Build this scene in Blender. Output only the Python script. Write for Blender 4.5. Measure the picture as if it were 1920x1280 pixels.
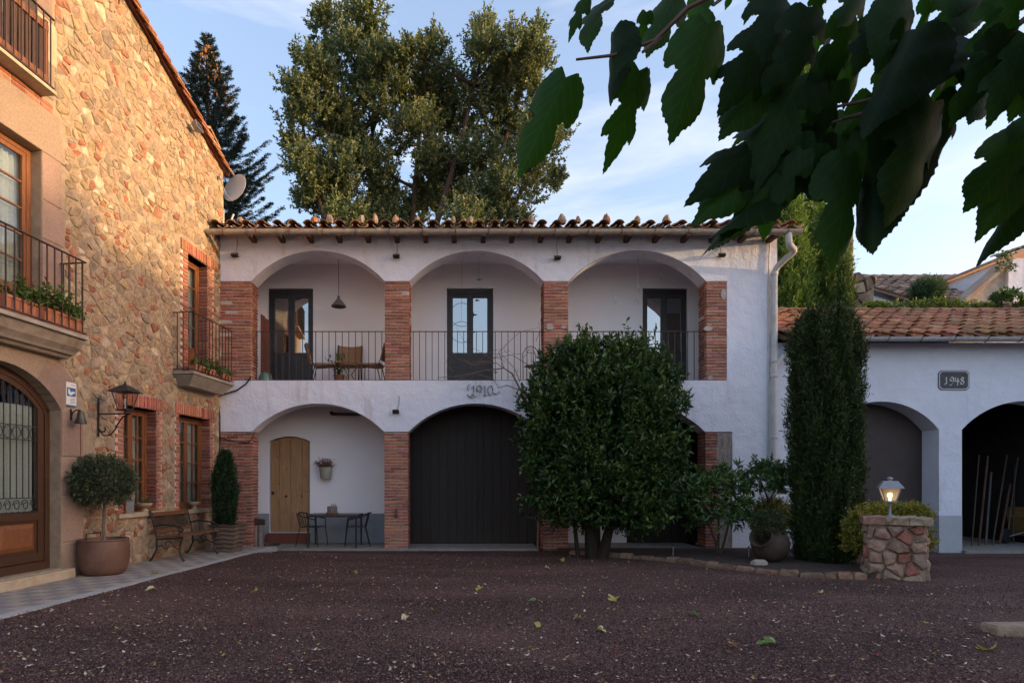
import bpy, bmesh, math, random
import numpy as np
from mathutils import Vector, Matrix, noise as mnoise

R = math.radians
for o in list(bpy.data.objects):
    bpy.data.objects.remove(o)
scene = bpy.context.scene
COL = scene.collection
rnd = random.Random(7)
rng = np.random.default_rng(11)

# ------------------------------------------------------------------ camera
FPX = 1134.0                     # focal length in pixels of a 1920 px wide picture
PX, PY, CAMH = 860.0, 900.0, 1.55
cam = bpy.data.cameras.new('camera')
cam.lens = FPX / 1920 * 36
cam.sensor_width = 36
cam.shift_x = (960 - PX) / 1920
cam.shift_y = (PY - 640) / 1920
cam.clip_start = 0.05
cam.clip_end = 2000
camo = bpy.data.objects.new('camera', cam)
camo.location = (0, 0, CAMH)
camo.rotation_euler = (R(90), 0, 0)
COL.objects.link(camo)
scene.camera = camo

# ------------------------------------------------------------------ world and sun
SUN_EL, SUN_A = R(5.0), R(9)    # sun from the right, a little in front of the arcade
world = bpy.data.worlds.new('World')
scene.world = world
world.use_nodes = True
wn, wl = world.node_tree.nodes, world.node_tree.links
wn.clear()
sky = wn.new('ShaderNodeTexSky')
sky.sky_type = 'NISHITA'
sky.sun_disc = False
sky.sun_elevation = SUN_EL
sky.sun_rotation = R(90) + SUN_A
sky.air_density = 1.0
sky.dust_density = 3.0
sky.ozone_density = 2.2
tc = wn.new('ShaderNodeTexCoord')
mp = wn.new('ShaderNodeMapping')
mp.inputs['Scale'].default_value = (1.6, 1.6, 5.5)
mp.inputs['Rotation'].default_value = (0.0, R(14), 0)
mp.inputs['Location'].default_value = (0.35, 0.0, 0.2)
nz = wn.new('ShaderNodeTexNoise')
nz.inputs['Scale'].default_value = 1.7
nz.inputs['Detail'].default_value = 7
nz.inputs['Roughness'].default_value = 0.58
nz.inputs['Distortion'].default_value = 0.5
cr = wn.new('ShaderNodeValToRGB')
cr.color_ramp.elements[0].position = 0.52
cr.color_ramp.elements[0].color = (0, 0, 0, 1)
cr.color_ramp.elements[1].position = 0.78
cr.color_ramp.elements[1].color = (0.85, 0.85, 0.85, 1)
cmix = wn.new('ShaderNodeMix')
cmix.data_type = 'RGBA'
SKY_TINT = wn.new('ShaderNodeMix')
SKY_TINT.data_type = 'RGBA'
SKY_TINT.blend_type = 'MULTIPLY'
SKY_TINT.inputs[0].default_value = 1.0
SKY_TINT.inputs[7].default_value = (0.855, 0.70, 0.66, 1)
bg = wn.new('ShaderNodeBackground')
bg.inputs['Strength'].default_value = 0.15
wo = wn.new('ShaderNodeOutputWorld')
wl.new(tc.outputs['Generated'], mp.inputs['Vector'])
wl.new(mp.outputs['Vector'], nz.inputs['Vector'])
wl.new(nz.outputs['Fac'], cr.inputs['Fac'])
wl.new(cr.outputs['Color'], cmix.inputs[0])
wl.new(sky.outputs['Color'], SKY_TINT.inputs[6])
veil = wn.new('ShaderNodeMix')                      # thin high haze that evens the blue out
veil.data_type = 'RGBA'
veil.inputs[0].default_value = 0.28
veil.inputs[7].default_value = (0.46, 0.54, 0.74, 1)
wl.new(SKY_TINT.outputs[2], veil.inputs[6])
wl.new(veil.outputs[2], cmix.inputs[6])
cmix.inputs[7].default_value = (0.80, 0.84, 0.93, 1)
wl.new(cmix.outputs[2], bg.inputs['Color'])
wl.new(bg.outputs['Background'], wo.inputs['Surface'])

sl = bpy.data.lights.new('sun', 'SUN')
sl.energy = 0.58
sl.angle = R(0.8)
sl.color = (1.0, 0.66, 0.32)
so = bpy.data.objects.new('sun', sl)
sdir = Vector((-math.cos(SUN_EL) * math.cos(SUN_A), math.cos(SUN_EL) * math.sin(SUN_A), -math.sin(SUN_EL)))
so.rotation_euler = sdir.to_track_quat('-Z', 'Y').to_euler()
so.location = (20, -8, 20)
COL.objects.link(so)

scene.view_settings.view_transform = 'Standard'
scene.view_settings.look = 'None'
scene.view_settings.exposure = 3.13
scene.view_settings.gamma = 1.0
scene.view_settings.use_curve_mapping = False
scene.render.engine = 'CYCLES'
scene.cycles.max_bounces = 7
scene.cycles.transparent_max_bounces = 16

# ------------------------------------------------------------------ helpers
def at(px, py, Y):
    """point at depth Y seen at pixel (px, py) of the photograph"""
    return Vector(((px - PX) * Y / FPX, Y, CAMH + (PY - py) * Y / FPX))

def ground_y(py, z=0.0):
    return (CAMH - z) * FPX / (py - PY)

def tag(o, label=None, cat=None, group=None, kind=None):
    if label: o['label'] = label
    if cat: o['category'] = cat
    if group: o['group'] = group
    if kind: o['kind'] = kind
    return o

def E(name, label, cat, loc=(0, 0, 0), rz=0.0, group=None):
    o = bpy.data.objects.new(name, None)
    o.empty_display_size = 0.2
    COL.objects.link(o)
    o.location = loc
    o.rotation_euler = (0, 0, rz)
    return tag(o, label, cat, group)

def link(name, me, parent=None, m=None):
    o = bpy.data.objects.new(name, me)
    COL.objects.link(o)
    if parent: o.parent = parent
    if m is not None: o.matrix_basis = m
    return o

def copy_tree(o, parent=None):
    c = o.copy()
    COL.objects.link(c)
    c.parent = parent
    for ch in list(o.children):
        copy_tree(ch, c)
    return c

def curve(pts, k=5):
    """smooth path through the points"""
    P = [Vector(p) for p in pts]
    out = []
    for i in range(len(P) - 1):
        a, b, c, d = P[max(i - 1, 0)], P[i], P[i + 1], P[min(i + 2, len(P) - 1)]
        for j in range(k):
            t = j / k
            out.append(0.5 * ((2 * b) + (c - a) * t + (2 * a - 5 * b + 4 * c - d) * t * t + (3 * b - a - 3 * c + d) * t * t * t))
    return out + [P[-1]]

class MB:
    """collects shapes and links them as ONE mesh object"""
    def __init__(s):
        s.v, s.f, s.c = [], [], []
        s.col = (1, 1, 1)
    def face(s, pts):
        n = len(s.v)
        s.v += [tuple(p) for p in pts]
        s.f.append(tuple(range(n, n + len(pts))))
        s.c.append(s.col)
        return s
    def raw(s, vs, fs):
        n = len(s.v)
        s.v += [tuple(p) for p in vs]
        for f in fs:
            s.f.append(tuple(i + n for i in f))
            s.c.append(s.col)
        return s
    def box(s, x0, x1, y0, y1, z0, z1, m=None):
        vs = [Vector(p) for p in ((x0,y0,z0),(x1,y0,z0),(x1,y1,z0),(x0,y1,z0),(x0,y0,z1),(x1,y0,z1),(x1,y1,z1),(x0,y1,z1))]
        if m is not None: vs = [m @ p for p in vs]
        return s.raw(vs, [(0,3,2,1),(4,5,6,7),(0,1,5,4),(1,2,6,5),(2,3,7,6),(3,0,4,7)])
    def prism(s, poly, a, b, axis='y'):
        """poly: 2D outline; extruded from a to b along axis"""
        def P(p, t):
            return {'y': (p[0], t, p[1]), 'x': (t, p[0], p[1]), 'z': (p[0], p[1], t)}[axis]
        n = len(poly)
        vs = [P(p, a) for p in poly] + [P(p, b) for p in poly]
        fs = [tuple(range(n)), tuple(range(2 * n - 1, n - 1, -1))]
        fs += [(i, (i + 1) % n, n + (i + 1) % n, n + i) for i in range(n)]
        return s.raw(vs, fs)
    def tube(s, pts, r, n=6, cap=True):
        pts = [Vector(p) for p in pts]
        rs = r if isinstance(r, (list, tuple)) else [r] * len(pts)
        vs, fs = [], []
        up = Vector((0.13, 0.21, 0.97))
        prevx = None
        for i, p in enumerate(pts):
            d = (pts[min(i + 1, len(pts) - 1)] - pts[max(i - 1, 0)])
            if d.length < 1e-9: d = Vector((0, 0, 1))
            d.normalize()
            if prevx is None:
                x = d.cross(up)
                if x.length < 0.1: x = d.cross(Vector((1, 0, 0)))
            else:
                x = prevx - d * prevx.dot(d)
            x.normalize()
            prevx = x
            y = d.cross(x)
            for k in range(n):
                a = 2 * math.pi * k / n
                vs.append(p + x * (math.cos(a) * rs[i]) + y * (math.sin(a) * rs[i]))
        for i in range(len(pts) - 1):
            for k in range(n):
                fs.append((i*n+k, i*n+(k+1) % n, (i+1)*n+(k+1) % n, (i+1)*n+k))
        if cap:
            fs.append(tuple(range(n - 1, -1, -1)))
            fs.append(tuple(range((len(pts)-1)*n, len(pts)*n)))
        return s.raw(vs, fs)
    def bar(s, a, b, w, h=None):
        """square bar from a to b"""
        a, b = Vector(a), Vector(b)
        h = h or w
        d = (b - a).normalized()
        x = d.cross(Vector((0, 0, 1)))
        if x.length < 0.05: x = d.cross(Vector((0, 1, 0)))
        x.normalize()
        y = x.cross(d)
        vs = []
        for p in (a, b):
            for sx, sy in ((-1,-1),(1,-1),(1,1),(-1,1)):
                vs.append(p + x * (sx * w / 2) + y * (sy * h / 2))
        return s.raw(vs, [(0,3,2,1),(4,5,6,7),(0,1,5,4),(1,2,6,5),(2,3,7,6),(3,0,4,7)])
    def lathe(s, prof, n=20, c=(0, 0, 0), m=None, jit=0):
        vs, fs = [], []
        for i, (r, z) in enumerate(prof):
            for k in range(n):
                a = 2 * math.pi * k / n
                p = Vector((r * math.cos(a), r * math.sin(a), z))
                if m is not None: p = m @ p
                vs.append(p + Vector(c))
        for i in range(len(prof) - 1):
            for k in range(n):
                fs.append((i*n+k, i*n+(k+1) % n, (i+1)*n+(k+1) % n, (i+1)*n+k))
        if prof[0][0] > 1e-5: fs.append(tuple(range(n - 1, -1, -1)))
        if prof[-1][0] > 1e-5: fs.append(tuple(range((len(prof)-1)*n, len(prof)*n)))
        return s.raw(vs, fs)
    def mesh(s, name, m=None, smooth=False, weld=False):
        me = bpy.data.meshes.new(name)
        me.from_pydata(s.v, [], s.f)
        at_ = me.attributes.new('Col', 'FLOAT_COLOR', 'FACE')
        at_.data.foreach_set('color', np.array([(c[0], c[1], c[2], 1.0) for c in s.c], dtype=np.float32).ravel())
        if m: me.materials.append(m)
        if smooth:
            me.polygons.foreach_set('use_smooth', [True] * len(me.polygons))
        me.update()
        return me
    def build(s, name, m=None, parent=None, label=None, smooth=False, kind=None, sharp=40):
        me = s.mesh(name, m, smooth)
        if smooth:
            bm = bmesh.new(); bm.from_mesh(me)
            bmesh.ops.remove_doubles(bm, verts=bm.verts, dist=1e-5)
            bm.to_mesh(me); bm.free()
            me.set_sharp_from_angle(angle=R(sharp))
        o = link(name, me, parent)
        return tag(o, label=label, kind=kind)

def np_mesh(name, verts, faces, cols, m, parent=None, kind=None, smooth=False):
    me = bpy.data.meshes.new(name)
    nf, k = faces.shape
    me.vertices.add(len(verts)); me.vertices.foreach_set('co', verts.astype(np.float32).ravel())
    me.loops.add(nf * k); me.loops.foreach_set('vertex_index', faces.astype(np.int32).ravel())
    me.polygons.add(nf)
    me.polygons.foreach_set('loop_start', np.arange(0, nf * k, k, dtype=np.int32))
    me.polygons.foreach_set('loop_total', np.full(nf, k, dtype=np.int32))
    if smooth: me.polygons.foreach_set('use_smooth', np.ones(nf, dtype=bool))
    a = me.attributes.new('Col', 'FLOAT_COLOR', 'FACE')
    c4 = np.ones((nf, 4), dtype=np.float32); c4[:, :3] = cols
    a.data.foreach_set('color', c4.ravel())
    me.update(calc_edges=True)
    me.materials.append(m)
    o = link(name, me, parent)
    return tag(o, kind=kind)

# ------------------------------------------------------------------ materials
MATS = {}
def mat(name, c1, c2=None, scale=6.0, rough=0.8, bump=0.0, bscale=60.0, metal=0.0, spec=0.3, attr=False, stretch=None, lo=0.35, hi=0.65, c3=None, s3=1.2, p3=(0.55, 0.75), st3=None, objrand=0.0, bdist=0.01, b2=None):
    if name in MATS: return MATS[name]
    m = bpy.data.materials.new(name)
    m.use_nodes = True
    n, l = m.node_tree.nodes, m.node_tree.links
    b = n['Principled BSDF']
    b.inputs['Roughness'].default_value = rough
    b.inputs['Metallic'].default_value = metal
    b.inputs['Specular IOR Level'].default_value = spec
    g = n.new('ShaderNodeNewGeometry')
    vec = g.outputs['Position']
    if stretch:
        mpn = n.new('ShaderNodeMapping'); mpn.inputs['Scale'].default_value = stretch
        l.new(vec, mpn.inputs['Vector']); vec = mpn.outputs['Vector']
    out = None
    if c2 is not None:
        t = n.new('ShaderNodeTexNoise'); t.inputs['Scale'].default_value = scale
        t.inputs['Detail'].default_value = 6; t.inputs['Roughness'].default_value = 0.6
        l.new(vec, t.inputs['Vector'])
        mr = n.new('ShaderNodeMapRange'); mr.inputs['From Min'].default_value = lo; mr.inputs['From Max'].default_value = hi
        l.new(t.outputs['Fac'], mr.inputs['Value'])
        mx = n.new('ShaderNodeMix'); mx.data_type = 'RGBA'
        mx.inputs[6].default_value = (*c1, 1); mx.inputs[7].default_value = (*c2, 1)
        l.new(mr.outputs['Result'], mx.inputs[0])
        out = mx.outputs[2]
        if c3 is not None:
            t3 = n.new('ShaderNodeTexNoise'); t3.inputs['Scale'].default_value = s3
            t3.inputs['Detail'].default_value = 8; t3.inputs['Roughness'].default_value = 0.65
            v3 = g.outputs['Position']
            if st3:
                mp3 = n.new('ShaderNodeMapping'); mp3.inputs['Scale'].default_value = st3
                l.new(v3, mp3.inputs['Vector']); v3 = mp3.outputs['Vector']
            l.new(v3, t3.inputs['Vector'])
            mr3 = n.new('ShaderNodeMapRange'); mr3.inputs['From Min'].default_value = p3[0]; mr3.inputs['From Max'].default_value = p3[1]
            l.new(t3.outputs['Fac'], mr3.inputs['Value'])
            mx3 = n.new('ShaderNodeMix'); mx3.data_type = 'RGBA'
            l.new(mr3.outputs['Result'], mx3.inputs[0]); l.new(out, mx3.inputs[6])
            mx3.inputs[7].default_value = (*c3, 1)
            out = mx3.outputs[2]
    if attr:
        a = n.new('ShaderNodeAttribute'); a.attribute_name = 'Col'
        mu = n.new('ShaderNodeMix'); mu.data_type = 'RGBA'; mu.blend_type = 'MULTIPLY'; mu.inputs[0].default_value = 1
        if out is not None: l.new(out, mu.inputs[6])
        else: mu.inputs[6].default_value = (*c1, 1)
        l.new(a.outputs['Color'], mu.inputs[7]); out = mu.outputs[2]
    if objrand:
        oi = n.new('ShaderNodeObjectInfo')
        hs = n.new('ShaderNodeHueSaturation')
        mr5 = n.new('ShaderNodeMapRange'); mr5.inputs['To Min'].default_value = 1 - objrand; mr5.inputs['To Max'].default_value = 1 + objrand
        l.new(oi.outputs['Random'], mr5.inputs['Value']); l.new(mr5.outputs['Result'], hs.inputs['Value'])
        wn2 = n.new('ShaderNodeTexWhiteNoise'); wn2.noise_dimensions = '1D'
        l.new(oi.outputs['Random'], wn2.inputs['W'])
        mr6 = n.new('ShaderNodeMapRange'); mr6.inputs['To Min'].default_value = 0.485; mr6.inputs['To Max'].default_value = 0.52
        l.new(wn2.outputs['Value'], mr6.inputs['Value']); l.new(mr6.outputs['Result'], hs.inputs['Hue'])
        if out is not None: l.new(out, hs.inputs['Color'])
        else: hs.inputs['Color'].default_value = (*c1, 1)
        out = hs.outputs['Color']
    if out is not None: l.new(out, b.inputs['Base Color'])
    else: b.inputs['Base Color'].default_value = (*c1, 1)
    if bump:
        t2 = n.new('ShaderNodeTexNoise'); t2.inputs['Scale'].default_value = bscale
        t2.inputs['Detail'].default_value = 5; t2.inputs['Roughness'].default_value = 0.65
        l.new(vec, t2.inputs['Vector'])
        hgt = t2.outputs['Fac']
        if b2:
            t4 = n.new('ShaderNodeTexNoise'); t4.inputs['Scale'].default_value = b2
            t4.inputs['Detail'].default_value = 3
            l.new(vec, t4.inputs['Vector'])
            ad = n.new('ShaderNodeMath'); ad.operation = 'MULTIPLY_ADD'; ad.inputs[1].default_value = 3.0
            l.new(t4.outputs['Fac'], ad.inputs[0]); l.new(hgt, ad.inputs[2]); hgt = ad.outputs[0]
        bp = n.new('ShaderNodeBump'); bp.inputs['Strength'].default_value = bump; bp.inputs['Distance'].default_value = bdist
        l.new(hgt, bp.inputs['Height']); l.new(bp.outputs['Normal'], b.inputs['Normal'])
    MATS[name] = m
    return m

def leaf_mat(name, c, trans=0.25, rough=0.45, spec=0.35, tcol=None):
    if name in MATS: return MATS[name]
    m = bpy.data.materials.new(name); m.use_nodes = True
    n, l = m.node_tree.nodes, m.node_tree.links
    b = n['Principled BSDF']; b.inputs['Roughness'].default_value = rough; b.inputs['Specular IOR Level'].default_value = spec
    a = n.new('ShaderNodeAttribute'); a.attribute_name = 'Col'
    mu = n.new('ShaderNodeMix'); mu.data_type = 'RGBA'; mu.blend_type = 'MULTIPLY'; mu.inputs[0].default_value = 1
    mu.inputs[6].default_value = (*c, 1); l.new(a.outputs['Color'], mu.inputs[7])
    l.new(mu.outputs[2], b.inputs['Base Color'])
    t = n.new('ShaderNodeBsdfTranslucent')
    mu2 = n.new('ShaderNodeMix'); mu2.data_type = 'RGBA'; mu2.blend_type = 'MULTIPLY'; mu2.inputs[0].default_value = 1
    tc_ = tcol or (c[0] * 1.4, c[1] * 1.5, c[2] * 0.7)
    mu2.inputs[6].default_value = (*tc_, 1); l.new(a.outputs['Color'], mu2.inputs[7])
    l.new(mu2.outputs[2], t.inputs['Color'])
    ms = n.new('ShaderNodeMixShader'); ms.inputs[0].default_value = trans
    l.new(b.outputs[0], ms.inputs[1]); l.new(t.outputs[0], ms.inputs[2])
    l.new(ms.outputs[0], n['Material Output'].inputs['Surface'])
    MATS[name] = m
    return m

def glass_mat(name, refl=0.35, tint=(0.8, 0.85, 0.85), rough=0.01):
    if name in MATS: return MATS[name]
    m = bpy.data.materials.new(name); m.use_nodes = True
    n, l = m.node_tree.nodes, m.node_tree.links
    n.remove(n['Principled BSDF'])
    tr = n.new('ShaderNodeBsdfTransparent'); tr.inputs['Color'].default_value = (*tint, 1)
    gl = n.new('ShaderNodeBsdfGlossy'); gl.inputs['Roughness'].default_value = rough
    gl.inputs['Color'].default_value = (0.95, 0.97, 1, 1)
    fr = n.new('ShaderNodeFresnel'); fr.inputs['IOR'].default_value = 1.5
    ma = n.new('ShaderNodeMath'); ma.operation = 'ADD'; ma.use_clamp = True; ma.inputs[1].default_value = refl
    l.new(fr.outputs[0], ma.inputs[0])
    ms = n.new('ShaderNodeMixShader')
    ge = n.new('ShaderNodeNewGeometry'); iv = n.new('ShaderNodeMath'); iv.operation = 'SUBTRACT'; iv.inputs[0].default_value = 1
    l.new(ge.outputs['Backfacing'], iv.inputs[1])
    mm = n.new('ShaderNodeMath'); mm.operation = 'MULTIPLY'; l.new(ma.outputs[0], mm.inputs[0]); l.new(iv.outputs[0], mm.inputs[1])
    l.new(mm.outputs[0], ms.inputs[0]); l.new(tr.outputs[0], ms.inputs[1]); l.new(gl.outputs[0], ms.inputs[2])
    l.new(ms.outputs[0], n['Material Output'].inputs['Surface'])
    MATS[name] = m
    return m

PLASTER = mat('white_plaster', (0.79, 0.81, 0.90), (0.745, 0.76, 0.845), 1.6, 0.9, bump=0.75, bscale=24, spec=0.15, bdist=0.016, b2=3.5, c3=(0.5, 0.46, 0.43), s3=1.3, p3=(0.55, 0.82), st3=(2.6, 2.6, 0.5))
PLASTER_IN = mat('smooth_plaster', (0.88, 0.86, 0.89), (0.85, 0.83, 0.86), 1.5, 0.9, bump=0.15, bscale=30, spec=0.15)
DADO = mat('grey_blue_dado', (0.24, 0.27, 0.31), (0.3, 0.33, 0.36), 3, 0.85, bump=0.3, bscale=30)
MORTAR = mat('lime_mortar', (0.40, 0.32, 0.225), (0.30, 0.235, 0.165), 9, 0.95, bump=0.8, bscale=55, bdist=0.015)
BRICK_MORTAR = mat('brick_mortar', (0.56, 0.49, 0.43), (0.46, 0.39, 0.34), 14, 0.95, bump=0.7, bscale=80)
STONE = mat('field_stone', (1.1, 1.08, 1.05), (0.68, 0.65, 0.61), 11, 0.88, bump=0.9, bscale=30, attr=True, spec=0.2, bdist=0.015)
BRICK = mat('red_brick', (1.0, 1.0, 1.0), (0.72, 0.62, 0.58), 16, 0.88, bump=0.6, bscale=70, attr=True, spec=0.2, c3=(1.35, 1.3, 1.25), s3=7, p3=(0.62, 0.8))
BRICKO = mat('red_brick_single', (0.46, 0.19, 0.125), (0.34, 0.13, 0.09), 16, 0.88, bump=0.6, bscale=70, objrand=0.3, spec=0.2, c3=(0.5, 0.34, 0.26), s3=7, p3=(0.62, 0.8))
GRANITE = mat('dressed_granite', (0.37, 0.27, 0.205), (0.28, 0.2, 0.16), 40, 0.9, bump=0.8, bscale=90, c3=(0.24, 0.18, 0.15), s3=1.6, p3=(0.5, 0.75), objrand=0.1)
TILE = mat('clay_tile', (0.42, 0.19, 0.1), (0.33, 0.14, 0.085), 7, 0.9, bump=0.6, bscale=60, objrand=0.3, c3=(0.4, 0.3, 0.2), s3=4, p3=(0.5, 0.72))
TILE_OLD = mat('old_clay_tile', (0.38, 0.18, 0.1), (0.22, 0.13, 0.085), 7, 0.92, bump=0.7, bscale=60, objrand=0.3, c3=(0.36, 0.25, 0.1), s3=5, p3=(0.5, 0.7))
TILE_FAR = mat('weathered_clay_tile', (0.37, 0.19, 0.13), (0.3, 0.2, 0.16), 5, 0.92, bump=0.5, bscale=50, objrand=0.35, c3=(0.36, 0.31, 0.26), s3=3, p3=(0.45, 0.65))
TERRA = mat('terracotta', (0.45, 0.18, 0.1), (0.36, 0.14, 0.08), 9, 0.85, bump=0.2, bscale=60, c3=(0.45, 0.3, 0.22), s3=8, p3=(0.6, 0.8))
GLAZE = mat('brown_pot', (0.17, 0.09, 0.06), (0.13, 0.07, 0.05), 6, 0.5, bump=0.15, bscale=30, spec=0.4, c3=(0.2, 0.12, 0.09), s3=5)
IRON = mat('black_iron', (0.025, 0.025, 0.027), (0.045, 0.04, 0.038), 20, 0.55, bump=0.2, bscale=80, metal=0.3, spec=0.4)
IRON_RUST = mat('railing_iron', (0.05, 0.042, 0.04), (0.085, 0.055, 0.042), 20, 0.65, bump=0.3, bscale=80, spec=0.3)
ALU = mat('grey_metal', (0.3, 0.31, 0.33), (0.24, 0.25, 0.27), 10, 0.5, metal=0.3, spec=0.5)
GUTTER = mat('old_gutter_paint', (0.5, 0.44, 0.36), (0.36, 0.3, 0.24), 9, 0.75, bump=0.3, bscale=50, c3=(0.24, 0.17, 0.12), s3=5, p3=(0.55, 0.72))
GUTTER2 = mat('zinc_gutter', (0.47, 0.48, 0.5), (0.36, 0.37, 0.39), 7, 0.6, bump=0.2, bscale=50, c3=(0.25, 0.24, 0.24), s3=5, p3=(0.55, 0.72))
PIPE = mat('painted_pipe', (0.62, 0.6, 0.58), (0.54, 0.52, 0.49), 6, 0.6, bump=0.2, bscale=40, c3=(0.42, 0.36, 0.32), s3=4)
RUST = mat('rusty_strap', (0.2, 0.075, 0.035), (0.12, 0.05, 0.03), 30, 0.9, bump=0.3)
OAKW = mat('varnished_wood', (0.25, 0.1, 0.04), (0.16, 0.06, 0.025), 5, 0.42, bump=0.25, bscale=50, stretch=(14, 14, 1.2), spec=0.4)
DOORW = mat('dark_door_wood', (0.085, 0.04, 0.022), (0.05, 0.024, 0.014), 5, 0.45, bump=0.25, bscale=50, stretch=(14, 14, 1.2), spec=0.4)
PINE = mat('old_pine', (0.43, 0.25, 0.125), (0.32, 0.175, 0.082), 3.5, 0.65, bump=0.35, bscale=30, stretch=(9, 9, 0.8), c3=(0.12, 0.07, 0.04), s3=8, p3=(0.6, 0.72))
REDWOOD = mat('red_stained_board', (0.2, 0.07, 0.045), (0.13, 0.045, 0.03), 5, 0.7, bump=0.3, stretch=(14, 14, 1.2))
SLATW = mat('bench_wood', (0.2, 0.09, 0.045), (0.12, 0.055, 0.03), 6, 0.6, bump=0.3, stretch=(12, 1.4, 12))
BEAM = mat('rafter_wood', (0.12, 0.07, 0.045), (0.07, 0.04, 0.03), 8, 0.85, bump=0.5)
BLACKD = mat('dark_painted_boards', (0.026, 0.019, 0.016), (0.04, 0.029, 0.025), 4, 0.55, bump=0.3, bscale=30, stretch=(12, 12, 1), spec=0.3)
BROWND = mat('brown_painted_metal', (0.075, 0.058, 0.053), (0.062, 0.047, 0.044), 3, 0.6, bump=0.1, bscale=20, spec=0.3)
DARKFR = mat('dark_window_frame', (0.035, 0.038, 0.042), (0.055, 0.055, 0.058), 9, 0.5, bump=0.15, spec=0.4)
DARK = mat('dark_interior', (0.02, 0.018, 0.017), (0.03, 0.026, 0.024), 3, 0.9)  # near-black colour in place of the shade in unlit rooms
CONC = mat('concrete', (0.33, 0.3, 0.26), (0.25, 0.23, 0.2), 6, 0.9, bump=0.5, bscale=60, c3=(0.17, 0.15, 0.13), s3=2.5)
CONC_D = mat('porch_concrete', (0.3, 0.27, 0.24), (0.22, 0.2, 0.18), 6, 0.85, bump=0.4, bscale=60)
SLABST = mat('balcony_stone', (0.4, 0.35, 0.29), (0.3, 0.26, 0.21), 6, 0.85, bump=0.35, bscale=50, c3=(0.18, 0.15, 0.12), s3=2.2, p3=(0.52, 0.72))
CREAMST = mat('cream_stone', (0.5, 0.42, 0.3), (0.4, 0.32, 0.22), 7, 0.85, bump=0.4, bscale=60)
WHITEP = mat('white_enamel', (0.7, 0.7, 0.69), rough=0.4, spec=0.5)
CURTAIN = mat('lace_curtain', (0.72, 0.7, 0.64), (0.62, 0.6, 0.54), 30, 0.95, bump=0.2, bscale=120)
BARK = mat('bark', (0.13, 0.085, 0.06), (0.06, 0.042, 0.033), 9, 0.95, bump=0.9, bscale=30, stretch=(3, 3, 0.8), bdist=0.03)
BARKD = mat('dark_bark', (0.05, 0.035, 0.027), (0.025, 0.018, 0.014), 9, 0.95, bump=0.9, bscale=30, stretch=(3, 3, 0.8), bdist=0.03)
BARKG = mat('grey_bark', (0.2, 0.17, 0.14), (0.12, 0.1, 0.085), 14, 0.95, bump=0.7, bscale=40)
TWIG = mat('bare_twig', (0.16, 0.095, 0.075), (0.22, 0.15, 0.12), 20, 0.9)
RATTAN = mat('rattan', (0.38, 0.22, 0.115), (0.26, 0.14, 0.075), 60, 0.7, bump=0.8, bscale=120)
SOIL = mat('bed_soil', (0.06, 0.042, 0.034), (0.1, 0.07, 0.055), 8, 0.98, bump=1.0, bscale=45, bdist=0.03, c3=(0.14, 0.1, 0.08), s3=30, p3=(0.62, 0.7))
WINGLASS = glass_mat('window_glass', 0.05)
SKYGLASS = glass_mat('balcony_door_glass', 0.42, (0.5, 0.5, 0.5))
# ================================================================== setting: ground
def sstep(a, b, t):
    t = max(0.0, min(1.0, (t - a) / (b - a)))
    return t * t * (3 - 2 * t)

def gz(x, y):
    """height of the yard: a little higher towards the stone house, lower to the right"""
    wx = -5.333 + (y - 13.5) * 0.1235
    z = 0.085 * (1 - sstep(1.3, 3.6, x - wx)) if y < 16 else 0.0
    z *= 1 - sstep(12.2, 13.2, y)
    z -= 0.05 * sstep(5.0, 9.0, x)
    return z

def gravel_material():
    m = bpy.data.materials.new('dark_gravel'); m.use_nodes = True
    n, l = m.node_tree.nodes, m.node_tree.links
    b = n['Principled BSDF']; b.inputs['Roughness'].default_value = 0.92; b.inputs['Specular IOR Level'].default_value = 0.25
    g = n.new('ShaderNodeNewGeometry')
    v = n.new('ShaderNodeTexVoronoi'); v.inputs['Scale'].default_value = 85; v.inputs['Randomness'].default_value = 1
    l.new(g.outputs['Position'], v.inputs['Vector'])
    sx = n.new('ShaderNodeSeparateColor'); l.new(v.outputs['Color'], sx.inputs['Color'])
    r = n.new('ShaderNodeValToRGB'); e = r.color_ramp
    e.elements[0].position = 0; e.elements[0].color = (0.045, 0.024, 0.02, 1)
    e.elements[1].position = 1; e.elements[1].color = (0.4, 0.25, 0.21, 1)
    x = e.elements.new(0.6); x.color = (0.115, 0.062, 0.052, 1)
    x = e.elements.new(0.93); x.color = (0.2, 0.11, 0.092, 1)
    l.new(sx.outputs['Red'], r.inputs['Fac'])
    t = n.new('ShaderNodeTexNoise'); t.inputs['Scale'].default_value = 1.0; t.inputs['Detail'].default_value = 5
    mpp = n.new('ShaderNodeMapping'); mpp.inputs['Scale'].default_value = (0.28, 0.95, 1); mpp.inputs['Rotation'].default_value = (0, 0, R(12))
    l.new(g.outputs['Position'], mpp.inputs['Vector']); l.new(mpp.outputs['Vector'], t.inputs['Vector'])
    mr = n.new('ShaderNodeMapRange'); mr.inputs['From Min'].default_value = 0.35; mr.inputs['From Max'].default_value = 0.7
    mr.inputs['To Min'].default_value = 0.66; mr.inputs['To Max'].default_value = 1.36
    l.new(t.outputs['Fac'], mr.inputs['Value'])
    mu = n.new('ShaderNodeVectorMath'); mu.operation = 'SCALE'
    l.new(r.outputs['Color'], mu.inputs[0]); l.new(mr.outputs['Result'], mu.inputs['Scale'])
    l.new(mu.outputs['Vector'], b.inputs['Base Color'])
    bp = n.new('ShaderNodeBump'); bp.inputs['Strength'].default_value = 0.9; bp.inputs['Distance'].default_value = 0.02
    inv = n.new('ShaderNodeMath'); inv.operation = 'SUBTRACT'; inv.inputs[0].default_value = 1
    l.new(v.outputs['Distance'], inv.inputs[1]); l.new(inv.outputs[0], bp.inputs['Height'])
    l.new(bp.outputs['Normal'], b.inputs['Normal'])
    return m
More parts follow.
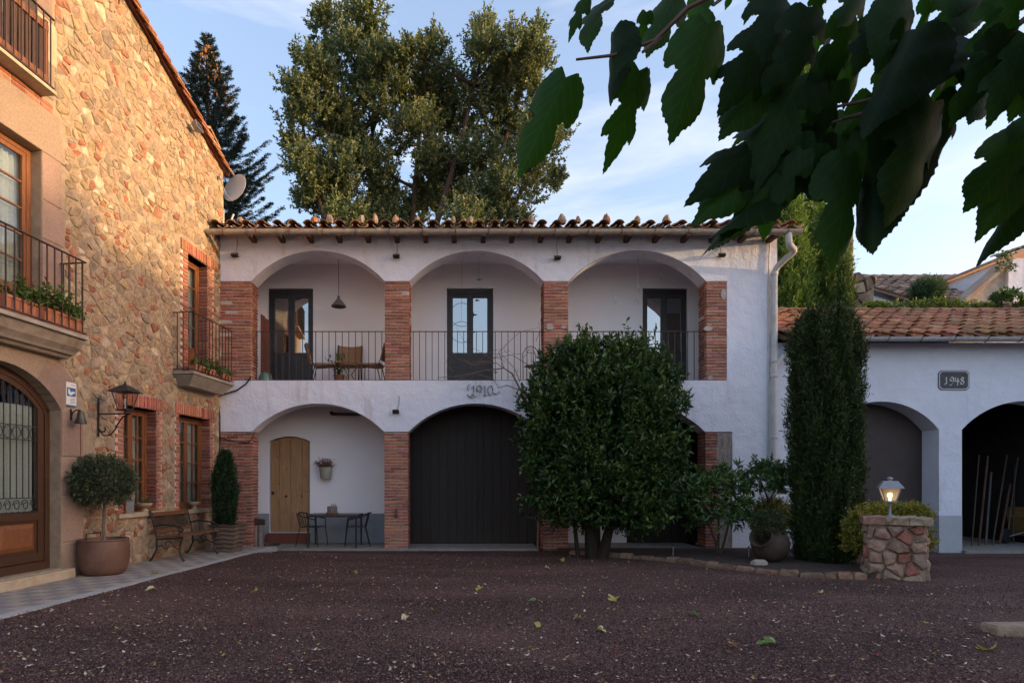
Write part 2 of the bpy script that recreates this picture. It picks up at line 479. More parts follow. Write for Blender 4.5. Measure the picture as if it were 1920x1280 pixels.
GRAVEL = gravel_material()

def build_ground():
    xs = np.concatenate([[-400, -120, -40, -16], np.linspace(-9, 14, 93), [20, 45, 120, 400]])
    ys = np.concatenate([[-300, -80, -25, -8], np.linspace(-2, 16, 73), [22, 45, 120, 500]])
    X, Y = np.meshgrid(xs, ys)
    Z = np.zeros_like(X)
    for i in range(X.shape[0]):
        for j in range(X.shape[1]):
            x, y = X[i, j], Y[i, j]
            Z[i, j] = gz(x, y) + (0.018 * mnoise.noise(Vector((x * 0.9, y * 0.9, 0))) if -9 < x < 14 and -2 < y < 13.2 else -0.02)
    v = np.stack([X.ravel(), Y.ravel(), Z.ravel()], 1)
    nx = len(xs)
    f = []
    for i in range(len(ys) - 1):
        for j in range(nx - 1):
            f.append((i * nx + j, i * nx + j + 1, (i + 1) * nx + j + 1, (i + 1) * nx + j))
    o = np_mesh('gravel_yard', v, np.array(f), np.ones((len(f), 3)), GRAVEL, smooth=True)
    tag(o, 'dark red-brown crushed gravel yard in front of the houses', kind='structure')
build_ground()

def build_gravel_grit():
    """loose grit lying on the yard, denser close to the viewer"""
    n = 150000
    Y = 4.2 + (rng.random(n) ** 1.7) * 9.0
    X = -0.86 * Y + rng.random(n) * (1.85 * Y)
    wx = -5.333 + (Y - 13.5) * 0.1235
    ok = (X > wx + 1.38) & (X < 9.5) & (Y < 12.9)
    bed = (X > 2.2) & (Y > 12.9 - (X - 2.2) * 0.95) & (X < 6.6) & (Y > 9.4)
    ok &= ~bed
    X, Y = X[ok], Y[ok]
    n = len(X)
    Z = np.array([gz(a, b) for a, b in zip(X, Y)]) + 0.004
    s = 0.004 + 0.010 * rng.random(n) ** 1.8
    base = np.array([(1,0,0),(-.5,.87,0),(-.5,-.87,0),(0.1,0,0.9)])
    rot = rng.random(n) * 6.28
    c, sn = np.cos(rot), np.sin(rot)
    V = np.zeros((n, 4, 3))
    sc = 0.7 + 0.6 * rng.random((n, 4, 1))
    bb = base[None] * s[:, None, None] * sc
    V[:, :, 0] = bb[:, :, 0] * c[:, None] - bb[:, :, 1] * sn[:, None] + X[:, None]
    V[:, :, 1] = bb[:, :, 0] * sn[:, None] + bb[:, :, 1] * c[:, None] + Y[:, None]
    V[:, :, 2] = bb[:, :, 2] + Z[:, None]
    f = np.array([(0,1,3),(1,2,3),(2,0,3)])
    F = (np.arange(n) * 4)[:, None, None] + f[None]
    k = rng.random(n)[:, None]
    col = np.array([0.10, 0.055, 0.046])[None] * (0.3 + 2.1 * k ** 2)
    pale = rng.random(n) < 0.012
    col[pale] = np.array([0.3, 0.22, 0.18])
    cols = np.repeat(col, 3, axis=0)
    m = mat('grit', (1, 1, 1), attr=True, rough=0.92)
    o = np_mesh('gravel_grit', V.reshape(-1, 3), F.reshape(-1, 3), cols, m, kind='stuff')
    tag(o, 'loose dark red-brown grit over the yard', 'gravel')
build_gravel_grit()

def build_litter():
    """pale petals and leaf crumbs strewn over the gravel"""
    n = 7000
    Y = 4.3 + (rng.random(n) ** 1.25) * 8.4
    X = -0.85 * Y + rng.random(n) ** 1.25 * (1.75 * Y)
    wx = -5.333 + (Y - 13.5) * 0.1235
    ok = (X > wx + 1.4) & (X < 9)
    ok &= ~((X > 2.2) & (Y > 12.8 - (X - 2.2) * 0.95) & (Y > 9.2))
    X, Y = X[ok], Y[ok]; n = len(X)
    Z = np.array([gz(a, b) for a, b in zip(X, Y)]) + 0.013
    s = 0.006 + 0.022 * rng.random(n) ** 2.6
    rot = rng.random(n) * 6.28
    ti = (rng.random((n, 2)) - 0.5) * 0.9
    base = np.array([(-1, 0), (-0.2, -0.5), (1, 0.05), (0.1, 0.55)])
    V = np.zeros((n, 4, 3))
    lx = base[None, :, 0] * s[:, None]; ly = base[None, :, 1] * s[:, None]
    V[:, :, 0] = lx * np.cos(rot)[:, None] - ly * np.sin(rot)[:, None] + X[:, None]
    V[:, :, 1] = lx * np.sin(rot)[:, None] + ly * np.cos(rot)[:, None] + Y[:, None]
    V[:, :, 2] = lx * ti[:, :1] + ly * ti[:, 1:] + Z[:, None] + np.abs(lx) * 0.3
    F = (np.arange(n) * 4)[:, None, None] + np.array([(0, 1, 2), (0, 2, 3)])[None]
    pal = np.array([(0.6, 0.48, 0.38), (0.65, 0.57, 0.46), (0.42, 0.22, 0.1), (0.45, 0.35, 0.12), (0.3, 0.17, 0.1), (0.5, 0.42, 0.36)])
    col = pal[rng.integers(0, len(pal), n)] * (0.6 + 0.6 * rng.random((n, 1)))
    red = rng.random(n) < 0.012
    col[red] = (0.35, 0.02, 0.03)
    m = leaf_mat('litter', (1, 1, 1), 0.2, 0.7)
    o = np_mesh('leaf_litter', V.reshape(-1, 3), F.reshape(-1, 3), np.repeat(col, 2, axis=0), m, kind='stuff')
    tag(o, 'tiny pale petals and leaf crumbs strewn over the gravel', 'litter')
build_litter()

# ================================================================== shared building pieces
def arch_z(x, xa, xb, zs, rise):
    if rise <= 0: return zs
    h = (xb - xa) / 2
    rad = (h * h + rise * rise) / (2 * rise)
    dx = x - (xa + xb) / 2
    return zs + rise - rad + math.sqrt(max(rad * rad - dx * dx, 0))

def arch_wall(mb, x0, x1, z0, z1, y0, y1, ops, n=22, top=None):
    """wall from x0 to x1; ops = (xa, xb, zb, zs, rise): opening from zb to zs, arched by rise. top(x): sloping top"""
    tp = top or (lambda x: z1)
    def col(a, b, za, zb_, ta, tb, under=True, sides=False):
        mb.face([(a,y0,za),(b,y0,zb_),(b,y0,tb),(a,y0,ta)])
        mb.face([(b,y1,zb_),(a,y1,za),(a,y1,ta),(b,y1,tb)])
        if under: mb.face([(a,y1,za),(b,y1,zb_),(b,y0,zb_),(a,y0,za)])
    xs = x0
    for (xa, xb, zb, zs, rise) in sorted(ops):
        if xa > xs + 1e-6: col(xs, xa, z0, z0, tp(xs), tp(xa))
        k = n if rise > 0 else 1
        for i in range(k):
            a = xa + (xb - xa) * i / k; b = xa + (xb - xa) * (i + 1) / k
            col(a, b, arch_z(a, xa, xb, zs, rise), arch_z(b, xa, xb, zs, rise), tp(a), tp(b))
        if zb > z0 + 1e-6:
            col(xa, xb, z0, z0, zb, zb, under=False)
            mb.face([(xa,y0,zb),(xb,y0,zb),(xb,y1,zb),(xa,y1,zb)])
        mb.face([(xa,y0,zb),(xa,y0,zs),(xa,y1,zs),(xa,y1,zb)])
        mb.face([(xb,y1,zb),(xb,y1,zs),(xb,y0,zs),(xb,y0,zb)])
        xs = xb
    if x1 > xs + 1e-6: col(xs, x1, z0, z0, tp(xs), tp(x1))
    for x in (x0, x1):
        mb.face([(x,y0,z0),(x,y1,z0),(x,y1,tp(x)),(x,y0,tp(x))])
    m_ = 24 if top else 1
    for i in range(m_):
        a = x0 + (x1 - x0) * i / m_; b = x0 + (x1 - x0) * (i + 1) / m_
        mb.face([(a,y0,tp(a)),(b,y0,tp(b)),(b,y1,tp(b)),(a,y1,tp(a))])
    return mb

def unit_brick():
    """1 x 1 x 1 brick around x,z = 0 whose front (-y) edges are worn"""
    mb = MB()
    c = 0.06
    a = [(-.5, 1, -.5), (.5, 1, -.5), (.5, 1, .5), (-.5, 1, .5)]
    b = [(-.5, c, -.5), (.5, c, -.5), (.5, c, .5), (-.5, c, .5)]
    d = [(-.5+c*.5, 0, -.5+c*2), (.5-c*.5, 0, -.5+c*2), (.5-c*.5, 0, .5-c*2), (-.5+c*.5, 0, .5-c*2)]
    mb.raw(a + b + d, [(8, 9, 10, 11)] + [(4+i, 4+(i+1) % 4, 8+(i+1) % 4, 8+i) for i in range(4)] + [(i, (i+1) % 4, 4+(i+1) % 4, 4+i) for i in range(4)])
    return mb
UB = unit_brick()
UB_ME = UB.mesh('brick', BRICKO)

BRICK_PAL = [(0.42, 0.16, 0.105), (0.37, 0.13, 0.09), (0.46, 0.2, 0.14), (0.32, 0.11, 0.08), (0.44, 0.22, 0.16), (0.28, 0.13, 0.11)]
def brick_at(mat4, L, H, D, parent=None, mb=None):
    """one brick: own object when parent is given, else added to mb"""
    m = mat4 @ Matrix.Rotation(rnd.gauss(0, 0.012), 4, 'Y') @ Matrix.Translation((0, rnd.uniform(-0.008, 0.005), 0)) @ Matrix.Diagonal((L, D, H, 1))
    if mb is None:
        return link('brick', UB_ME, parent, m)
    k = rnd.uniform(0.8, 1.15)
    c = rnd.choice(BRICK_PAL)
    mb.col = (c[0] * k, c[1] * k, c[2] * k)
    mb.raw([m @ Vector(v) for v in UB.v], UB.f)

def brick_face(origin, xdir, W, z0, z1, depth, parent=None, mb=None, L=0.275, pitch=0.069, H=0.052, gap=0.014, skip=0.02):
    """running bond of bricks on a vertical face; origin is the lower left front corner, depth goes inwards"""
    xd = Vector(xdir).normalized()
    yd = Vector((0, 0, 1)).cross(xd)
    rot = Matrix((( xd.x, yd.x, 0, 0), (xd.y, yd.y, 0, 0), (0, 0, 1, 0), (0, 0, 0, 1)))
    n = int((z1 - z0) / pitch)
    p = (z1 - z0) / n
    for i in range(n):
        z = z0 + (i + 0.5) * p
        x = 0.0
        first = True
        while x < W - 0.02:
            l_ = L * rnd.uniform(0.9, 1.08)
            if first and i % 2: l_ *= 0.5
            first = False
            if W - (x + l_) < 0.07: l_ = W - x
            e = min(x + l_, W)
            if e - x > 0.04 and rnd.random() > skip:
                pos = Vector(origin) + xd * ((x + e) / 2)
                pos.z = z + rnd.uniform(-0.004, 0.004)
                brick_at(Matrix.Translation(pos) @ rot, e - x - gap, H * rnd.uniform(0.9, 1.08), depth, parent, mb)
            x = e

def barrel(length, r0, r1, th=0.016, n=7, pan=False, arc=128):
    """half-round clay tile running along +y (up the roof); wide end r0 at y = 0"""
    mb = MB()
    vs = []
    for (y, r) in ((0, r0), (length, r1)):
        for rr in (r, r - th):
            for k in range(n + 1):
                a = R(90 - arc / 2 + arc * k / n)
                z = rr * math.sin(a) - r * math.sin(R(90 - arc / 2))
                x = rr * math.cos(a)
                vs.append((x, y, -z if pan else z))
    m_ = n + 1
    fs = []
    for k in range(n):
        fs.append((k, k+1, 2*m_+k+1, 2*m_+k))
        fs.append((m_+k+1, m_+k, 3*m_+k, 3*m_+k+1))
        fs.append((k+1, k, m_+k, m_+k+1))
        fs.append((2*m_+k, 2*m_+k+1, 3*m_+k+1, 3*m_+k))
    fs += [(0, 2*m_, 3*m_, m_), (n, m_+n, 3*m_+n, 2*m_+n)]
    mb.raw(vs, fs)
    return mb

def tile_roof(parent, base, ncol, nrow, pitch_x, step, slope, tmat, L=0.47, r=0.115, single_rows=99, jitter=0.01, dirx=Vector((1, 0, 0)), lift=0.05, skip=0.0, names=('roof_tile', 'pan_tile'), pans=True, rr=rnd):
    """rows of barrel tiles; base = left end of the eave in local coordinates, roof climbs along y"""
    cov = barrel(L, r, r * 0.84)
    pan = barrel(L, r * 1.02, r * 0.9, pan=True)
    cme, pme = cov.mesh('roof_tile', tmat, True), pan.mesh('pan_tile', tmat, True)
    rest = MB()
    tilt = Matrix.Rotation(slope, 4, 'X')
    for j in range(nrow):
        for i in range(ncol):
            for kind in ((0, 1) if pans else (0,)):
                if kind == 0 and rr.random() < skip: continue
                x = (i + (0.5 if kind else 0.0)) * pitch_x + rr.uniform(-jitter, jitter)
                y = j * step + rr.uniform(-0.02, 0.02)
                dz = 0.075 if kind == 0 else 0.04
                p = Vector(base) + Vector((x, y * math.cos(slope), y * math.sin(slope) + dz + rr.uniform(-0.006, 0.006) ))
                m = Matrix.Translation(p) @ tilt @ Matrix.Rotation(rr.gauss(0, 0.025), 4, 'Z') @ Matrix.Rotation(-lift + rr.gauss(0, 0.012), 4, 'X') @ Matrix.Rotation(rr.gauss(0, 0.04), 4, 'Y')
                if j < single_rows:
                    link(names[kind], pme if kind else cme, parent, m)
                else:
                    src = pan if kind else cov
                    rest.raw([m @ Vector(v) for v in src.v], src.f)
    if rest.v:
        rest.build('upper_tiles', tmat, parent, kind='stuff')

# ================================================================== the arcade house (1910)
FY = 13.5
def AX(px): return (px - PX) / 84.0
def AZ(py): return CAMH + (PY - py) / 84.0
def LX(px, Y): return (px - PX) * Y / FPX
def LZ(py, Y): return CAMH + (PY - py) * Y / FPX

arcade = E('arcade_house', 'white two-storey arcade house with brick piers, arches and tiled eave', 'house', (0, FY, 0))
ZU, ZS, ZL = AZ(527), AZ(713), AZ(809)
UP = [(AX(471), AX(721), ZU, ZU, 0.68), (AX(768), AX(1019), ZU, ZU, 0.68), (AX(1066), AX(1324), ZU, ZU, 0.69)]
LO = [(AX(472), AX(720), ZL, ZL, 0.63), (AX(766), AX(1018), ZL, ZL, 0.63), (AX(1066), AX(1322), ZL, ZL, 0.63)]
XA, XB = AX(412), AX(1457)
TH = 0.45
def arcade_walls():
    w = MB()
    arch_wall(w, XA, XB, ZU, 7.12, 0, TH, UP)
    arch_wall(w, XA, XB, ZL, ZS, 0, TH, LO)
    arch_wall(w, AX(1363), XB, ZS, ZU, 0, TH, [])
    arch_wall(w, AX(1373), XB, -0.3, ZL, 0, TH, [])
    w.box(XB - 0.25, XB, TH, 6.0, -0.3, 7.1)            # right gable side
    w.box(XA, XA + 0.2, TH, 6.0, -0.3, 7.1)
    w.box(XA, XB, 5.8, 6.0, -0.3, 7.9)
    w.build('wall', PLASTER, arcade)
    # loggia behind the upper arches
    lw = MB()
    uy = 1.4
    d = [(LX(502, 14.9), LX(587, 14.9)), (LX(838, 14.9), LX(925, 14.9)), (LX(1205, 14.9), LX(1290, 14.9))]
    dz = LZ(540, 14.9)
    arch_wall(lw, XA + 0.2, XB - 0.25, ZS - 0.1, 7.0, uy, uy + 0.25, [(a, b, ZS - 0.02, dz, 0) for a, b in d])
    lw.build('loggia_wall', PLASTER_IN, arcade)
    s = MB()
    s.box(XA + 0.2, XB - 0.25, TH, 5.8, 3.42, ZS - 0.03)
    s.build('balcony_floor', mat('terracotta_floor', (0.42, 0.29, 0.23), (0.36, 0.24, 0.19), 6, 0.8), arcade)
    c = MB(); c.box(XA + 0.2, XB - 0.25, TH, uy, 6.86, 7.05); c.build('loggia_ceiling', PLASTER_IN, arcade)
    # near-black sheet stands in for the unlit room behind the upper doors
    k = MB(); k.box(XA + 0.25, XB - 0.3, 4.6, 4.7, ZS, 7.0); k.build('dark_backing', DARK, arcade)
    # ground floor recesses
    gy = 1.25
    g = MB()
    arch_wall(g, XA + 0.2, AX(745), -0.3, 3.42, gy, gy + 0.25, [(LX(505, 14.75), LX(581, 14.75), 0.28, 2.50, 0.12)])
    g.build('porch_wall', PLASTER_IN, arcade)
    for bb in ((AX(742), AX(747), TH, gy), (AX(1040), AX(1045), TH, gy), (AX(1045), LX(1175, 14.75), gy, gy + 0.2), (LX(1310, 14.75), XB - 0.25, gy, gy + 0.2)):
        g = MB(); g.box(*bb, -0.3, 3.42); g.build('partition', PLASTER_IN, arcade)
    dd = MB()
    dd.box(XA + 0.2, LX(505, 14.75) - 0.002, gy - 0.004, gy + 0.05, 0.03, LZ(962, 14.75))
    dd.box(LX(581, 14.75) + 0.002, AX(742), gy - 0.004, gy + 0.05, 0.03, LZ(962, 14.75))
    dd.build('dado', DADO, arcade)
    fl = MB()
    fl.box(AX(478), AX(1010), -0.04, 2.0, -0.2, 0.035)
    fl.box(AX(1064), AX(1322), 0.1, 2.0, -0.2, 0.03)
    fl.build('porch_floor', CONC_D, arcade)
arcade_walls()

def arcade_piers():
    ups = [(412, 471), (721, 768), (1019, 1066), (1324, 1363)]
    los = [(412, 472), (720, 766), (1018, 1066), (1322, 1345)]
    for row, (lst, z0, z1) in enumerate(((ups, ZS, ZU - 0.01), (los, -0.1, ZL - 0.02))):
        for i, (pa, pb) in enumerate(lst):
            a, b = AX(pa), AX(pb)
            core = MB()
            core.box(a + 0.015, b - (0.015 if i < 3 else 0), 0.018, TH, z0, z1)
            pier = core.build('pier', BRICK_MORTAR, arcade)
            single = (row == 0) or (i == 1)
            rest = MB()
            if single: brick_face((a, 0, 0), (1, 0, 0), b - a, z0, z1, 0.12, parent=pier)
            else: brick_face((a, 0, 0), (1, 0, 0), b - a, z0, z1, 0.12, mb=rest)
            if i < 3: brick_face((b, 0.125, 0), (0, 1, 0), TH - 0.13, z0, z1, 0.1, mb=rest)
            if i > 0: brick_face((a, TH - 0.005, 0), (0, -1, 0), TH - 0.13, z0, z1, 0.1, mb=rest)
            if rest.v: rest.build('reveal_bricks', BRICK, pier, kind='stuff')
    # rubble patch beside the lowest right pier, plaster patches on bricks
    p = MB()
    vs = []
    nx_, nz_ = 7, 22
    x0, x1, z0, z1 = AX(1345), AX(1373), 0.0, ZL - 0.02
    for j in range(nz_ + 1):
        for i in range(nx_ + 1):
            y = 0.005 + 0.03 * mnoise.noise(Vector((i * 0.9, j * 0.55, 3.3)))
            vs.append((x0 + (x1 - x0) * i / nx_, y, z0 + (z1 - z0) * j / nz_))
    p.raw(vs, [(j*(nx_+1)+i, j*(nx_+1)+i+1, (j+1)*(nx_+1)+i+1, (j+1)*(nx_+1)+i) for j in range(nz_) for i in range(nx_)])
    p.box(x0 + 0.01, x1, 0.05, TH, z0, z1)
    p.build('rubble_patch', mat('rubble_plaster', (0.36, 0.3, 0.27), (0.26, 0.21, 0.19), 12, 0.95, bump=0.9, bscale=30, bdist=0.03), arcade)
    for (pxa, pxb, pya, pyb) in ((1351, 1362, 540, 562), (1320, 1336, 611, 621), (1024, 1038, 607, 619), (1327, 1336, 704, 712), (1052, 1062, 610, 616)):
        q = MB(); cx, cz = (AX(pxa) + AX(pxb)) / 2, (AZ(pya) + AZ(pyb)) / 2
        w, h = (pxb - pxa) / 168, (pyb - pya) / 168
        pts = []
        for k in range(9):
            a = 6.283 * k / 9
            pts.append((cx + w * math.cos(a) * rnd.uniform(.85, 1.2), cz + h * math.sin(a) * rnd.uniform(.85, 1.2)))
        q.prism(pts, -0.012, 0.05)
        q.build('plaster_patch', mat('patch_mortar', (0.5, 0.44, 0.41), (0.4, 0.34, 0.31), 12, 0.95, bump=0.6), arcade)
arcade_piers()

def arcade_roof():
    base_x = LX(402, 12.98)
    sl = R(13)
    deck = MB()
    m = Matrix.Translation((0, -0.5, 6.985)) @ Matrix.Rotation(sl, 4, 'X')
    deck.box(XA - 0.1, XB + 0.18, 0.02, 7.2, -0.05, 0.0, m)
    roof = deck.build('roof', BEAM, arcade)
    tile_roof(roof, (base_x, -0.53, 6.99), 38, 15, 0.3345, 0.4, sl, TILE_OLD, L=0.48, r=0.128, single_rows=2, lift=0.025)
    for i in range(19):
        x = AX(478) + i * (AX(1440) - AX(478)) / 18
        b = MB(); b.box(x - 0.05, x + 0.05, -0.40, 0.1, 6.835, 6.93, None)
        b.build('rafter', BEAM, roof)
    # gutter with straps
    gy, gzz, gr = -0.60, LZ(436, 12.9), 0.088
    xa, xb = LX(388, 12.9), LX(1502, 12.9)
    g = MB()
    n = 10
    prof = [(math.cos(R(180 + 180 * k / n)) * gr, math.sin(R(180 + 180 * k / n)) * gr) for k in range(n + 1)]
    prof += [(p[0] * 0.9, p[1] * 0.9) for p in reversed(prof)]
    prof = [(p[0] + gy, p[1] + gzz + 0.045) for p in prof]
    g.prism(prof, xa, xb, 'x')
    for e in (xa, xb):
        g.prism([(math.cos(R(180 + 180 * k / n)) * gr * 0.95 + gy, math.sin(R(180 + 180 * k / n)) * gr * 0.95 + gzz + 0.045) for k in range(n + 1)], e + (0.004 if e == xa else -0.014), e + (0.014 if e == xa else -0.004), 'x')
    gut = g.build('gutter', GUTTER, arcade, smooth=True)
    for px in (528, 602, 712, 798, 1052, 1185, 1310, 1420):
        s = MB(); x = LX(px, 12.9)
        s.prism([(math.cos(R(175 + 190 * k / n)) * gr * 1.07 + gy, math.sin(R(175 + 190 * k / n)) * gr * 1.07 + gzz + 0.045) for k in range(n + 1)] + [(math.cos(R(365 - 190 * k / n)) * gr * 0.98 + gy, math.sin(R(365 - 190 * k / n)) * gr * 0.98 + gzz + 0.045) for k in range(n + 1)], x - 0.05, x + 0.05, 'x')
        s.build('gutter_joint', GUTTER, gut, smooth=True)
    for i in range(18):
        x = LX(418 + i * 62, 12.9)
        s = MB()
        s.tube([(x + 0.03, gy - gr * 1.03, gzz + 0.05)] + [(x + 0.03 * math.cos(R(k * 18)), gy + math.cos(R(180 + 18 * k)) * gr * 1.06, gzz + 0.045 + math.sin(R(180 + 18 * k)) * gr * 1.06) for k in range(1, 10)] + [(x, gy + 0.16, gzz + 0.06)], 0.008, 5)
        s.build('gutter_strap', RUST, gut)
    # downpipe
    dp = MB()
    yy = -0.09
    dp.tube(curve([(LX(1478, 12.9), gy, gzz), (LX(1479, 12.9), gy, gzz - 0.12), (LX(1479, 12.95), gy + 0.03, gzz - 0.24), (AX(1469), -0.42, AZ(484)), (AX(1459), -0.26, AZ(495)), (AX(1450), -0.11, AZ(508)), (AX(1448), yy, AZ(530)), (AX(1448), yy, AZ(650)), (AX(1447), yy, 0.05)]), 0.066, 12)
    for py in (516, 678, 706, 820):
        dp.lathe([(0.07, -0.04), (0.078, -0.03), (0.078, 0.03), (0.07, 0.04)], 12, (AX(1448), yy, AZ(py)))
    dpo = dp.build('downpipe', PIPE, arcade, smooth=True)
    br = MB()
    br.tube(curve([(AX(1448), yy, AZ(690)), (AX(1462), yy - 0.02, AZ(672)), (AX(1476), yy - 0.05, AZ(660)), (AX(1483), yy - 0.12, AZ(645)), (AX(1484), yy - 0.16, AZ(636))]), 0.055, 10)
    br.build('branch_pipe', PIPE, dpo, smooth=True)
    tp = MB()
    tp.tube([(AX(1443), -0.02, AZ(455)), (AX(1441), -0.025, AZ(480)), (AX(1440), -0.025, AZ(520)), (AX(1439), -0.025, 0.4)], 0.014, 6)
    tp.build('cable_pipe', PIPE, arcade)
arcade_roof()

def railing(parent, xa, xb, y, z0, z1, n, mt=IRON_RUST, name='railing'):
    r = MB()
    r.bar((xa, y, z1), (xb, y, z1), 0.035, 0.014)
    r.bar((xa, y, z0), (xb, y, z0), 0.03, 0.014)
    rl = r.build(name, mt, parent)
    b = MB(); b.box(-0.0075, 0.0075, -0.0075, 0.0075, z0 + 0.006, z1 - 0.006)
    bm = b.mesh('baluster', mt)
    for i in range(n):
        link('baluster', bm, rl, Matrix.Translation((xa + (xb - xa) * (i + 0.5) / n, y, 0)))
    return rl
for (a, b, n) in ((471, 721, 20), (768, 1019, 21), (1066, 1324, 21)):
    railing(arcade, AX(a), AX(b), 0.12, ZS + 0.02, AZ(619), n)

def glazed_door(parent, x0, x1, z0, z1, y, fm, gm, zsplit, transom=None, name='balcony_door'):
    """two narrow leaves with a solid lower panel and a tall pane each; y = front face"""
    root = MB()
    w = 0.06
    root.box(x0, x0 + w, y, y + 0.09, z0, z1); root.box(x1 - w, x1, y, y + 0.09, z0, z1)
    root.box(x0 + w, x1 - w, y, y + 0.09, z1 - 0.1, z1)
    d = root.build(name, fm, parent)
    xm = (x0 + x1) / 2
    for a, b in ((x0 + w, xm - 0.003), (xm + 0.003, x1 - w)):
        f = MB(); s = 0.075
        f.box(a, a + s, y + 0.02, y + 0.075, z0, z1 - 0.1); f.box(b - s, b, y + 0.02, y + 0.075, z0, z1 - 0.1)
        f.box(a + s, b - s, y + 0.021, y + 0.074, z1 - 0.2, z1 - 0.1)
        f.box(a + s, b - s, y + 0.021, y + 0.074, zsplit, zsplit + 0.09)
        f.box(a + s, b - s, y + 0.021, y + 0.074, z0, z0 + 0.12)
        f.box(a + s, b - s, y + 0.04, y + 0.06, z0 + 0.12, zsplit)
        lf = f.build('door_leaf', fm, d)
        g = MB(); g.box(a + s, b - s, y + 0.045, y + 0.051, zsplit + 0.09, z1 - 0.2)
        g.build('pane', gm, d)
    return d
dz_ = LZ(540, 14.9)
for pa, pb in ((502, 587), (838, 925), (1205, 1290)):
    glazed_door(arcade, LX(pa, 14.9) + 0.01, LX(pb, 14.9) - 0.01, ZS - 0.01, dz_ - 0.01, 1.48, DARKFR, SKYGLASS, LZ(668, 15.0))

def arcade_doors():
    # old pine door of wide planks
    x0, x1 = LX(505, 14.75) + 0.015, LX(581, 14.75) - 0.015
    z0 = 0.29
    fr = MB()
    fr.box(x0, x1, 1.36, 1.4, z0, 2.45)
    d = fr.build('plank_door', PINE, arcade)
    cuts = [x0, x0 + 0.21, x0 + 0.49, x0 + 0.77, x1]
    for i in range(4):
        p = MB()
        a, b = cuts[i] + 0.004, cuts[i + 1] - 0.004
        pts = [(a, z0), (b, z0)] + [(b - (b - a) * k / 5, arch_z(b - (b - a) * k / 5, LX(505, 14.75), LX(581, 14.75), 2.49, 0.12) - 0.01) for k in range(6)]
        p.prism(pts, 1.315 + rnd.uniform(0, .006), 1.36)
        p.build('plank', PINE, d)
    k = MB(); k.box(x0 + 0.03, x0 + 0.08, 1.30, 1.316, 1.2, 1.28); k.lathe([(0.03, 0), (0.03, 0.02), (0.01, 0.03)], 10, (0, 0, 0), Matrix.Translation((x0 + 0.38, 1.315, 1.16)) @ Matrix.Rotation(R(90), 4, 'X'))
    k.build('lock', IRON, d)
    st = MB(); st.box(x0 - 0.02, x1 + 0.02, 1.0, 1.26, 0.03, 0.27)
    st.build('doorstep', REDWOOD, arcade)
    # wide black coach doors of upright boards
    xa, xb = AX(766) - 0.2, AX(1018) + 0.2
    bk = MB(); bk.box(xa, xb, 1.02, 1.06, 0.04, 3.4)
    dd = bk.build('coach_door', BLACKD, arcade)
    n = 16
    for i in range(n):
        a, b = xa + (xb - xa) * i / n, xa + (xb - xa) * (i + 1) / n
        p = MB(); p.box(a + 0.004, b - 0.004, 0.985 + rnd.uniform(0, 0.006), 1.02, 0.06, 3.4)
        p.build('board', BLACKD, dd)
    xm = (xa + xb) / 2
    mm = MB(); mm.box(xm - 0.05, xm + 0.05, 0.95, 0.984, 0.06, 3.38); mm.build('cover_strip', BLACKD, dd)
    hh = MB(); hh.box(xm + 0.07, xm + 0.1, 0.955, 0.984, 1.1, 1.35); hh.tube([(xm + 0.085, 0.95, 1.15), (xm + 0.085, 0.92, 1.2), (xm + 0.085, 0.92, 1.28), (xm + 0.085, 0.95, 1.33)], 0.008); hh.build('handle', IRON, dd)
    # dark door behind the laurel
    xa, xb = LX(1175, 14.75), LX(1310, 14.75)
    n = 8
    bk = MB(); bk.box(xa, xb, 1.3, 1.34, 0.04, 3.4); d3 = bk.build('store_door', BLACKD, arcade)
    for i in range(n):
        a, b = xa + (xb - xa) * i / n, xa + (xb - xa) * (i + 1) / n
        p = MB(); p.box(a + 0.004, b - 0.004, 1.265 + rnd.uniform(0, 0.006), 1.3, 0.06, 3.4)
        p.build('board', BLACKD, d3)
arcade_doors()
# ================================================================== the stone house on the left
SO = Vector((-5.333, 13.5, 0))
UD = Vector((-0.12257, -0.99246, 0)); ND = Vector((0.99246, -0.12257, 0))
SRZ = math.atan2(UD.y, UD.x)
def SY(px): return 7938.0 / (1000.0 - px)
def SU(px): return (13.5 - SY(px)) * 1.0076
def SZ(px, py): return CAMH + (PY - py) * SY(px) / FPX
def SW(u, d, z=0.0): return SO + UD * u + ND * d + Vector((0, 0, z))

house = E('stone_house', 'tall rubble-stone farmhouse with two balconies and an arched door', 'house', SO, SRZ)
RT = lambda u: 8.49 + (u + 0.19) * 0.388
U0, U1 = -0.15, 7.4
DOOR = (4.575, 6.63, 0.25, 2.58, 0.54)
W1 = (2.273, 3.215, 0.985, 2.84, 0)
W2 = (0.404, 1.593, 0.955, 2.855, 0)
B1 = (0.494, 1.28, 3.60, 6.14, 0)
B2 = (4.937, 6.35, 3.60, 6.23, 0)
T3 = (5.02, 6.3, 7.05, 9.3, 0)
AC, AR, AO = (5.6025, 1.872), 1.248, 1.72

def stone_walls():
    w = MB()
    arch_wall(w, U0, U1, -0.3, 3.45, 0, -0.55, [DOOR, W1, W2])
    arch_wall(w, U0, U1, 3.45, 6.7, 0, -0.55, [B1, B2])
    arch_wall(w, U0, U1, 6.7, 9.0, 0, -0.55, [T3], top=RT)
    w.box(U0, U0 + 0.4, -8, -0.55, -0.3, 8.3)
    w.box(U0, U1, -8.2, -8, -0.3, 8.3)
    w.box(U1 - 0.4, U1, -8, -0.55, -0.3, 10.8)
    return w.build('wall', MORTAR, house)
SWALL = stone_walls()

